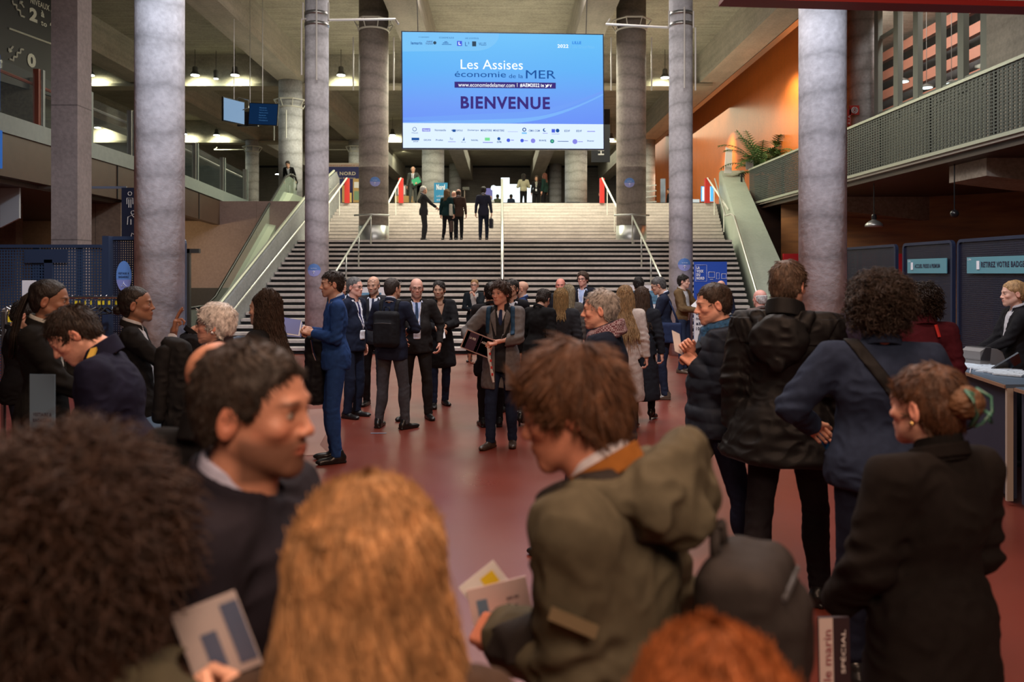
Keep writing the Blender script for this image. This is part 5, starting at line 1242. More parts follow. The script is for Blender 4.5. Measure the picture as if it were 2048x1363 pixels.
# window wall of the right gallery
wx = 11.5; M_MUL = mat('mullion_green_grey', (.26, .30, .27), rough=.5)
for i, y in enumerate((24.2, 23.0, 21.9, 20.75, 19.75, 18.8, 17.9)):
    MB().box((wx-.12, y-.13, 6.3), (wx+.02, y+.13, 12)).build('mullion', M_MUL, kind='structure'); MB().box((wx-.05, y+.14, 6.3), (wx+.0, y+.18, 12)).build('mullion', M_WHITEP, kind='structure')
MB().box((wx-.1, 17.5, 6.55), (wx+.1, 24.2, 6.68)).build('trim_sill', M_MUL, kind='structure'); MB().box((wx-.05, 23.0, 8.9), (wx+.05, 24.2, 9.0)).build('trim_transom', M_MUL, kind='structure')
MB().box((wx-.05, 17.5, 4.3), (wx+.05, 24.2, 6.55)).build('wall_gallery', mat('gallery_panel', (.22, .24, .20), rough=.5), kind='structure')
MB().box((wx+.02, 17.5, 6.68), (wx+.04, 24.3, 12)).build('window_1', glass('window_glass', (.25, .28, .28), .12, .02), kind='structure', label='tall gallery windows between green-grey mullions')
MB().box((wx-.6, 15.0, 4.3), (wx+.6, 17.9, 12)).build('wall_right_upper', M_BEAM, kind='structure', label='concrete wall end at the top right')
M_SAL = mat('salmon_slat', (.36, .15, .095), rough=.6, var=.15); 
for i in range(9):
    MB().box((15, 8, 6.4+i*.75), (15.2, 34, 6.75+i*.75)).build('reflected_slat', M_SAL, kind='structure')  # solid bands standing in for orange slats reflected in the window glass
MB().box((15.8, 6, 4), (16, 36, 14)).build('wall_exterior', mat('ext_dark', (.05, .05, .052), rough=.7, var=.5, vscale=9), kind='structure'); MB().box((11.6, 6, 4.3), (16, 34, 4.5)).build('floor_gallery', MATS['upper_floor'], kind='structure')
for i, (px, py) in enumerate(((1806, 163), (1853, 175), (1903, 167))):
    p = pw(px, py, 26); p = Vector((13.6, 13.6*FPX/(px-PX0), 0)); p.z = CZ+(PY0-py)*p.y/FPX
    e = empty('ceiling_light', p, label='pendant light seen through the gallery window, '+['leftmost and bluish', 'middle one', 'rightmost one'][i], cat='light', group='lights behind the gallery windows'); MB().lathe((0, 0, 0), [(.04, .12), (.2, .03), (.2, 0)], 14).build('shade', M_LAMPB, e); MB().lathe((0, 0, -.02), [(.17, 0), (.17, .015)], 14).build('lamp_disc', emis('gallery_glow', (.8, 1, 1), 6), e)
    MB().tube([(0, 0, .1), (0, 0, 2.5)], .01, 5).build('rod', M_LAMPB, e)
# fire hose sign
p = pw(1694, 251, 24.43); e = empty('fire_hose_sign', p, label='red fire hose sign on the far right column', cat='sign'); s_ = 24/FPX
MB().box((0, 0, 0), (8*s_, .03, 33*s_)).build('strip', M_RED, e); MB().box((5*s_, 0, 22*s_), (25*s_, .03, 41*s_)).build('plate', M_RED, e)
MB().tube([(15*s_+6*s_*math.cos(a), -.02, 31*s_+6*s_*math.sin(a)) for a in [i*.6 for i in range(12)]], .02, 5).tube([(15*s_+3*s_*math.cos(a), -.02, 31*s_+3*s_*math.sin(a)) for a in [i*.9 for i in range(8)]], .015, 5).build('hose_symbol', WINK, e); text('R.I.A', frame((6.6*s_, 0, 3*s_), (0, 0, 1), (-1, 0, 0)), 18*s_, 5*s_, WINK, e, depth=.02)
# big metal lamp, black ball
e = empty('pendant_lamp', pw(1748, 453, 20), label='metal pendant lamp hanging under the right balcony', cat='lamp')
MB().lathe((0, 0, 0), [(.22, 0), (.20, .07), (.13, .13), (.07, .16), (.055, .18)], 20).build('shade', M_STEEL, e, smooth=True); MB().lathe((0, 0, .15), [(.055, 0), (.06, .05), (.06, .12), (.05, .16)], 12).build('lamp_holder', M_HNG, e); MB().tube([(0, 0, .3), (0, 0, 4.1-pw(1748, 453, 20).z)], .012, 5).build('cord', M_HNG, e)
p = pw(1909, 427, 16.5); e = empty('black_ball_lamp', p, label='black ball hanging under the right balcony', cat='lamp'); MB().lathe((0, 0, -.085), [(.085*math.sin(a), .085-.085*math.cos(a)) for a in [.15+i*.28 for i in range(11)]], 16).build('ball', M_HNG, e, smooth=True); MB().tube([(0, 0, .05), (0, 0, 4.1-p.z)], .012, 5).build('cord', M_HNG, e)
# perforated screens with blue signs
M_SIGNB = mat('sign_teal', (.10, .28, .34), rough=.4)
for i, (y0, y1, txt, lab) in enumerate(((16.95, 14.7, None, 'perforated screen nearest the big right column, without a sign'), (14.45, 12.85, 'ACCUEIL PRESSE & PREMIUM', 'perforated screen with the ACCUEIL PRESSE sign'), (12.72, 9.6, 'RETIREZ VOTRE BADGE', 'perforated screen with the RETIREZ VOTRE BADGE sign'))):
    e = screen_panel((7.3, y0, 0), (0, -1), y0-y1, 2.38, 'tall dark '+lab, m=M_PERFD, mf=mat('frame_navy_dark', (.02, .03, .07), rough=.4, metal=.4), bars=(.3, .68))
    if txt:
        w = y0-y1; a, b = (.14, .92) if i == 1 else (.1, .9); M_I = Matrix.Identity(4)
        MB().box((w*a, -.05, 1.84), (w*b, -.035, 2.09)).build('sign_board', M_SIGNB, e)
        if i == 2: text(txt, M_I, w*.32, .085, INK, e, x0=w*.22, z0=1.93, depth=.055, bold=.03)
        else: text(txt, M_I, w*.5, .07, INK, e, x0=w*.30, z0=1.93, depth=.055, bold=.03)
        MB().box((w*(a+.085), -.06, 1.90), (w*(a+.085)+.07, -.055, 2.03)).build('badge_icon', WINK, e)
        text('Lille', M_I, .09, .03, WINK, e, x0=w*a+.03, z0=2.04, depth=.055)
e = screen_panel((8.4, 19.6, 0), (1, -.1), .32, 2.42, 'small grey mesh screen left of the big right column', m=M_MESH, mf=MATS['coping_metal'], bars=())
rw = empty('red_hoarding', (8.15, 23, 0), label='red hoarding with white lettering behind the right screens', cat='hoarding')
MB().box((0, 0, 0), (3.5, .1, 2.4)).build('board', mat('hoarding_red', (.62, .02, .025), rough=.5), rw); text('LIVE', Matrix.Identity(4), 1.4, .55, WINK, rw, x0=1.9, z0=1.5, depth=.01, bold=.04); text('TICKETS', Matrix.Identity(4), 1.1, .22, WINK, rw, x0=1.75, z0=.95, depth=.01)
# palm, banner and card on the balcony corner
e = empty('potted_palm', (9.65, 29.6, 4.55), label='green potted palm behind the right balcony mesh', cat='plant'); M_FR = mat('palm_green', (.05, .11, .03), rough=.5, var=.4, vscale=9)
MB().lathe((0, 0, 0), [(.2, 0), (.27, .9)], 16).build('pot', mat('pot_grey', (.12, .12, .12)), e); rng = random.Random(3); mb = MB()
fr = []
for i in range(34):
    az = rng.uniform(0, 6.28); el = rng.uniform(.35, 1.45); L1 = rng.uniform(1.2, 2.0); pts = []; p = Vector((0, 0, .9)); 
    for j in range(9):
        e2 = el-(j/8)**1.6*(1.3 if i % 6 else .3); d = Vector((math.cos(az)*math.cos(e2), math.sin(az)*math.cos(e2), math.sin(e2))); p = p+d*L1/8; p.x = min(p.x, .52); pts.append(p.copy())
    mb.tube(pts, .012, 4)
    for j in range(1, 9):
        for t_ in (0, .5):
            q = pts[j-1].lerp(pts[j], t_); tdir = (pts[j]-pts[j-1]).normalized(); sd_ = tdir.cross(Vector((0, 0, 1))).normalized()
            for s2 in (-1, 1):
                l = .42*math.sin(.3+2.6*(j+t_)/9.5); tip = q+sd_*s2*l*.8+tdir*l*.6+Vector((0, 0, -.06)); n_ = sd_.cross(tdir)*.004; wv = tdir*.034
                mb.add([q-wv, q+wv, tip, q+n_], [(0, 1, 2), (1, 0, 3), (1, 3, 2), (3, 0, 2)])
mb.build('fronds', M_FR, e)
e = empty('white_banner', pw(1449, 346, 30.6), label='narrow white roll-up banner beside the palm', cat='banner'); MB().prism([(0, 0, 0), (.28, 0, 0), (.30, 0, .9), (.06, 0, 1.0)], (0, .05, 0)).build('panel', M_PAPER, e)
e = empty('small_notice', (8.95, 29.0, 5.6), label='small grey notice card on top of the balcony mesh', cat='sign'); MB().box((-.05, 0, 0), (.22, .02, .34)).build('card', mat('notice_grey', (.33, .38, .42)), e)

# ---------------------------------------------------------------- column rings with lights
def ring_frame(cx, cy, r, z, label, arm=None, tubes=4, tl=1.4, m=M_WHITEP, hgt=.28):
    e = empty('column_ring', (cx, cy, z), label=label, cat='light fitting'); R1 = r+.18; pts = [(R1*math.cos(a), R1*math.sin(a), hgt) for a in [math.pi/8+i*math.pi/4 for i in range(9)]]
    MB().tube(pts, .028, 6).build('upper_ring', m, e); MB().tube([(r*1.04*math.cos(a), r*1.04*math.sin(a), 0) for a in [i*math.pi/10 for i in range(21)]], .03, 6).build('lower_ring', m, e)
    mb = MB()
    for i in range(8):
        a = math.pi/8+i*math.pi/4; mb.tube([(R1*math.cos(a), R1*math.sin(a), hgt), (r*1.04*math.cos(a), r*1.04*math.sin(a), 0)], .018, 5)
    mb.build('struts', m, e)
    for i in range(tubes):
        a = [-.05, math.pi+.05, -1.57, 1.57][i]; MB().tube([(R1*math.cos(a), R1*math.sin(a), -.2), (R1*math.cos(a), R1*math.sin(a), -.2-tl)], .024, 6).build('light_tube', m, e)
    if arm: MB().tube([(R1*.9*arm[0]/abs(arm[0]), 0, hgt*.5), (arm[0], 0, hgt*.5), (arm[0]+(.18 if arm[0] < 0 else -.18), 0, hgt*.5+.12)], .025, 6).build('arm', m, e)
    return e
ring_frame(-4.10, 25.55, .47, pw(755, 52, 25).z, 'white octagonal ring on the left landing column', tl=1.7, tubes=2); ring_frame(4.16, 25.55, .47, pw(1255, 52, 25).z, 'white octagonal ring on the right landing column', tl=1.7, tubes=2)
ring_frame(-8.45, 31.9, .465, pw(580, 212, 31.5).z, 'white ring on the column at the escalator top', tl=1.1, tubes=3)
for x, px, l, ar in ((-14.4, 510, 'leftmost', 1), (-8.45, 712, 'second', -1)): ring_frame(x, 46, .37, pw(px, 304, 46).z, 'white ring on the %s far column' % l, tubes=0, arm=(-2.2, 0))
for x, l, ar in ((-3.78, 'left', 2.6), (4.4, 'right', -2.6)): ring_frame(x, 65, .5, pw(px, 306, 65).z, 'white ring on the slim far column below the screen, '+l, tubes=0, arm=(ar, 0))
for cx, l, sg2 in ((-4.15, 'left', -1), (4.03, 'right', 1)):
    e = empty('column_clamp', (cx, 17.9, 0), label='steel clamps with white light tubes on the slim column, '+l, cat='light fitting')
    z1 = pw(633, 18, 17.6).z; z2 = pw(633, 36, 17.6).z
    for zz in (z1-.08, z2-.12): MB().lathe((0, 0, zz), [(.275, 0), (.275, .08)], 32).build('clamp', M_STEEL, e, smooth=True)
    f = lambda px, pyt, pyb, nm: MB().tube([pw(px, pyt, 17.55)-Vector((cx, 17.9, 0)), pw(px, pyb, 17.55)-Vector((cx, 17.9, 0))], .018, 6).build(nm, M_WHITEP, e)
    if sg2 < 0:
        f(633, -5, 160, 'light_tube'); f(603, 38, 150, 'light_tube'); f(606, 5, 40, 'light_tube'); f(657, 5, 40, 'bracket')
        MB().tube([pw(657, 40, 17.6)-Vector((cx, 17.9, 0)), pw(790, 38, 20)-Vector((cx, 17.9, 0)), pw(797, 48, 20)-Vector((cx, 17.9, 0))], .03, 6).build('cross_arm', M_WHITEP, e); MB().tube([pw(603, 38, 17.55)-Vector((cx, 17.9, 0)), pw(612, 38, 17.7)-Vector((cx, 17.9, 0))], .02, 5).build('bracket', M_WHITEP, e)
    else:
        f(1369, 14, 176, 'light_tube'); f(1391, 55, 181, 'light_tube'); f(1387, 22, 56, 'light_tube'); f(1338, 22, 56, 'bracket')
        MB().tube([pw(1337, 55, 17.6)-Vector((cx, 17.9, 0)), pw(1213, 48, 20)-Vector((cx, 17.9, 0)), pw(1220, 38, 20)-Vector((cx, 17.9, 0))], .03, 6).build('cross_arm', M_WHITEP, e)
# round stickers on the columns
def sticker(px, py, Y, r, cx, cy, cr, label, arrow=True):
    """disc wrapped on a column"""
    x = (px-PX0)*Y/FPX; z = CZ+(PY0-py)*Y/FPX; a0 = math.atan2(-(cy), 0)
    e = empty('round_sticker', (0, 0, 0), label=label, cat='sticker'); 
    def P(dx, dz, o): 
        xx = x+dx-cx; return Vector((cx+xx, cy-math.sqrt(max((cr+o)**2-xx*xx, 0)), z+dz))
    def fan(pred, m, nm, o):
        pts = [(r*math.cos(a), r*math.sin(a)) for a in [i*math.pi/16 for i in range(32)]]; pts = [p for p in pts if pred(p)]
        vs = []; n_ = len(pts); zs = sorted(set(round(p[1], 4) for p in pts))
        rows = []
        for zz in [(-r+2*r*i/16) for i in range(17)]:
            if not pred((0, zz)): continue
            hw = math.sqrt(max(r*r-zz*zz, 0)); rows.append([P(-hw+2*hw*k/8, zz, o) for k in range(9)])
        vs = [p for row in rows for p in row]; fs = [(i*9+k, i*9+k+1, (i+1)*9+k+1, (i+1)*9+k) for i in range(len(rows)-1) for k in range(8)]
        link_mesh(nm, vs, fs, m, e)
    fan(lambda p: True, mat('sticker_blue', (.10, .22, .52), rough=.5), 'disc', .006); fan(lambda p: p[1] <= r*.12, mat('sticker_violet', (.28, .30, .60), rough=.5), 'lower_disc', .009)
    yy = cy-math.sqrt(max(cr*cr-(x-cx)**2, 0))-.02
    mb = MB().tube([(x, yy, z-r*.6), (x, yy, z-r*.1)], .006, 4).tube([(x-r*.2, yy, z-r*.3), (x, yy, z-r*.1), (x+r*.2, yy, z-r*.3)], .006, 4); mb.build('arrow', WINK, e)
    text('Les Assises', frame((x-r*.45, yy, z+r*.22), (1, 0, 0)), r*.9, r*.16, WINK, e, depth=0)
    return e
sticker(628, 540, 17.65, .145, -4.15, 17.9, .262, 'round blue sticker with an arrow on the left slim column'); sticker(1369, 529, 17.65, .145, 4.03, 17.9, .262, 'round blue sticker with an arrow on the right slim column')
sticker(750, 363, 25.1, .155, -4.10, 25.55, .47, 'round violet sticker on the left landing column'); sticker(1259, 365, 25.1, .155, 4.16, 25.55, .47, 'round violet sticker on the right landing column')

# ---------------------------------------------------------------- monitors
tv = empty('monitor', pw(525, 250, 24), R(-8), label='dark blue ceiling monitor facing the hall', cat='monitor')
MB().box((-.46, 0, 0), (.46, .06, .66), Matrix.Rotation(R(4), 4, 'Y')).build('casing', M_HNG, tv); MB().box((-.44, -.012, .02), (.44, 0, .64), Matrix.Rotation(R(4), 4, 'Y')).build('display', emis('monitor_blue', (.004, .022, .07), .8), tv)
for i in range(6): text(['Bienvenue', 'Salle plenière', 'Espace presse', 'Restaurant', 'Exposition', 'Vestiaire'][i], frame((0, -.02, 0), (1, 0, -.07)), .22+.03*(i % 3), .035, emis('monitor_text', (.05, .16, .35), 1), tv, x0=-.12, z0=.5-i*.075, depth=0)
tv2 = empty('monitor', pw(468, 246, 24), R(62), label='pale ceiling monitor turned sideways, left of the dark one', cat='monitor'); MB().box((-.42, 0, 0), (.42, .06, .72)).build('casing', M_HNG, tv2); MB().box((-.40, -.012, .03), (.40, 0, .69)).build('display', emis('monitor_pale', (.22, .36, .55), .9), tv2)
tv3 = empty('monitor', pw(503, 252, 25), 0, label='back of a black ceiling monitor behind the other two', cat='monitor'); MB().box((-.45, 0, 0), (.2, .1, .45)).build('casing', M_HNG, tv3)
mb = MB()
for px_, pb, yy in ((468, 240, 24.03), (500, 225, 25.05), (525, 215, 24.03)): mb.tube([pw(px_, pb, yy), Vector((pw(px_, pb, yy).x, yy, 10.72))], .012, 4)
mb.tube([pw(460, 210, 24.3), pw(478, 195, 24.3), pw(497, 200, 24.3), pw(497, 215, 24.3), pw(480, 222, 24.3), pw(460, 210, 24.3)], .02, 5)
t = mb.build('monitor_mount', M_STEEL); tag(t, 'hanging steel frame carrying the ceiling monitors', 'mount')

# ---------------------------------------------------------------- things on the ground and in the upper hall
def rollup(px0, px1, pyt, pyb, Y, m, label, name='rollup_banner', cat='banner', th=.03):
    a = pw(px0, pyb, Y); b = pw(px1, pyt, Y); e = empty(name, a, label=label, cat=cat); MB().box((0, 0, 0), (b.x-a.x, th, b.z-a.z)).build('panel', m, e); e['w'] = b.x-a.x; return e, b.x-a.x, b.z-a.z
I4 = Matrix.Identity(4)
e, w, h = rollup(1388, 1454, 523, 716, 17.1, mat('banner_blue_a', (.012, .07, .42), rough=.5), 'blue and white LA VOIX DU NORD roll-up banner by the slim column')
MB().box((0, -.012, 0), (w, -.002, h*.60)).build('white_field', M_PAPER, e); MB().box((-.02, -.05, -.02), (w+.02, .1, .05)).build('foot', M_STEEL, e)
for i, t_ in enumerate(('LA', 'VOIX', 'DU', 'NORD')): text(t_, I4, (.07, .15, .08, .17)[i], .062, WINK, e, x0=.05, z0=h-.16-i*.075, depth=.015, bold=.06)
mb = MB().tube([(.03, -.01, h-.07), (.27, -.01, h-.07), (.27, -.01, h-.42), (.03, -.01, h-.42), (.03, -.01, h-.07)], .004, 4); mb.tube([(.31, -.01, h-.22), (.44, -.01, h-.22), (.44, -.01, h-.34), (.31, -.01, h-.34), (.31, -.01, h-.22)], .006, 4).tube([(.34, -.01, h-.38), (.41, -.01, h-.38)], .006, 4).tube([(.48, -.01, h-.24), (.54, -.01, h-.24), (.54, -.01, h-.37), (.48, -.01, h-.37), (.48, -.01, h-.24)], .005, 4).tube([(.59, -.01, h-.26), (.69, -.01, h-.26), (.69, -.01, h-.36), (.59, -.01, h-.36), (.59, -.01, h-.26)], .006, 4).build('line_drawing', WINK, e)
for i, t_ in enumerate(('Découvrez', 'nos offres', 'abonnés', '100% num.')): text(t_, I4, .42, .07, INK, e, x0=.04, z0=h*.45-i*.11, depth=.02, bold=.03)
link_mesh('tower_drawing', [(.12, -.015, h*.60), (.24, -.015, h*.60), (.21, -.015, h*.68), (.18, -.015, h*.74), (.15, -.015, h*.68)], [(0, 1, 2, 3, 4)], WINK, e)
for px0, px1, pyt, pyb, l in ((713, 770, 574, 600, 'left, behind the men in suits'), (1254, 1322, 570, 612, 'right, behind the man with papers')):
    a = pw(px0, pyb, 17.4); e = empty('display_board', (a.x, 17.4, 0), label='white display board with a blue wave picture, '+l, cat='display board'); b = pw(px1, pyt, 17.4); w = b.x-a.x
    MB().box((0, 0, a.z-.5), (w, .05, b.z)).build('board', M_PAPER, e); MB().box((.08, -.01, a.z+.05), (w-.08, 0, b.z-.12)).build('picture', mat('wave_picture', (.10, .24, .36), rough=.5, var=.7, vscale=4, stretch=(1, 1, 6)), e)
    for x in (.06, w-.06): MB().box((x-.02, .05, 0), (x+.02, .09, b.z-.1)).build('leg', M_STEEL, e)
YF = 33.0
def zfl(): return ZU
e, w, h = rollup(868, 895, 365, 425, 34.5, mat('banner_cyan', (.01, .22, .45), rough=.5), 'cyan Nord roll-up banner beside the thick far column'); text('Nord', I4, w*.62, h*.18, WINK, e, x0=w*.18, z0=h*.76, depth=.01, bold=.05); text('la RÉUSSITE', I4, w*.6, h*.07, WINK, e, x0=w*.2, z0=h*.52, depth=.01); text('est en nous', I4, w*.5, h*.06, WINK, e, x0=w*.2, z0=h*.40, depth=.01)
nb = empty('exhibition_stand', (pw(640, 405, 37).x, 37, ZU), label='navy stand wall reading LE NORD under a cream header', cat='stand'); ax = pw(640, 405, 37).x
def nx(px): return pw(px, 0, 37).x-ax
def nz(py): return pw(0, py, 37).z-ZU
MB().box((0, .1, 0), (nx(722), .2, nz(325))).build('header', mat('cream_header', (.50, .42, .36)), nb); MB().box((0, .05, 0), (nx(719), .1, nz(333))).build('panel', mat('stand_navy', (.02, .022, .12)), nb)
text('MÉTROPOLE EUROPÉENNE DE LILLE', I4, nx(720)-nx(652), .10, mat('header_red', (.35, .06, .03)), nb, x0=nx(652), z0=nz(332), depth=-.09); text('LE NORD', I4, nx(711)-nx(664), nz(343)-nz(350), mat('cream_ink', (.62, .55, .45)), nb, x0=nx(664), z0=nz(350), depth=-.04, bold=.03); text("c'est de naissance", I4, nx(710)-nx(675), .08, MATS['cream_ink'], nb, x0=nx(675), z0=nz(357), depth=-.04)
M_PLY = mat('plywood', (.50, .32, .12), rough=.6)
for px0, px1, pyt, l, nm in ((684, 693, 370, 'left of the red post', 'plywood_shelf'), (706, 720, 357, 'with small pictures, at the navy wall', 'plywood_stand')):
    a = pw(px0, 405, 36); e = empty(nm, (a.x, 36, ZU), label='plywood display stand '+l, cat='display'); w = pw(px1, 0, 36).x-a.x; h = pw(0, pyt, 36).z-ZU
    MB().box((0, 0, 0), (w, .12, h)).build('panel', M_PLY, e)
    if px0 > 700:
        MB().box((.05, -.01, h*.72), (w-.05, 0, h*.9)).build('photo', M_PAPER, e); MB().box((.05, -.01, h*.35), (w-.05, 0, h*.62)).build('photo', mat('green_photo', (.2, .32, .2)), e)
e = empty('yellow_board', (pw(697, 405, 35).x, 35, ZU), label='small yellow board behind the red post', cat='board'); MB().box((0, 0, 0), (.13, .05, .75)).build('panel', mat('board_yellow', (.7, .5, .15)), e)
e = empty('wooden_counter', (pw(789, 405, 35).x, 35, ZU), label='low wooden counter with papers, behind the landing column', cat='counter'); MB().box((0, 0, 0), (.75, .5, .62)).build('body', M_PLY, e); MB().box((.1, .05, .62), (.5, .1, 1.1)).build('screen', mat('monitor_grey', (.2, .2, .2)), e); MB().box((.14, .04, .68), (.46, .05, 1.05)).build('picture', M_PAPER, e)
e = empty('low_table', (pw(806, 405, 34.2).x, 34.2, ZU), label='low wooden table behind the walking man', cat='table'); MB().box((0, 0, .2), (.9, .4, .28)).build('top', M_PLY, e); MB().box((.02, .02, 0), (.08, .38, .2)).build('leg', M_PLY, e); MB().box((.82, .02, 0), (.88, .38, .2)).build('leg', M_PLY, e)
# giant letter behind
e = empty('giant_letter', (pw(785, 405, 50).x, 50, ZU), label='large pale slanted letter form standing in the upper hall', cat='sculpture'); s_ = 50/FPX
MB().prism([(0, 0, 0), (22*s_, 0, 0), (30*s_, 0, 10*s_), (58*s_, 0, 88*s_), (46*s_, 0, 85*s_), (36*s_, 0, 70*s_)], (0, .4, 0)).prism([(46*s_, 0, 85*s_), (58*s_, 0, 88*s_), (62*s_, 0, 0), (50*s_, 0, 0)], (0, .4, 0)).build('letter_body', mat('letter_grey', (.30, .29, .27)), e)
# luminous booth
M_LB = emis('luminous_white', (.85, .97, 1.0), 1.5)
e = empty('luminous_booth', (pw(985, 405, 47).x, 47, ZU), label='bright white illuminated booth at the centre of the upper hall', cat='booth'); s_ = 47/FPX; b0 = 985
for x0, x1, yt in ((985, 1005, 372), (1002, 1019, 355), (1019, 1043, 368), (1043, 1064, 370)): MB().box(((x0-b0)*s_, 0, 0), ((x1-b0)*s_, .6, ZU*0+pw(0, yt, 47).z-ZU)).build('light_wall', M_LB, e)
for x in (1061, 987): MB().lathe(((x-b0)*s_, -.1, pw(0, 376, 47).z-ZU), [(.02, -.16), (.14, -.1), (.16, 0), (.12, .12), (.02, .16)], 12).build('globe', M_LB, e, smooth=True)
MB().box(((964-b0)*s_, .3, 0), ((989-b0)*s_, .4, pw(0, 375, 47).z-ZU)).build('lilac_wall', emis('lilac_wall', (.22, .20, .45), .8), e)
e = empty('lectern', (pw(1133, 405, 40).x, 40, ZU), label='grey lectern sign before the thick far column on the right', cat='lectern'); s_ = 40/FPX; MB().box((0, 0, 0), (27*s_, .3, 10*s_)).build('base', mat('lectern_cream', (.45, .42, .38)), e); MB().box((0, -.02, 10*s_), (27*s_, .05, 32*s_)).build('sign_plate', mat('lectern_grey', (.15, .17, .21)), e); text('ACCUEIL', I4, 14*s_, 3*s_, WINK, e, x0=6*s_, z0=20*s_, depth=.03)
e = empty('camera_stand', (pw(929, 405, 42).x, 42, ZU), label='tall thin stand with a spotlight beside the slim far column', cat='stand'); MB().tube([(0, 0, 0), (0, 0, 1.7)], .03, 6).build('pole', M_STEEL, e); MB().box((-.1, -.1, 1.6), (.25, .1, 1.75)).build('lamp_head', M_LAMPB, e)
e = empty('magazine_rack', (pw(1284, 405, 33.5).x, 33.5, ZU), label='magazine rack with slanted shelves behind the handrail post', cat='rack'); w = pw(1312, 0, 33.5).x-pw(1284, 0, 33.5).x
for x in (0, w): MB().tube([(x, 0, 0), (x, .1, 1.0)], .015, 5).build('post', M_HNG, e)
for i in range(4): MB().prism([(0, -.12, .12+i*.23), (w, -.12, .20+i*.23), (w, .1, .24+i*.23), (0, .1, .16+i*.23)], (0, 0, .03)).build('shelf', mat('magazine_grey', (.35, .36, .36), var=.6, vscale=12), e)
e, w, h = rollup(1321, 1331, 357, 416, 34, mat('banner_grey_blue', (.22, .27, .36), var=.4, vscale=3), 'narrow grey blue banner right of the magazine rack')
e = empty('info_screen', (pw(1404, 405, 33.5).x, 33.5, ZU), label='bright screen with a blue square logo at the top of the stairs', cat='screen'); s_ = 33.5/FPX; MB().box((0, .1, 12*s_), (24*s_, .16, 42*s_)).build('casing', emis('cyan_edge', (.1, .5, 1), 1.2), e); MB().box((1.5*s_, .08, 13.5*s_), (18*s_, .1, 40.5*s_)).build('display', emis('display_white', (.75, .92, 1), 1.3), e); MB().box((6*s_, .07, 20*s_), (15*s_, .08, 31*s_)).build('logo', emis('logo_blue2', (.02, .18, .75), 1), e); MB().box((8*s_, .1, 0), (10*s_, .14, 12*s_)).build('stand', M_STEEL, e)
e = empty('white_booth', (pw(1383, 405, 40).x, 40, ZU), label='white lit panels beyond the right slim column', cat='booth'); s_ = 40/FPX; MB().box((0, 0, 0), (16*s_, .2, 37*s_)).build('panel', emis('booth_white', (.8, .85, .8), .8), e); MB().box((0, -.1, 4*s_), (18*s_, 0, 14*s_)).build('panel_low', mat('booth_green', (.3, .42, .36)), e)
e = empty('hall_sign', (pw(1183, 324, 40).x, 40, pw(1183, 324, 40).z), label='dark hanging hall sign with letters turned sideways', cat='sign'); s_ = 40/FPX; MB().box((0, 0, 0), (37*s_, .1, 106*s_)).build('board', mat('hall_sign_navy', (.012, .016, .03)), e); text('HALL', frame((20*s_, 0, 14*s_), (0, 0, 1), (-1, 0, 0)), 44*s_, 12*s_, WINK, e, x0=0, z0=-5*s_, depth=.02, bold=.03)
MB().tube([(18*s_, .05, 106*s_), (18*s_, .05, 10.7-e.location[2])], .02, 5).build('rod', M_HNG, e)
e = empty('green_sign', (pw(931, 405, 46).x, 44, ZU), label='small dark green exit sign low behind the group on the stairs', cat='sign'); MB().box((0, 0, 0), (.4, .05, .35)).build('plate', mat('exit_green', (.02, .10, .06)), e)
# red beam across the top right corner (very near)
MB().prism([pw(1450, -12, 5.0), pw(2080, 2, 5.0), pw(2080, 14, 5.0), pw(1450, -3, 5.0)], (0, .15, 0)).build('trim_red_beam', mat('red_beam', (.20, .012, .01), rough=.4), kind='structure')
t = MB().box((-.09, -.01, 0), (.09, .01, .004)).build('floor_paper', mat('blue_scrap', (.3, .4, .55))); t.location = at(757, 866, .004); tag(t, 'small scrap of paper lying on the red floor', 'paper')
# ---------------------------------------------------------------- people
def P(label, qx, pyt, u, yaw, z0=0.0, group=None, dx=0, top=0.012, **kw):
    """qx = where the body stands in the photo, pyt = top of the head, u = pixels per metre there"""
    H = CZ-(pyt-PY0)/u-z0-top; a = dict(px=min(max(1.9/u, .0036), .02)); a.update(kw)
    if 'H' in a: H = a.pop('H')
    return Person(label, (qx-PX0)/u, FPX/u, z0, yaw, H, group=group, **a)
BLK = (.010, .010, .012); BLK2 = (.016, .015, .016); NAVY = (.012, .017, .035); NAVY2 = (.018, .027, .06); CHAR = (.028, .028, .031); GREY = (.075, .075, .078); WHT = (.62, .64, .70); LBL = (.36, .45, .68)
DH = (.012, .008, .006); BR = (.035, .019, .011); LBR = (.10, .052, .024); BLD = (.30, .18, .075); GRH = (.22, .21, .20); WHH = (.50, .49, .47)
def suit(p, col=NAVY, shirt=WHT, tie=None, hem=.82, trous=None, face=True, hair=('short', DH), brow=DH, beard=0, shoes=(.012, .011, .011), z0=1.12, shirtw=.095, lan=False, full=True, vent=False, **bk):
    p.body(brow=brow, beard=beard, full=full, **bk); p.top('jacket', col, hem=hem, open_=(z0, shirtw, 0, 0) if face else None, collar='suit')
    if face:
        p.shirt(shirt, z0, tie); p.lapels(z0)
        if lan: p.lanyard()
    else: p.collar('shirt', cloth(shirt, .8), 'shirt_collar', p.root)
    p.trousers(trous or col); p.shoes(shoes)
    if hair: p.hair(hair[0], hair[1], **(hair[2] if len(hair) > 2 else {}))
    return p
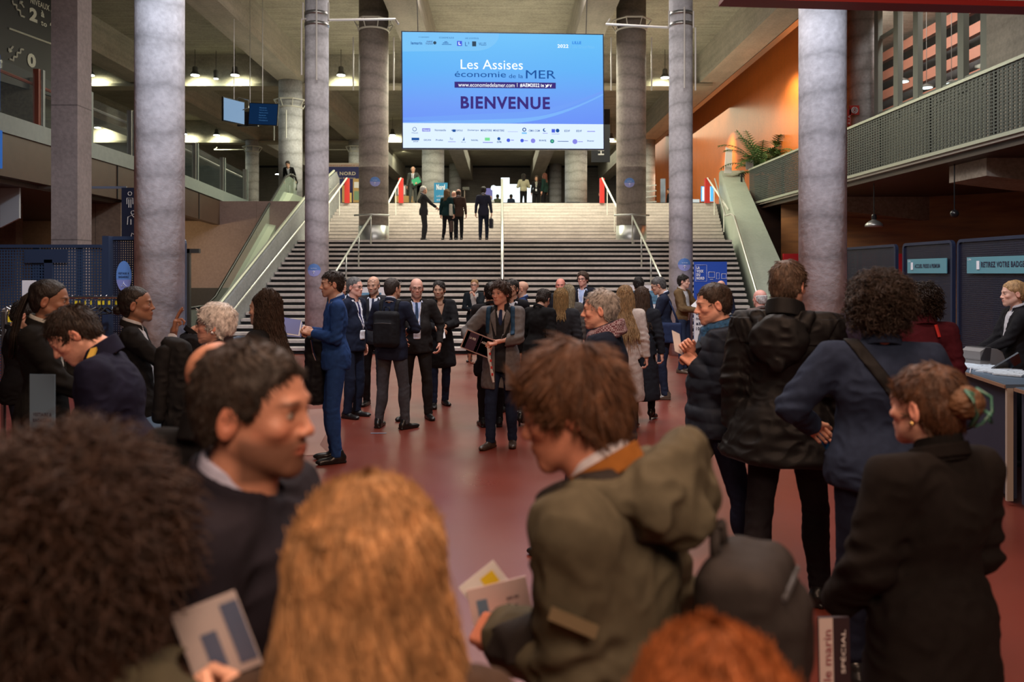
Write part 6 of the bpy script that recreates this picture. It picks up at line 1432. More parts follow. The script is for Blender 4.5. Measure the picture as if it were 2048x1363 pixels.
def coat(p, col=BLK, hem=.6, flare=.03, collar='suit', trous=NAVY, shoes=(.012, .011, .011), hair=('short', DH), brow=DH, beard=0, open_=None, infl=.012, name='coat', heel=0, puff=0, fold=.007, rough=.85, hands=True, **bk):
    p.body(brow=brow, beard=beard, hands=hands, **bk); p.top(name, col, hem=hem, flare=flare, collar=collar, open_=open_, infl=infl, puff=puff, fold=fold, rough=rough); p.trousers(trous); p.shoes(shoes, heel=heel)
    if hair: p.hair(hair[0], hair[1], **(hair[2] if len(hair) > 2 else {}))
    return p
def local_obj(p, name, label, cat, group=None):
    e = empty(name, p.root.location, p.root.rotation_euler[2], label=label, cat=cat, group=group); return e
def blob(name, p, parent, m, prims, h, noise=.004, nf=14, k=.03):
    """soft body from ellipsoids ('e', c, r) and boxes ('b', c, r, rad) and cones ('c', a, b, ra, rb), local coordinates"""
    pts = []
    for q in prims:
        if q[0] == 'c': r = max(q[3], q[4]); pts += [np.minimum(q[1], q[2])-r, np.maximum(q[1], q[2])+r]
        else: pts += [np.array(q[1])-np.array(q[2]), np.array(q[1])+np.array(q[2])]
    g = Grid(np.min(pts, 0)-.03, np.max(pts, 0)+.03, h)
    for q in prims:
        if q[0] == 'e': g.ell(q[1], q[2], k=k)
        elif q[0] == 'b': g.box(q[1], q[2], rad=q[3], k=k)
        else: g.cone(q[1], q[2], q[3], q[4], k=k)
    near(g.P, g.D, lambda X: noise*(vnoise(X*nf, 3)+.8*(1-2*np.abs(vnoise(X*nf*1.9, 8)))), .03)
    V, F = surface_nets(g.D, g.lo, g.h); return mesh_np(name, V, F, m, parent)
def backpack(p, label, col=BLK2, w=.145, d=.075, z0=1.0, z1=1.43, strap=True, y=-.19, off=0):
    e = local_obj(p, 'backpack', label, 'backpack'); k = p.k; m = cloth(col, .7); zc = (z0+z1)/2; C = lambda a: tuple(p.C(a))
    h = min(max(p.px*.9, .006), .014)
    blob('pack_body', p, e, m, [('b', C((off, y, zc)), (w*k, d*k, (z1-z0)/2*k), .05), ('b', C((off, y-d*.75, zc-.04)), (w*.8*k, d*.6*k, (z1-z0)*.33*k), .04)], h, .003)
    MB().tube([C((off-.04, y+.02, z1-.01)), C((off-.03, y+.01, z1+.045)), C((off+.03, y+.01, z1+.045)), C((off+.04, y+.02, z1-.01))], .010, 6).build('grab_loop', m, e, smooth=True)
    MB().tube([C((off-w*.7, y-d*1.28, zc+.07)), C((off, y-d*1.34, zc+.075)), C((off+w*.7, y-d*1.28, zc+.07))], .005, 5).build('zip', mat('zip_grey', (.06, .06, .065), rough=.4), e)
    if strap:
        for sd in (1, -1):
            p.front('strap', m, [(sd*.075, 1.50), (sd*.130, 1.50), (sd*.150, 1.15), (sd*.100, 1.15)], off=.012, parent=e)
            p.front('strap', m, [(sd*.075, 1.50), (sd*.130, 1.50), (sd*.120, 1.36), (sd*.075, 1.36)], off=.012, parent=e, back=True)
    return e
def bag(p, sd, label, col=BLK, w=.16, d=.06, h=.26, drop=.10, name='handbag', rough=.5, z=None, turn=0):
    wpos, dd, n, sx = p.grip(sd, .085, .02); e = empty(name, wpos, p.root.rotation_euler[2]+math.radians(turn), label=label, cat='bag'); m = cloth(col, rough)
    blob('bag_body', p, e, m, [('b', (0, 0, -drop-h/2), (d, w, h/2), .035)], min(max(p.px, .006), .016), .003)
    MB().tube([(0, -w*.5, -drop), (0, -w*.3, -.01), (0, 0, .0), (0, w*.3, -.01), (0, w*.5, -drop)], .009, 6).build('handle', m, e, smooth=True)
    return e
def sheet(wpos, xd, zd, w, h, label, name='paper', m=M_PAPER, th=.003, texts=(), blocks=(), off=(0, 0), cat='paper', group=None):
    e = empty(name, (0, 0, 0), label=label, cat=cat, group=group); M = frame(wpos, xd, zd); e.location = M.translation
    M2 = M.copy(); M2.translation = (0, 0, 0)
    x0, z0 = off; MB().box((x0, 0, z0), (x0+w, th, z0+h), M2).build('sheet', m, e)
    for (bx0, bz0, bx1, bz1, bm) in blocks: flat(M2, [(x0+bx0*w, z0+bz0*h), (x0+bx1*w, z0+bz0*h), (x0+bx1*w, z0+bz1*h), (x0+bx0*w, z0+bz1*h)], bm, e, 'printed_area', .0015)
    for (t, tx, tz, tw, th_, tm) in texts: text(t, M2, tw*w, th_*h, tm, e, x0=x0+tx*w, z0=z0+tz*h, depth=.0025, bold=.02)
    return e
HOLD = dict(curl=(.9, .9))
# ---- group before the stairs
a = P('person in bright blue suit facing left and holding brochures', 672, 537, 203, 108, build=1.0, handr=(.10, .21, 1.20), handl=(-.05, .21, 1.19), elbr=(.3, -.7, -.7), elbl=(-.5, -.5, -.8), head=(4, 2, 0), skin='tan', seed=11, curl=(.8, .8), lean=2)
suit(a, (.020, .062, .21), WHT, (.02, .03, .10), hem=.84, hair=('short', (.022, .014, .010), dict(length=.028)), beard=.25, z0=1.15, nose=1.15)
w_, d_, n_, s_x = a.grip(-1, .10, .02)
for i in range(3): sheet(w_+Vector((-.02-.012*i, .02, .012*i-.01)), (-1, -.25, .10+.05*i), (.35, .5, .8), .22, .155, ['dark blue brochure at the bottom of those held by the person in the blue suit', 'white brochure between the two blue ones in the blue-suited hands', 'blue brochure on top of those held by the person in the blue suit'][i], 'brochure', MATS['brochure_cover'] if i != 1 else M_PAPER, th=.006, cat='brochure', off=(0, -.05))
wb = a.grip(1, .05, .01)[0]
g_ = empty('garment_bag', pw(632, 668, 7.95), 0, label='large black garment bag hanging beside the person in the blue suit', cat='bag'); blob('bag_body', a, g_, cloth((.010, .010, .012), .45), [('b', (-.005, 0, -.36), (.105, .07, .34), .05), ('e', (-.01, .02, -.55), (.12, .09, .16))], .011, .008, 11)
MB().tube([(.0, 0, 0), (-.03, 0, .04), (-.05, -.02, .07), (0, 0, 0)], .008, 5).build('hook', M_HNG, g_); MB().tube([(-.03, -.07, -.05), (-.005, -.08, -.18), (.02, -.075, -.25)], .012, 5).build('zip', M_CHR, g_)
a = P('person with grey hair and glasses in a navy suit, half hidden by the blue suit', 704, 551, 156, -115, build=1.08, belly=.03, skin='pink', seed=12, lean=3); suit(a, NAVY, WHT, (.02, .02, .08), hair=('short', (.10, .095, .09), dict(length=.014, messy=.3, hairline=.078)), brow=(.06, .05, .05), lan=True, age=1); a.glasses()
a = P('dark-haired person glimpsed behind the blue suit and the grey-haired neighbour', 684, 552, 122, -150, skin='tan', seed=13); suit(a, BLK, hair=('short', DH))
a = P('bald bearded person in a charcoal suit with glasses pushed up', 748, 549, 143, 178, build=1.05, handr=(.22, .22, 1.08), elbr=(.6, -.6, -.5), skin='tan', seed=14, head=(-8, 8, 0)); suit(a, (.022, .022, .026), WHT, (.015, .02, .05), hair=('fringe', (.06, .055, .05), dict(length=.012)), beard=.55, beardc=(.16, .13, .11), age=1); a.glasses(on_head=True)
a = P('person in a navy blazer and grey trousers with a black backpack, seen from behind', 784, 553, 168, -18, build=1.1, handr=(.10, .26, 1.12), handl=(-.16, .26, 1.10), elbr=(.8, -.4, -.5), elbl=(-.9, -.3, -.5), skin='tan', seed=15, feetw=.17, head=(-22, 0, 0), footyaw=(30, -10)); suit(a, (.016, .021, .042), WHT, hem=.80, trous=(.060, .062, .070), face=False, hair=('short', (.035, .026, .021), dict(length=.012, messy=.2))); a.glasses(on_head=True)
backpack(a, 'black office backpack on the navy blazer in the middle group', (.014, .015, .018), w=.150, d=.07, z0=.96, z1=1.37, y=-.19, off=.02)
a = P('big person with glasses in a black suit and pale blue shirt, hand in pocket', 833, 553, 158, 188, build=1.18, belly=.05, handl=(-.28, .10, .93), elbl=(-.7, -.7, -.2), handr=(.20, .25, 1.02), elbr=(.7, -.5, -.4), skin='pink', seed=16, feetw=.15, head=(2, 4, 0), footyaw=(30, -14)); suit(a, (.020, .018, .018), (.42, .52, .78), (.03, .06, .13), z0=.98, shirtw=.075, hair=('fringe', DH, dict(length=.012)), beard=.3, lan=False); a.glasses()
a.lanyard(z=1.12)
a = P('person with a moustache in a long black coat and cream turtleneck', 879, 559, 144, 195, build=.98, handl=(-.02, .28, 1.13), handr=(.08, .28, 1.10), elbl=(-.8, -.4, -.6), elbr=(.8, -.4, -.6), skin='olive', seed=17, stride=.22, head=(-20, 4, 0)); coat(a, (.012, .012, .014), hem=.55, flare=.06, open_=(1.22, .07, .0, 0), trous=(.018, .03, .07), beard=.35, beardc=(.02, .015, .01), brow=DH); a.collar('roll', cloth((.60, .56, .47), .9), 'turtleneck', a.root)
w_, d_, n_, s_x = a.grip(-1); sheet(w_, (1, 0, .2), (0, .5, .8), .10, .14, 'folded white leaflet held by the person in the long black coat', 'leaflet', M_PAPER, cat='leaflet', off=(-.05, -.16))
a = P('blonde person in a black blazer touching their chin, alone before the stairs', 949, 557, 96, 172, handl=(-.03, .20, 1.42), elbl=(-.5, .1, -1), handr=(.02, .22, 1.10), elbr=(.8, -.4, -.5), skin='light', seed=18, curl=(.8, .9)); a.body(brow=LBR, female=True); a.top('jacket', (.010, .014, .018), hem=.72, open_=(1.15, .08, .02, .72), collar='suit'); a.shirt((.45, .43, .40), 1.0); a.trousers(BLK); a.shoes(); a.hair('short', BLD, length=.012, messy=.1); a.tail([(0, -.10, .07), (.02, -.13, .02), (.05, -.12, -.06), (.06, -.10, -.12)], [.02, .026, .02, .008], BLD); a.glasses()
a = P('person in an open grey overcoat over a quilted vest, holding a magazine', 1003, 560, 188, 172, build=1.0, handr=(.29, .24, 1.13), elbr=(.8, -.6, -.4), handl=(.02, .27, 1.13), elbl=(-.9, -.3, -.5), skin='pink', seed=19, feetw=.11, stride=.14, head=(-24, 2, 0), curl=(.85, .8), footyaw=(24, -6))
a.body(brow=(.04, .022, .014), beard=.0); a.top('quilted_vest', (.022, .023, .027), hem=.80, sleeves=False, puff=.005, open_=(1.28, .06, .0, 0), collar='high', infl=.004); a.shirt(WHT, 1.28, (.02, .035, .10)); a.top('overcoat', (.155, .15, .155), hem=.62, infl=.020, flare=.03, open_=(1.05, .075, .055, .0), collar='suit', fold=.006); a.lapels(1.10, .09)
a.trousers((.016, .027, .062)); a.shoes((.055, .035, .026), rough=.35); a.hair('short', (.045, .022, .013), vol=.012, length=.05, messy=.5)
for sd in (1, -1): a.front('backpack_strap', cloth((.02, .06, .12), .6), [(sd*.10, 1.50), (sd*.150, 1.48), (sd*.165, 1.20), (sd*.12, 1.20)], off=.012)
w_, d_, n_, s_x = a.grip(1, .075, .012)
M_MAG = mat('magazine_purple', (.05, .02, .05), rough=.35); M_MAGY = mat('magazine_gold', (.40, .20, .03), rough=.4); M_MAGR = mat('magazine_red', (.12, .025, .03), rough=.4)
sheet(w_+Vector((-.01, -.03, 0)), (.93, 0, -.37), (.37, 0, .93), .31, .20, 'purple and gold magazine held up by the person in the grey overcoat', 'magazine', mat('magazine_border', (.45, .30, .27), rough=.4), th=.008, cat='magazine', blocks=((.04, .05, .96, .95, M_MAG), (.04, .05, .14, .95, M_MAGY), (.46, .05, .56, .95, M_MAGY), (.58, .08, .96, .92, M_MAGR)), texts=(('ASSISES', .60, .6, .3, .12, M_PAPER), ('LA MER', .18, .6, .22, .12, M_PAPER)), off=(-.10, -.06))
w_, d_, n_, s_x = a.grip(-1, .08, .02); e = empty('lanyard_bundle', w_, label='white and red lanyard dangling from the hand of the grey overcoat', cat='lanyard'); MB().tube([(0, -.01, 0), (.01, -.02, -.12), (.03, -.02, -.30), (.05, -.015, -.38)], .011, 5).tube([(-.01, -.01, 0), (0, -.025, -.15), (.045, -.02, -.30), (.05, -.015, -.38)], .009, 5).build('ribbon', M_PAPER, e); 
for i in range(4): MB().box((.004+.008*i, -.036, -.10-.07*i), (.024+.008*i, -.03, -.075-.07*i)).build('red_print', M_RED, e)
a = P('person in a black coat turned away, head hidden behind the grey overcoat', 982, 562, 166, 8, seed=20, skin='light'); coat(a, (.016, .015, .018), hem=.62, trous=BLK2)
a = P('dark-haired person in a black coat looking over the shoulder of the grey overcoat', 1024, 556, 150, 160, skin='tan', seed=21, head=(-10, 0, 0)); suit(a, BLK, WHT, None, hair=('short', DH)); 
a = P('bald person with glasses in a royal blue jacket, facing left', 1044, 560, 128, 84, skin='tan', seed=22, build=1.05); suit(a, (.014, .03, .09), LBL, hair=None, brow=(.1, .07, .05), face=False, beard=.3, beardc=(.2, .17, .14)); a.glasses()
a = P('dark-haired person stooping in a long black coat and heels', 1073, 578, 164, -40, skin='light', seed=23, lean=9, head=(10, 22, 0), stride=.35, H=1.68); coat(a, (.009, .009, .010), hem=.50, flare=.05, trous=(.10, .10, .095), heel=.05, female=True, hair=('short', (.02, .012, .01))); a.knob((0, -.09, .03), .035, (.02, .012, .01))
a = P('balding red-faced person in a black jacket beyond the blonde hair', 1121, 554, 118, 172, skin=(.62, .24, .18), seed=24, build=1.12); coat(a, (.012, .013, .018), hem=.78, hair=('fringe', (.08, .05, .03), dict(length=.01)), brow=(.12, .07, .04), name='jacket')
a = P('grey-blonde person between the red-faced and the curly-haired neighbours', 1137, 562, 134, 20, skin='light', seed=25, H=1.66); coat(a, (.09, .08, .07), hem=.78, hair=('short', (.25, .2, .12)), female=True); a.fall((.25, .2, .12), .15)
a = P('shoulder-length blonde person in a charcoal coat, seen from behind', 1122, 576, 155, -12, skin='light', seed=26); coat(a, (.026, .026, .029), hem=.50, flare=.05, trous=BLK, hair=('short', (.24, .14, .055), dict(length=.01, messy=.1)), female=True, infl=.018, heel=.04); a.fall((.26, .155, .06), .20, wave=.008, spread=.03)
a = P('tall smiling person with curly brown hair, glasses and a lanyard', 1166, 541, 112, 152, skin='pink', seed=27, build=1.05, head=(0, 2, 0)); suit(a, (.014, .015, .022), LBL, hair=('short', (.05, .027, .015), dict(vol=.012, length=.03)), smile=True, lan=True); a.glasses()
a = P('dark-haired person in a navy suit turned towards the stairs', 1277, 553, 112, 10, skin='tan', seed=28); suit(a, (.016, .028, .05), face=False, hair=('short', DH, dict(vol=.008)))
a = P('person with very long blonde hair in a cream coat, seen from behind', 1250, 571, 170, -14, skin='light', seed=29, stride=.2); coat(a, (.50, .42, .36), hem=.36, flare=.05, trous=BLK, heel=.05, hair=('short', (.26, .15, .065), dict(length=.01, messy=.1)), female=True, infl=.016); a.fall((.27, .16, .07), .44, wave=.012, spread=.04)
a = P('brown-haired person in a dark calf-length coat beside the cream coat', 1284, 574, 160, -22, skin='light', seed=30, stride=.25); coat(a, (.014, .015, .019), hem=.28, flare=.06, trous=BLK, heel=.05, hair=('short', BR, dict(length=.01, messy=.1)), female=True, infl=.012); a.fall((.055, .03, .017), .30, wave=.008, spread=.02)
a = P('older person with glasses in a navy suit reading a white sheet', 1330, 549, 136, 78, skin='tan', seed=31, handr=(.05, .30, 1.30), handl=(-.06, .30, 1.28), elbr=(.4, -.6, -.7), elbl=(-.4, -.7, -.7), head=(0, 16, 0), lean=4, build=1.06, curl=(.8, .8)); suit(a, (.015, .020, .038), WHT, (.02, .03, .06), hair=('short', (.07, .065, .06), dict(length=.015)), shoes=(.09, .06, .04), age=1); a.glasses()
w_, d_, n_, s_x = a.grip(-1, .10, .02); sheet(w_, (-.55, -.8, .1), (-.5, .1, .8), .13, .19, 'white sheet read by the older person in the navy suit', 'paper', M_PAPER, off=(-.09, -.03))
e = local_obj(a, 'shoulder_bag', 'navy canvas shoulder bag hanging beside the older person reading', 'bag'); blob('bag_body', a, e, cloth((.016, .026, .065), .7), [('b', (-.20, -.05, .98), (.05, .19, .15), .03)], .014, .003); MB().tube([(-.20, -.2, 1.10), (-.15, -.1, 1.35), (-.05, -.02, 1.52), (-.12, .05, 1.35), (-.2, .1, 1.10)], .014, 6).build('strap', cloth((.016, .026, .065), .7), e, smooth=True)
a = P('person in a tan jacket with a dark collar near the slim right column', 1366, 547, 108, -128, skin='light', seed=32, handr=(.05, .28, 1.12), handl=(-.15, .28, 1.18), elbr=(.7, -.5, -.5), elbl=(-.8, -.3, -.5), head=(12, 2, 0)); coat(a, (.135, .085, .040), hem=.90, name='jacket', open_=(1.0, .06, .03, .8), hair=('short', DH), trous=(.02, .03, .06), shoes=(.10, .07, .05), flare=0); a.shirt((.5, .5, .5), 1.0)
w_, d_, n_, s_x = a.grip(-1, .10, .02); sheet(w_, (-.7, -.5, -.5), (-.3, .5, .8), .21, .28, 'white and blue programme held by the person in the tan jacket', 'programme', M_PAPER, blocks=((.1, .1, .9, .4, MATS['brochure_cover']),), off=(-.06, -.1), cat='programme')
a = P('bald person whose head shows just behind the puffer jacket', 1442, 559, 108, 160, skin='pink', seed=33); suit(a, NAVY, hair=None, brow=(.2, .13, .08))
a = P('white-haired pink-skinned person half hidden by the black raincoat', 1520, 577, 150, 20, skin=(.60, .30, .24), seed=34); coat(a, (.12, .09, .08), hem=.8, hair=('fringe', WHH, dict(length=.012)))
# ---- right queue
a = P('grey-haired person in a navy coat with a checked scarf, walking left', 1214, 574, 320, 74, skin='pink', seed=35, build=1.06, stride=.78, head=(4, 0, 0), lean=3)
a.body(brow=(.2, .17, .15), age=1.3, nose=1.2); a.top('coat', (.012, .019, .040), hem=.80, infl=.022, flare=.03, collar='high'); a.trousers((.014, .022, .055)); a.shoes(); a.hair('short', (.30, .285, .27), length=.030, messy=.35)
def check_mat():
    m = mat('checked_wool', (.10, .02, .03), rough=.9); nt = m.node_tree; N = nt.nodes.new; L = nt.links.new; tc = N('ShaderNodeTexCoord'); ck = N('ShaderNodeTexChecker'); ck.inputs['Scale'].default_value = 95; ck.inputs['Color1'].default_value = (.10, .015, .03, 1); ck.inputs['Color2'].default_value = (.35, .30, .36, 1); L(tc.outputs['Object'], ck.inputs[0]); L(ck.outputs[0], nt.nodes['Principled BSDF'].inputs['Base Color']); return m
a.collar('scarf', check_mat(), 'scarf', a.root, infl=.008)
a = P('person in a navy quilted jacket and blue scarf, reading a leaflet', 1437, 560, 322, 84, skin='pink', seed=36, build=1.16, stride=.62, handl=(-.04, .15, 1.26), handr=(.04, .16, 1.32), elbl=(-.6, -.6, -.5), elbr=(.4, -.5, -.8), head=(6, 10, 0), curl=(.8, .8), belly=.02)
a.body(brow=(.04, .025, .02), beard=.12, nose=1.25, age=1); a.top('quilted_jacket', (.017, .024, .040), hem=.83, infl=.030, puff=.007, collar='high', rough=.6, fold=.004); a.trousers((.013, .019, .045)); a.shoes(); a.hair('short', (.032, .020, .014), length=.022, messy=.2)
a.collar('scarf', mat('blue_scarf', (.012, .08, .20), rough=.8, var=.6, vscale=60, bump=.5), 'scarf', a.root, infl=.02)
w_, d_, n_, s_x = a.grip(-1, .11, .015); sheet(w_, (-.75, -.55, .35), (-.45, .1, .85), .075, .15, 'narrow white folded leaflet read by the person in the quilted jacket', 'leaflet', M_PAPER, off=(-.01, .0), cat='leaflet', texts=(('programme', .1, .7, .7, .06, INK), ('assises 2022', .1, .5, .7, .06, INK)))
backpack(a, 'grey-brown backpack behind the navy quilted jacket', (.045, .040, .042), w=.13, d=.07, z0=1.05, z1=1.44, y=-.24, strap=False)
a = P('tall person in a black hooded raincoat, seen from behind', 1572, 514, 362, -30, skin='pink', seed=37, build=1.14, stride=.32, belly=.03, feetw=.14, head=(-14, 6, 0))
a.body(brow=BR); a.top('raincoat', (.011, .011, .012), hem=.755, infl=.032, flare=.09, collar='high', rough=.42, fold=.0085); a.trousers((.014, .013, .016)); a.shoes(); a.hair('short', (.085, .055, .038), length=.032, vol=.004, messy=.35)
kk = a.k; hd = blob('hood', a, a.jk, a.topm, [('e', tuple(a.C((0, -.185, 1.36))), (.135*kk, .055*kk, .12*kk)), ('c', a.C((-.12, -.10, 1.46)), a.C((0, -.20, 1.24)), .04, .035), ('c', a.C((.12, -.10, 1.46)), a.C((0, -.20, 1.24)), .04, .035)], .009, .010, 12)
a.front('yoke', a.topm, [(-.26, 1.46), (.26, 1.46), (.20, 1.33), (-.20, 1.33)], off=.007, parent=a.jk, back=True)
a = P('person with big dark curls in a navy blazer with a black crossbody strap', 1760, 537, 450, -14, skin='light', seed=38, build=1.15, handl=(-.25, .20, 1.08), elbl=(-.9, -.5, -.5), handr=(.2, .25, 1.05), elbr=(.9, -.4, -.4), top=.05, px=.0044, head=(-8, 5, 0), curl=(.6, .7))
a.body(brow=DH); a.top('blazer', (.020, .031, .064), hem=.87, infl=.014, collar='suit', fold=.006); a.trousers((.012, .017, .036)); a.shoes(); a.hair('curly', (.030, .018, .012), vol=.026, length=.045, n=3200)
a.front('crossbody_strap', cloth((.010, .010, .011), .6), [(-.155, 1.50), (-.095, 1.50), (.105, 1.22), (.055, 1.20)], off=.010, back=True); a.front('strap_end', cloth((.05, .04, .042), .8), [(.055, 1.20), (.105, 1.225), (.135, 1.185), (.085, 1.16)], off=.012, back=True)
a.front('back_vent', cloth((.010, .014, .03), .9), [(-.002, 1.0), (.002, 1.0), (.004, .80), (-.004, .80)], off=.002, back=True)
w_, d_, n_, s_x = a.grip(-1, .10, .02); sheet(w_, (.55, .1, -.83), (.8, .1, .55), .22, .045, 'bright blue folder held at the side of the navy blazer', 'folder', mat('folder_blue', (.01, .16, .42), rough=.4), th=.012, off=(-.03, -.02), cat='folder')
a = Person('person with a brown updo held by a green claw clip, in a black coat', (1864-PX0)/700, FPX/700, 0, 22, 1.585, build=1.04, px=.0036, seed=39, skin='pink', head=(9, 4, 0), handl=(-.20, .20, .95), handr=(.12, .2, 1.0))
UPD = (.070, .031, .015); a.body(brow=BR, female=True, hands=False); a.top('coat', (.010, .008, .0075), hem=.40, infl=.020, flare=.05, collar='suit', fold=.006, rough=.95); a.collar('high', cloth((.008, .007, .007), .9), 'turtleneck', a.root, infl=-.02); a.trousers(BLK)
a.hair('short', UPD, length=.030, messy=.06, back=-.10, side=-.03, n=5000); a.knob((.0, -.115, .015), .050, (.12, .06, .03), 'hair_twist')
mb = MB()
def HP(p): return a.H2W(p)
for sd in (1, -1): mb.tube([HP((sd*.03, -.135+.0*sd, .055)), HP((sd*.045, -.165, .03)), HP((sd*.040, -.170, -.01)), HP((sd*.028, -.145, -.045)), HP((sd*.010, -.130, -.055)), HP((sd*.012, -.158, .0)), HP((sd*.018, -.150, .045)), HP((sd*.03, -.135, .055))], .0045, 6)
mb.tube([HP((0, -.17, -.005)), HP((-.03, -.20, -.01)), HP((-.035, -.205, -.03)), HP((0, -.178, -.028))], .005, 6).build('claw_clip', mat('clip_green', (.045, .16, .12), rough=.3), a.root, smooth=True)
o = MB().lathe(tuple(a.H2W((-.086, -.004, -.048))), [(.001, -.007), (.006, -.004), (.007, 0), (.005, .005), (.001, .007)], 10).build('earring', mat('gold', (.6, .4, .15), rough=.25, metal=1), a.root, smooth=True)
for z_ in (1.13, 1.02, .91): a.front('button', mat('button_black', (.01, .01, .01), rough=.3), [(-.125, z_), (-.105, z_), (-.105, z_-.02), (-.125, z_-.02)], off=.008)
sheet(pw(1640, 1380, 2.2), (1, 0, .02), (0, 0, 1), .085, .20, 'white and black newspaper held low by the person with the claw clip', 'newspaper', mat('print_black', (.02, .01, .015), rough=.6), th=.01, cat='newspaper', blocks=((0, 0, .45, 1, mat('print_cream', (.55, .47, .45), rough=.6)),))
tM = frame(pw(1640, 1380, 2.2), (0, 0, 1), (-1, 0, 0)); M3 = tM.copy()
nw = bpy.data.objects['newspaper']; M4 = M3.copy(); M4.translation = (0, 0, 0); text('le marin', M4, .14, .022, mat('print_red', (.25, .05, .07), rough=.6), nw, x0=.03, z0=-.030, depth=.006); text('SPÉCIAL', M4, .12, .014, M_PAPER, nw, x0=.05, z0=-.068, depth=.006)
a = P('person with dark curls and red headphones in a burgundy top', 1846, 566, 262, -12, skin='tan', seed=40, top=.03); coat(a, (.075, .012, .022), hem=.85, hair=('curly', (.018, .011, .008), dict(vol=.018, length=.05)), name='top', collar='high', trous=BLK, flare=0); 
MB().tube([a.H2W((-.088, .0, -.03)), a.H2W((-.10, .02, -.06)), a.H2W((-.085, .03, -.075)), a.H2W((-.07, .02, -.05)), a.H2W((-.088, 0, -.03))], .008, 6).build('headphones', M_RED, a.root, smooth=True); MB().tube([a.C((.05, -.13, 1.47)), a.C((.07, -.15, 1.38))], .012, 6).build('red_strap', M_RED, a.root)
a = P('person in a dark jacket raising an arm behind the big right column', 1712, 575, 200, -60, skin='brown', seed=41, handr=(.05, .25, 1.42), elbr=(.8, -.2, -1), handl=(-.2, .3, 1.4), elbl=(-.5, 0, -1)); coat(a, (.03, .02, .03), hem=.8, name='jacket', hair=('short', DH), flare=0)
a = P('blonde ponytailed receptionist in a black blazer behind the right desk', 2031, 557, 206, 78, skin='light', seed=42, handl=(-.05, .33, 1.04), handr=(.10, .33, 1.04), elbl=(-.4, -.6, -.7), elbr=(.3, -.6, -.7), head=(0, 4, 0)); a.body(brow=LBR, female=True); a.top('blazer', BLK, hem=.85, open_=(1.12, .07, 0, 0), collar='suit'); a.shirt((.5, .5, .52), 1.12); a.trousers(BLK); a.shoes(); a.hair('short', (.32, .19, .08), length=.012, messy=.05); a.tail([(0, -.105, .06), (0, -.15, .03), (0, -.155, -.08), (0, -.14, -.22)], [.022, .030, .026, .010], (.34, .2, .085))
# ---- left cloakroom
BRD = (.011, .009, .009)
a = P('cloakroom attendant with long braids and a black blazer at the far left', 84, 552, 330, -78, skin='brown', seed=50, handr=(.02, .32, 1.05), handl=(-.10, .33, 1.08), elbr=(.5, -.5, -.7), elbl=(-.5, -.5, -.7), head=(4, 4, 0), curl=(.8, .8), lean=2)
a.body(brow=DH, female=True); a.top('blazer', (.010, .010, .010), hem=.70, open_=(1.10, .08, .0, 0), collar='suit', infl=.006); a.shirt((.42, .44, .42), 1.10); a.trousers(BLK); a.shoes(); a.hair('short', BRD, length=.010, messy=.02, back=-.08, fc=-.018, vol=-.002)
rng = random.Random(2); mb = MB()
for i in range(16):
    ox, oy = rng.uniform(-.03, .03), rng.uniform(-.02, .02); pts = [a.H2W((ox*.7, -.095, .05)), a.H2W((ox, -.135+oy, .0)), a.H2W((ox*1.3, -.16+oy, -.10)), a.H2W((ox*1.5, -.17+oy, -.22)), a.H2W((ox*1.2, -.165+oy, -.33-.04*rng.random()))]
    mb.tube(pts, .007, 6)
mb.build('braids', hair_mat(BRD), a.root, smooth=True)
a = Person('naval officer in dark uniform with gold shoulder bars, looking down', (262-PX0)/430, FPX/430, 0, 104, 1.76, build=1.32, px=.0044, seed=51, skin='pink', lean=15, head=(8, 26, 0), handr=(.10, .38, 1.02), handl=(-.06, .20, .98), elbr=(.4, -.5, -.8), elbl=(-.6, -.6, -.5))
suit(a, (.011, .013, .034), (.55, .48, .5), None, hem=.80, hair=('short', (.018, .012, .010), dict(length=.035, vol=.002, messy=.5)), z0=1.2, nose=1.2, age=1); a.collar('high', a.topm, 'stand_collar', a.jk, infl=.004)
M_GOLD = mat('gold_braid', (.55, .36, .05), rough=.45); kk = a.k
for sd in (1, -1): MB().box((-.055, -.013, 0), (.055, .013, .012), frame(a.C((sd*.135, -.015, 1.492)), a.Rc @ np.array([sd*.93, 0, -.30]), a.Rc @ np.array([.3, 0, .9]))).build('shoulder_bar', M_GOLD, a.root)
sh, el, wr = a.arm[-1]; dv = (wr-el)/np.linalg.norm(wr-el)
for i in range(4): 
    c_ = wr-dv*(.035+.022*i); ax_ = Vector(dv); M_ = ax_.to_track_quat('Z', 'Y').to_matrix().to_4x4(); M_.translation = Vector(c_); mb = MB(); mb.tube([M_ @ Vector((.048*math.cos(t), .048*math.sin(t), 0)) for t in [j*.42 for j in range(16)]], .005, 5); mb.build('cuff_stripe', M_GOLD, a.root)
a = P('cloakroom attendant with a low bun raising two fingers', 272, 568, 292, -72, skin='brown', seed=52, handr=(.02, .24, 1.43), elbr=(.3, .3, -1), handl=(-.18, .28, 1.05), elbl=(-.7, -.4, -.5), head=(-2, -2, 0), palmr=np.array([.1, .15, 1.0, 0, .9, -.2]))
a.curl[1] = (.15, .1, 1.0, 1.2); a.body(brow=DH, female=True); a.top('blazer', (.011, .011, .012), hem=.75, open_=(.98, .075, .03, .75), collar='suit'); a.shirt((.46, .48, .53), .98, w=.11); a.trousers(BLK); a.shoes(); a.hair('short', BRD, length=.008, messy=.01, back=-.09, fc=-.018, vol=-.002); a.knob((0, -.115, -.035), .034, BRD)
a = P('person with a bun bending down behind the cloakroom desk', 338, 638, 262, -60, skin='light', seed=53, lean=22, head=(0, 30, 0), H=1.66); coat(a, BLK, hem=.8, name='top', hair=('short', (.03, .018, .013), dict(length=.01, messy=.03)), female=True, flare=0); a.knob((0, -.095, .06), .030, (.03, .018, .013))
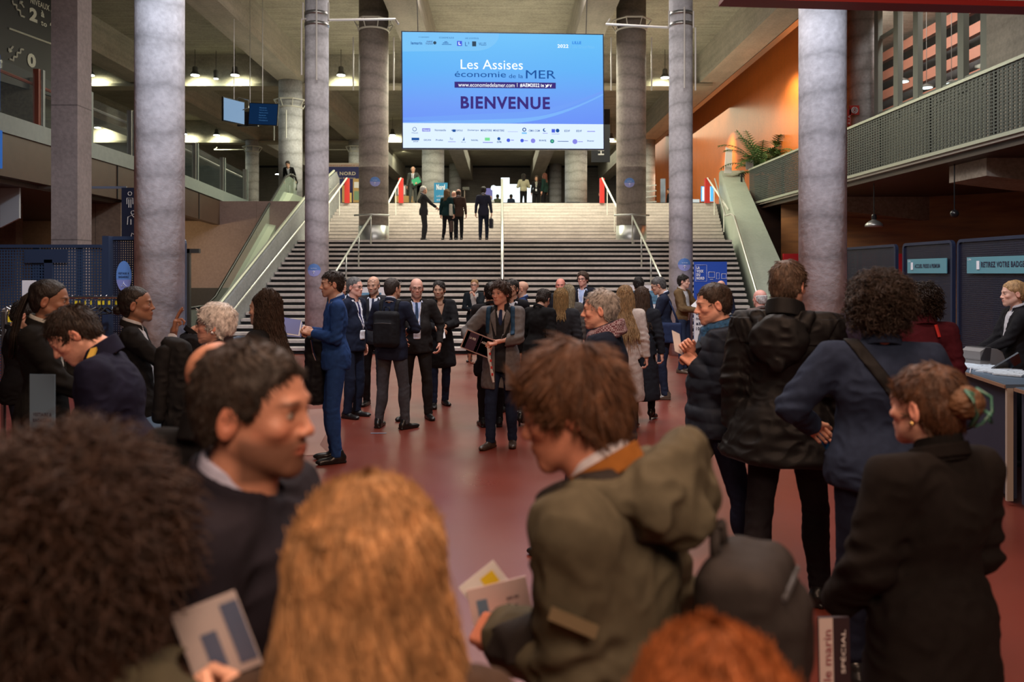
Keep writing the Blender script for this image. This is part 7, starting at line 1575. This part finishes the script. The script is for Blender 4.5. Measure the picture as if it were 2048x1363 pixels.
a = P('white-haired person with glasses and a pearl earring, smiling left', 432, 604, 335, 96, skin='pink', seed=54, head=(0, 0, 0)); a.body(brow=(.25, .2, .16), female=True, smile=True, age=1.5, nose=1.15); a.top('top', (.02, .012, .016), hem=.8, collar='high'); a.trousers(BLK); a.shoes(); a.hair('short', (.58, .56, .54), vol=.012, length=.030, messy=.04, back=-.085, side=-.03, n=2600); a.glasses((.03, .02, .02))
MB().lathe(tuple(a.H2W((-.088, -.004, -.045))), [(.001, -.008), (.007, -.003), (.007, .003), (.001, .008)], 10).build('earring', WINK, a.root, smooth=True); MB().tube([a.C((-.05, .07, 1.44)), a.C((0, .10, 1.41)), a.C((.05, .07, 1.44))], .006, 6).build('necklace', MATS['gold'], a.root, smooth=True)
a = P('person with long wavy dark brown hair in a black top', 530, 578, 285, 78, skin='light', seed=55); a.body(brow=BR, female=True); a.top('top', (.009, .009, .010), hem=.8, collar='high'); a.trousers(BLK); a.shoes(); a.hair('short', (.028, .016, .012), length=.012, messy=.08); a.fall((.034, .019, .013), .30, wave=.014, spread=.04, wfreq=32, front=.58)
a = P('person at the far left edge sorting yellow tags behind the hangers', 36, 594, 235, -60, skin='light', seed=56, handr=(.06, .34, 1.24), handl=(-.08, .34, 1.22), elbr=(.5, -.4, -.7), elbl=(-.5, -.4, -.7), H=1.62, head=(0, 20, 0)); coat(a, BLK, hem=.8, name='top', hair=('short', DH), flare=0, female=True)
w_, d_, n_, s_x = a.grip(1, .1, .0); sheet(w_, (.8, -.5, -.2), (.1, 0, 1), .07, .16, 'yellow ticket strip in the hands at the far left', 'ticket', M_YEL, th=.006, off=(-.02, -.08), cat='ticket')
g_ = empty('held_coat', pw(352, 690, 4.75), 0, label='black coat held up over the cloakroom desk beside the officer', cat='coat'); blob('coat_body', a, g_, cloth((.010, .010, .011), .7), [('b', (0, .02, -.28), (.085, .06, .26), .05), ('e', (.03, .02, -.50), (.10, .08, .14)), ('c', (-.04, .02, .0), (.05, .02, -.02), .05, .04)], .008, .010, 12); blob('sleeve', a, g_, cloth((.010, .010, .011), .7), [('c', (-.06, -.03, -.04), (-.08, -.05, -.42), .045, .035)], .008, .006, 14)
# ---- foreground
a = Person('dark-haired bearded person in a black coat, in profile facing right', (478-PX0)/1080, FPX/1080, 0, -98, 1.722, build=1.08, px=.0036, seed=60, skin=(.47, .22, .145), head=(-2, 0, 0), lean=2)
a.body(brow=(.022, .013, .010), beard=.75, beardc=(.06, .030, .020), nose=1.0, hands=False); a.top('coat', (.016, .014, .021), hem=.6, infl=.022, collar='suit', rough=.9, px=.006); a.collar('shirt', cloth((.42, .43, .58), .8), 'shirt_collar', a.jk, infl=.012); a.trousers(BLK); a.hair('short', (.020, .012, .009), length=.020, vol=.002, messy=.45, n=6500, hairline=.066, back=-.055, fc=-.008)
a = P('bald person in a black coat behind the bearded profile', 438, 672, 720, -20, skin=(.50, .235, .15), seed=61, px=.0044); a.body(brow=None, hands=False); a.top('coat', (.008, .008, .009), hem=.6, infl=.02, collar='high'); a.trousers(BLK)
a = Person('person with a huge mass of dark brown curls, back to the camera', (135-PX0)/1420, FPX/1420, 0, -10, 1.562, build=1.0, px=.0036, seed=62, skin='light', handr=(.255, .02, 1.35), elbr=(.7, -.5, -.5), curl=(1.0, .5), palmr=np.array([-.1, .75, .6, -.9, .2, .1]))
CUR = (.034, .015, .008); a.body(brow=BR, female=True); a.top('parka', (.055, .050, .032), hem=.6, infl=.02, collar='high', px=.007); a.trousers(BLK); a.hair('curly', CUR, vol=.026, length=.075, n=5200); a.fall(CUR, .34, wave=.020, wfreq=60, spread=.17, n=2600, rad=.0022, clump=.75)
w_, d_, n_, s_x = a.grip(1, .10, .015); M_LEAF = mat('leaflet_cream', (.50, .44, .44), rough=.5); M_LB2 = mat('leaflet_blue', (.10, .13, .22), rough=.5)
sheet(w_, (.93, 0, .36), (-.36, 0, .93), .10, .115, 'small cream and blue leaflet held beside the dark curls', 'leaflet', M_LEAF, th=.003, cat='leaflet', off=(-.055, .0), blocks=((.30, .15, .55, .62, M_LB2), (.72, .1, 1, .9, M_LB2)))
a = Person('person with long wavy strawberry-blonde hair, back to the camera', (735-PX0)/1480, FPX/1480, 0, 2, 1.555, build=.98, px=.0036, seed=63, skin='light'); BL2 = (.46, .25, .11)
a.body(brow=LBR, female=True, hands=False); a.top('top', (.05, .03, .02), hem=.7, collar='high'); a.trousers(BLK); a.hair('short', BL2, length=.014, messy=.02, vol=.0, back=-.11, side=-.04, fc=.10); a.fall(BL2, .46, wave=.018, wfreq=26, spread=.17, n=5200, rad=.0013, front=1.0, clump=.7)
a = Person('person with wavy brown hair in an olive parka, turned left with a backpack', (1305-PX0)/1000, FPX/1000, 0, 62, 1.712, build=.95, px=.0036, seed=64, skin=(.55, .23, .15), head=(16, 2, 0), handl=(-.01, .30, 1.16), elbl=(-.1, -.3, -1), lean=14, curl=(.5, .9))
OLV = (.085, .075, .050); a.body(brow=(.06, .03, .015)); a.top('parka', OLV, hem=.62, infl=.027, collar=None, fold=.008, px=.0065); a.trousers(BLK); a.collar('shirt', cloth((.62, .60, .66), .8), 'shirt_collar', a.jk, infl=.014); a.collar('suit', cloth((.27, .10, .02), .8), 'ochre_lining', a.jk, infl=.030)
a.hair('short', (.095, .040, .018), vol=.012, length=.050, messy=.30, n=5500, back=-.085, hairline=.05)
kk = a.k; blob('hood', a, a.jk, a.topm, [('e', tuple(a.C((-.01, -.165, 1.43))), (.150*kk, .070*kk, .085*kk)), ('c', a.C((-.14, -.05, 1.455)), a.C((-.04, -.19, 1.38)), .045, .05), ('c', a.C((.13, -.06, 1.46)), a.C((.05, -.19, 1.40)), .045, .05), ('e', tuple(a.C((.02, -.20, 1.485))), (.10, .04, .05))], .0065, .010, 13)
MB().box((-.045, -.006, -.011), (.045, .006, .011), frame(Vector(a.arm[-1][0])*.45+Vector(a.arm[-1][1])*.55+Vector((-.085, -.035, 0)), (.25, -.9, -.3), (.1, .2, 1))).build('sleeve_badge', mat('badge_tan', (.13, .095, .05), rough=.7), a.jk)
backpack(a, 'slouchy dark grey backpack on the olive parka', (.026, .022, .021), w=.125, d=.080, z0=1.02, z1=1.30, y=-.25)
w_, d_, n_, s_x = a.grip(-1, .09, .02)
sheet(w_+Vector((.035, .015, 0)), (.97, .1, .20), (-.2, 0, .97), .14, .115, 'cream leaflet with a blue square and French text, held before the olive parka', 'leaflet', mat('leaflet_pink', (.62, .50, .50), rough=.5), th=.003, cat='leaflet', off=(-.055, -.01), blocks=((.12, .15, .30, .75, mat('leaflet_teal', (.12, .22, .34), rough=.5)),), texts=(('Bon', .62, .42, .16, .14, INK), ('pour une', .62, .60, .2, .08, INK)))
sheet(w_+Vector((.03, .022, .01)), (.8, .1, .6), (-.6, 0, .8), .10, .10, 'white leaflet with a yellow star, tucked behind the cream one', 'leaflet', M_PAPER, th=.002, cat='leaflet', off=(-.02, .02), blocks=((.5, .55, .85, .85, mat('leaflet_yellow', (.75, .55, .02), rough=.5)),))
a = Person('person with straight copper-red hair, only the top of the head in view', (1430-PX0)/1900, FPX/1900, 0, 0, 1.455, px=.0036, seed=65, skin='light'); CO = (.36, .115, .035)
a.body(brow=LBR, female=True, hands=False); a.top('top', BLK, hem=.7); a.trousers(BLK); a.hair('short', CO, length=.012, messy=.02, vol=.0, fc=.10, back=-.11); a.fall(CO, .30, wave=.004, spread=.06, n=3600, rad=.0012, front=1.0)
# ---- people on the stairs and in the upper hall
a = P('white-haired person in a dark suit holding out a phone on the landing', 847, 371, 61.5, -72, z0=ZL, skin='tan', seed=70, handr=(.10, .45, 1.02), elbr=(.3, -.3, -.9), handl=(-.25, .1, 1.2), elbl=(-1, -.3, -.3)); suit(a, CHAR, WHT, hair=('short', WHH, dict(length=.02)), lan=True)
w_ = a.grip(1)[0]; t = MB().box((-.09, -.02, 0), (.09, .02, .03)).build('phone', mat('phone', (.05, .06, .12), rough=.2)); t.location = w_; tag(t, 'phone held out on the landing by the white-haired person', 'phone')
a = P('blonde person in a dark green top with a white tote bag on the landing', 894, 378, 61.5, -28, z0=ZL, skin='light', seed=71, stride=.2); coat(a, (.006, .025, .028), hem=.85, name='top', trous=BLK, female=True, hair=('short', LBR), flare=0); a.fall((.13, .075, .035), .17); e = local_obj(a, 'tote_bag', 'white tote bag on the shoulder of the blonde person on the landing', 'bag'); blob('bag_body', a, e, cloth((.45, .43, .38)), [('b', (.21, -.02, 1.0), (.04, .15, .19), .03)], .02, .004); MB().tube([(.2, .08, 1.15), (.18, .02, 1.42), (.2, -.08, 1.15)], .014, 5).build('strap', cloth((.45, .43, .38)), e)
a = P('person in a brown checked jacket carrying a brown bag on the landing', 917, 378, 61.5, -4, z0=ZL, skin=(.33, .14, .10), seed=72, build=1.08, feetw=.10, top=0); suit(a, (.045, .026, .020), face=False, trous=BLK, hair=('fringe', (.06, .04, .03))); bag(a, -1, 'brown bag hanging from the left hand of the brown jacket on the landing', (.07, .045, .04), w=.12, h=.38)
a = P('pale bald head showing behind the brown checked jacket', 908, 381, 60.5, 20, z0=ZL, skin='pink', seed=73); suit(a, NAVY, face=False, hair=None)
a = P('person in a dark blue suit with a black bag climbing from the landing', 967, 372, 61.5, -6, z0=ZL, skin='tan', seed=74, build=1.05, stride=.12); suit(a, (.018, .019, .035), face=False, trous=(.012, .016, .03), hair=('short', DH)); bag(a, 1, 'black bag hanging from the right hand on the landing', (.02, .02, .03), w=.15, h=.32, drop=.08)
a = P('white-haired person in a grey suit with a green folder, top of the stairs', 826, 332, 47.5, 178, z0=ZU, skin='tan', seed=75, stride=.4, handl=(-.22, .2, 1.05), elbl=(-.8, -.4, -.4)); suit(a, (.055, .06, .055), WHT, (.05, .05, .06), hair=('fringe', WHH), lan=True)
w_ = a.grip(-1)[0]; sheet(w_, (1, 0, .5), (-.4, 0, .9), .34, .26, 'green folder carried at the top of the stairs', 'folder', mat('folder_green', (.02, .30, .14), rough=.5), th=.02, off=(-.12, -.05), cat='folder')
a = P('dark-haired person in a cream top standing before the bright booth', 1047, 347, 44.5, 6, z0=ZU, skin='light', seed=76, handr=(.15, .25, 1.2), handl=(-.15, .25, 1.2)); coat(a, (.40, .38, .27), hem=.92, name='top', trous=BLK, female=True, flare=0, hair=('short', DH)); a.fall(DH, .12)
a = P('brown-haired person in a black blazer and badge, left of the pair', 1073, 351, 44.5, 168, z0=ZU, skin='tan', seed=77); suit(a, BLK, (.3, .3, .25), hair=('short', BR), female=True, lan=True); a.fall(BR, .18)
a = P('red-haired person in a dark green top, right of the pair', 1089, 346, 44.5, 60, z0=ZU, skin='light', seed=78); coat(a, (.010, .03, .025), hem=.85, name='top', trous=BLK, female=True, flare=0, hair=('short', (.12, .035, .02))); a.fall((.12, .035, .02), .2)
for px_, py_, u_, yw, lab, hr, cl in ((981, 391, 36, 170, 'bald person with a white shirt far behind the landing suit', None, WHT), (995, 388, 35.5, 20, 'short-haired person in grey-green far behind, before the bright booth', DH, (.06, .07, .05)), (1022, 388, 35.5, 30, 'dark-haired person in navy far behind, before the bright booth', DH, NAVY2), (1201, 382, 36, 60, 'person in dark clothes beside the right red handrail post', BR, BLK), (1338, 376, 37, 80, 'dark-haired person in black beyond the right slim column', DH, BLK)):
    a = P(lab, px_, py_, u_, yw, z0=ZU, skin='tan', seed=int(px_)); coat(a, cl, hem=.82, name='jacket', flare=0, hair=('short', hr) if hr else None)
a = P('dark-haired person whose head shows above the escalator top', 580, 333, 51.6, 178, z0=ZU, skin='tan', seed=95, top=0, lean=28, H=1.60); suit(a, BLK, hair=('short', DH))
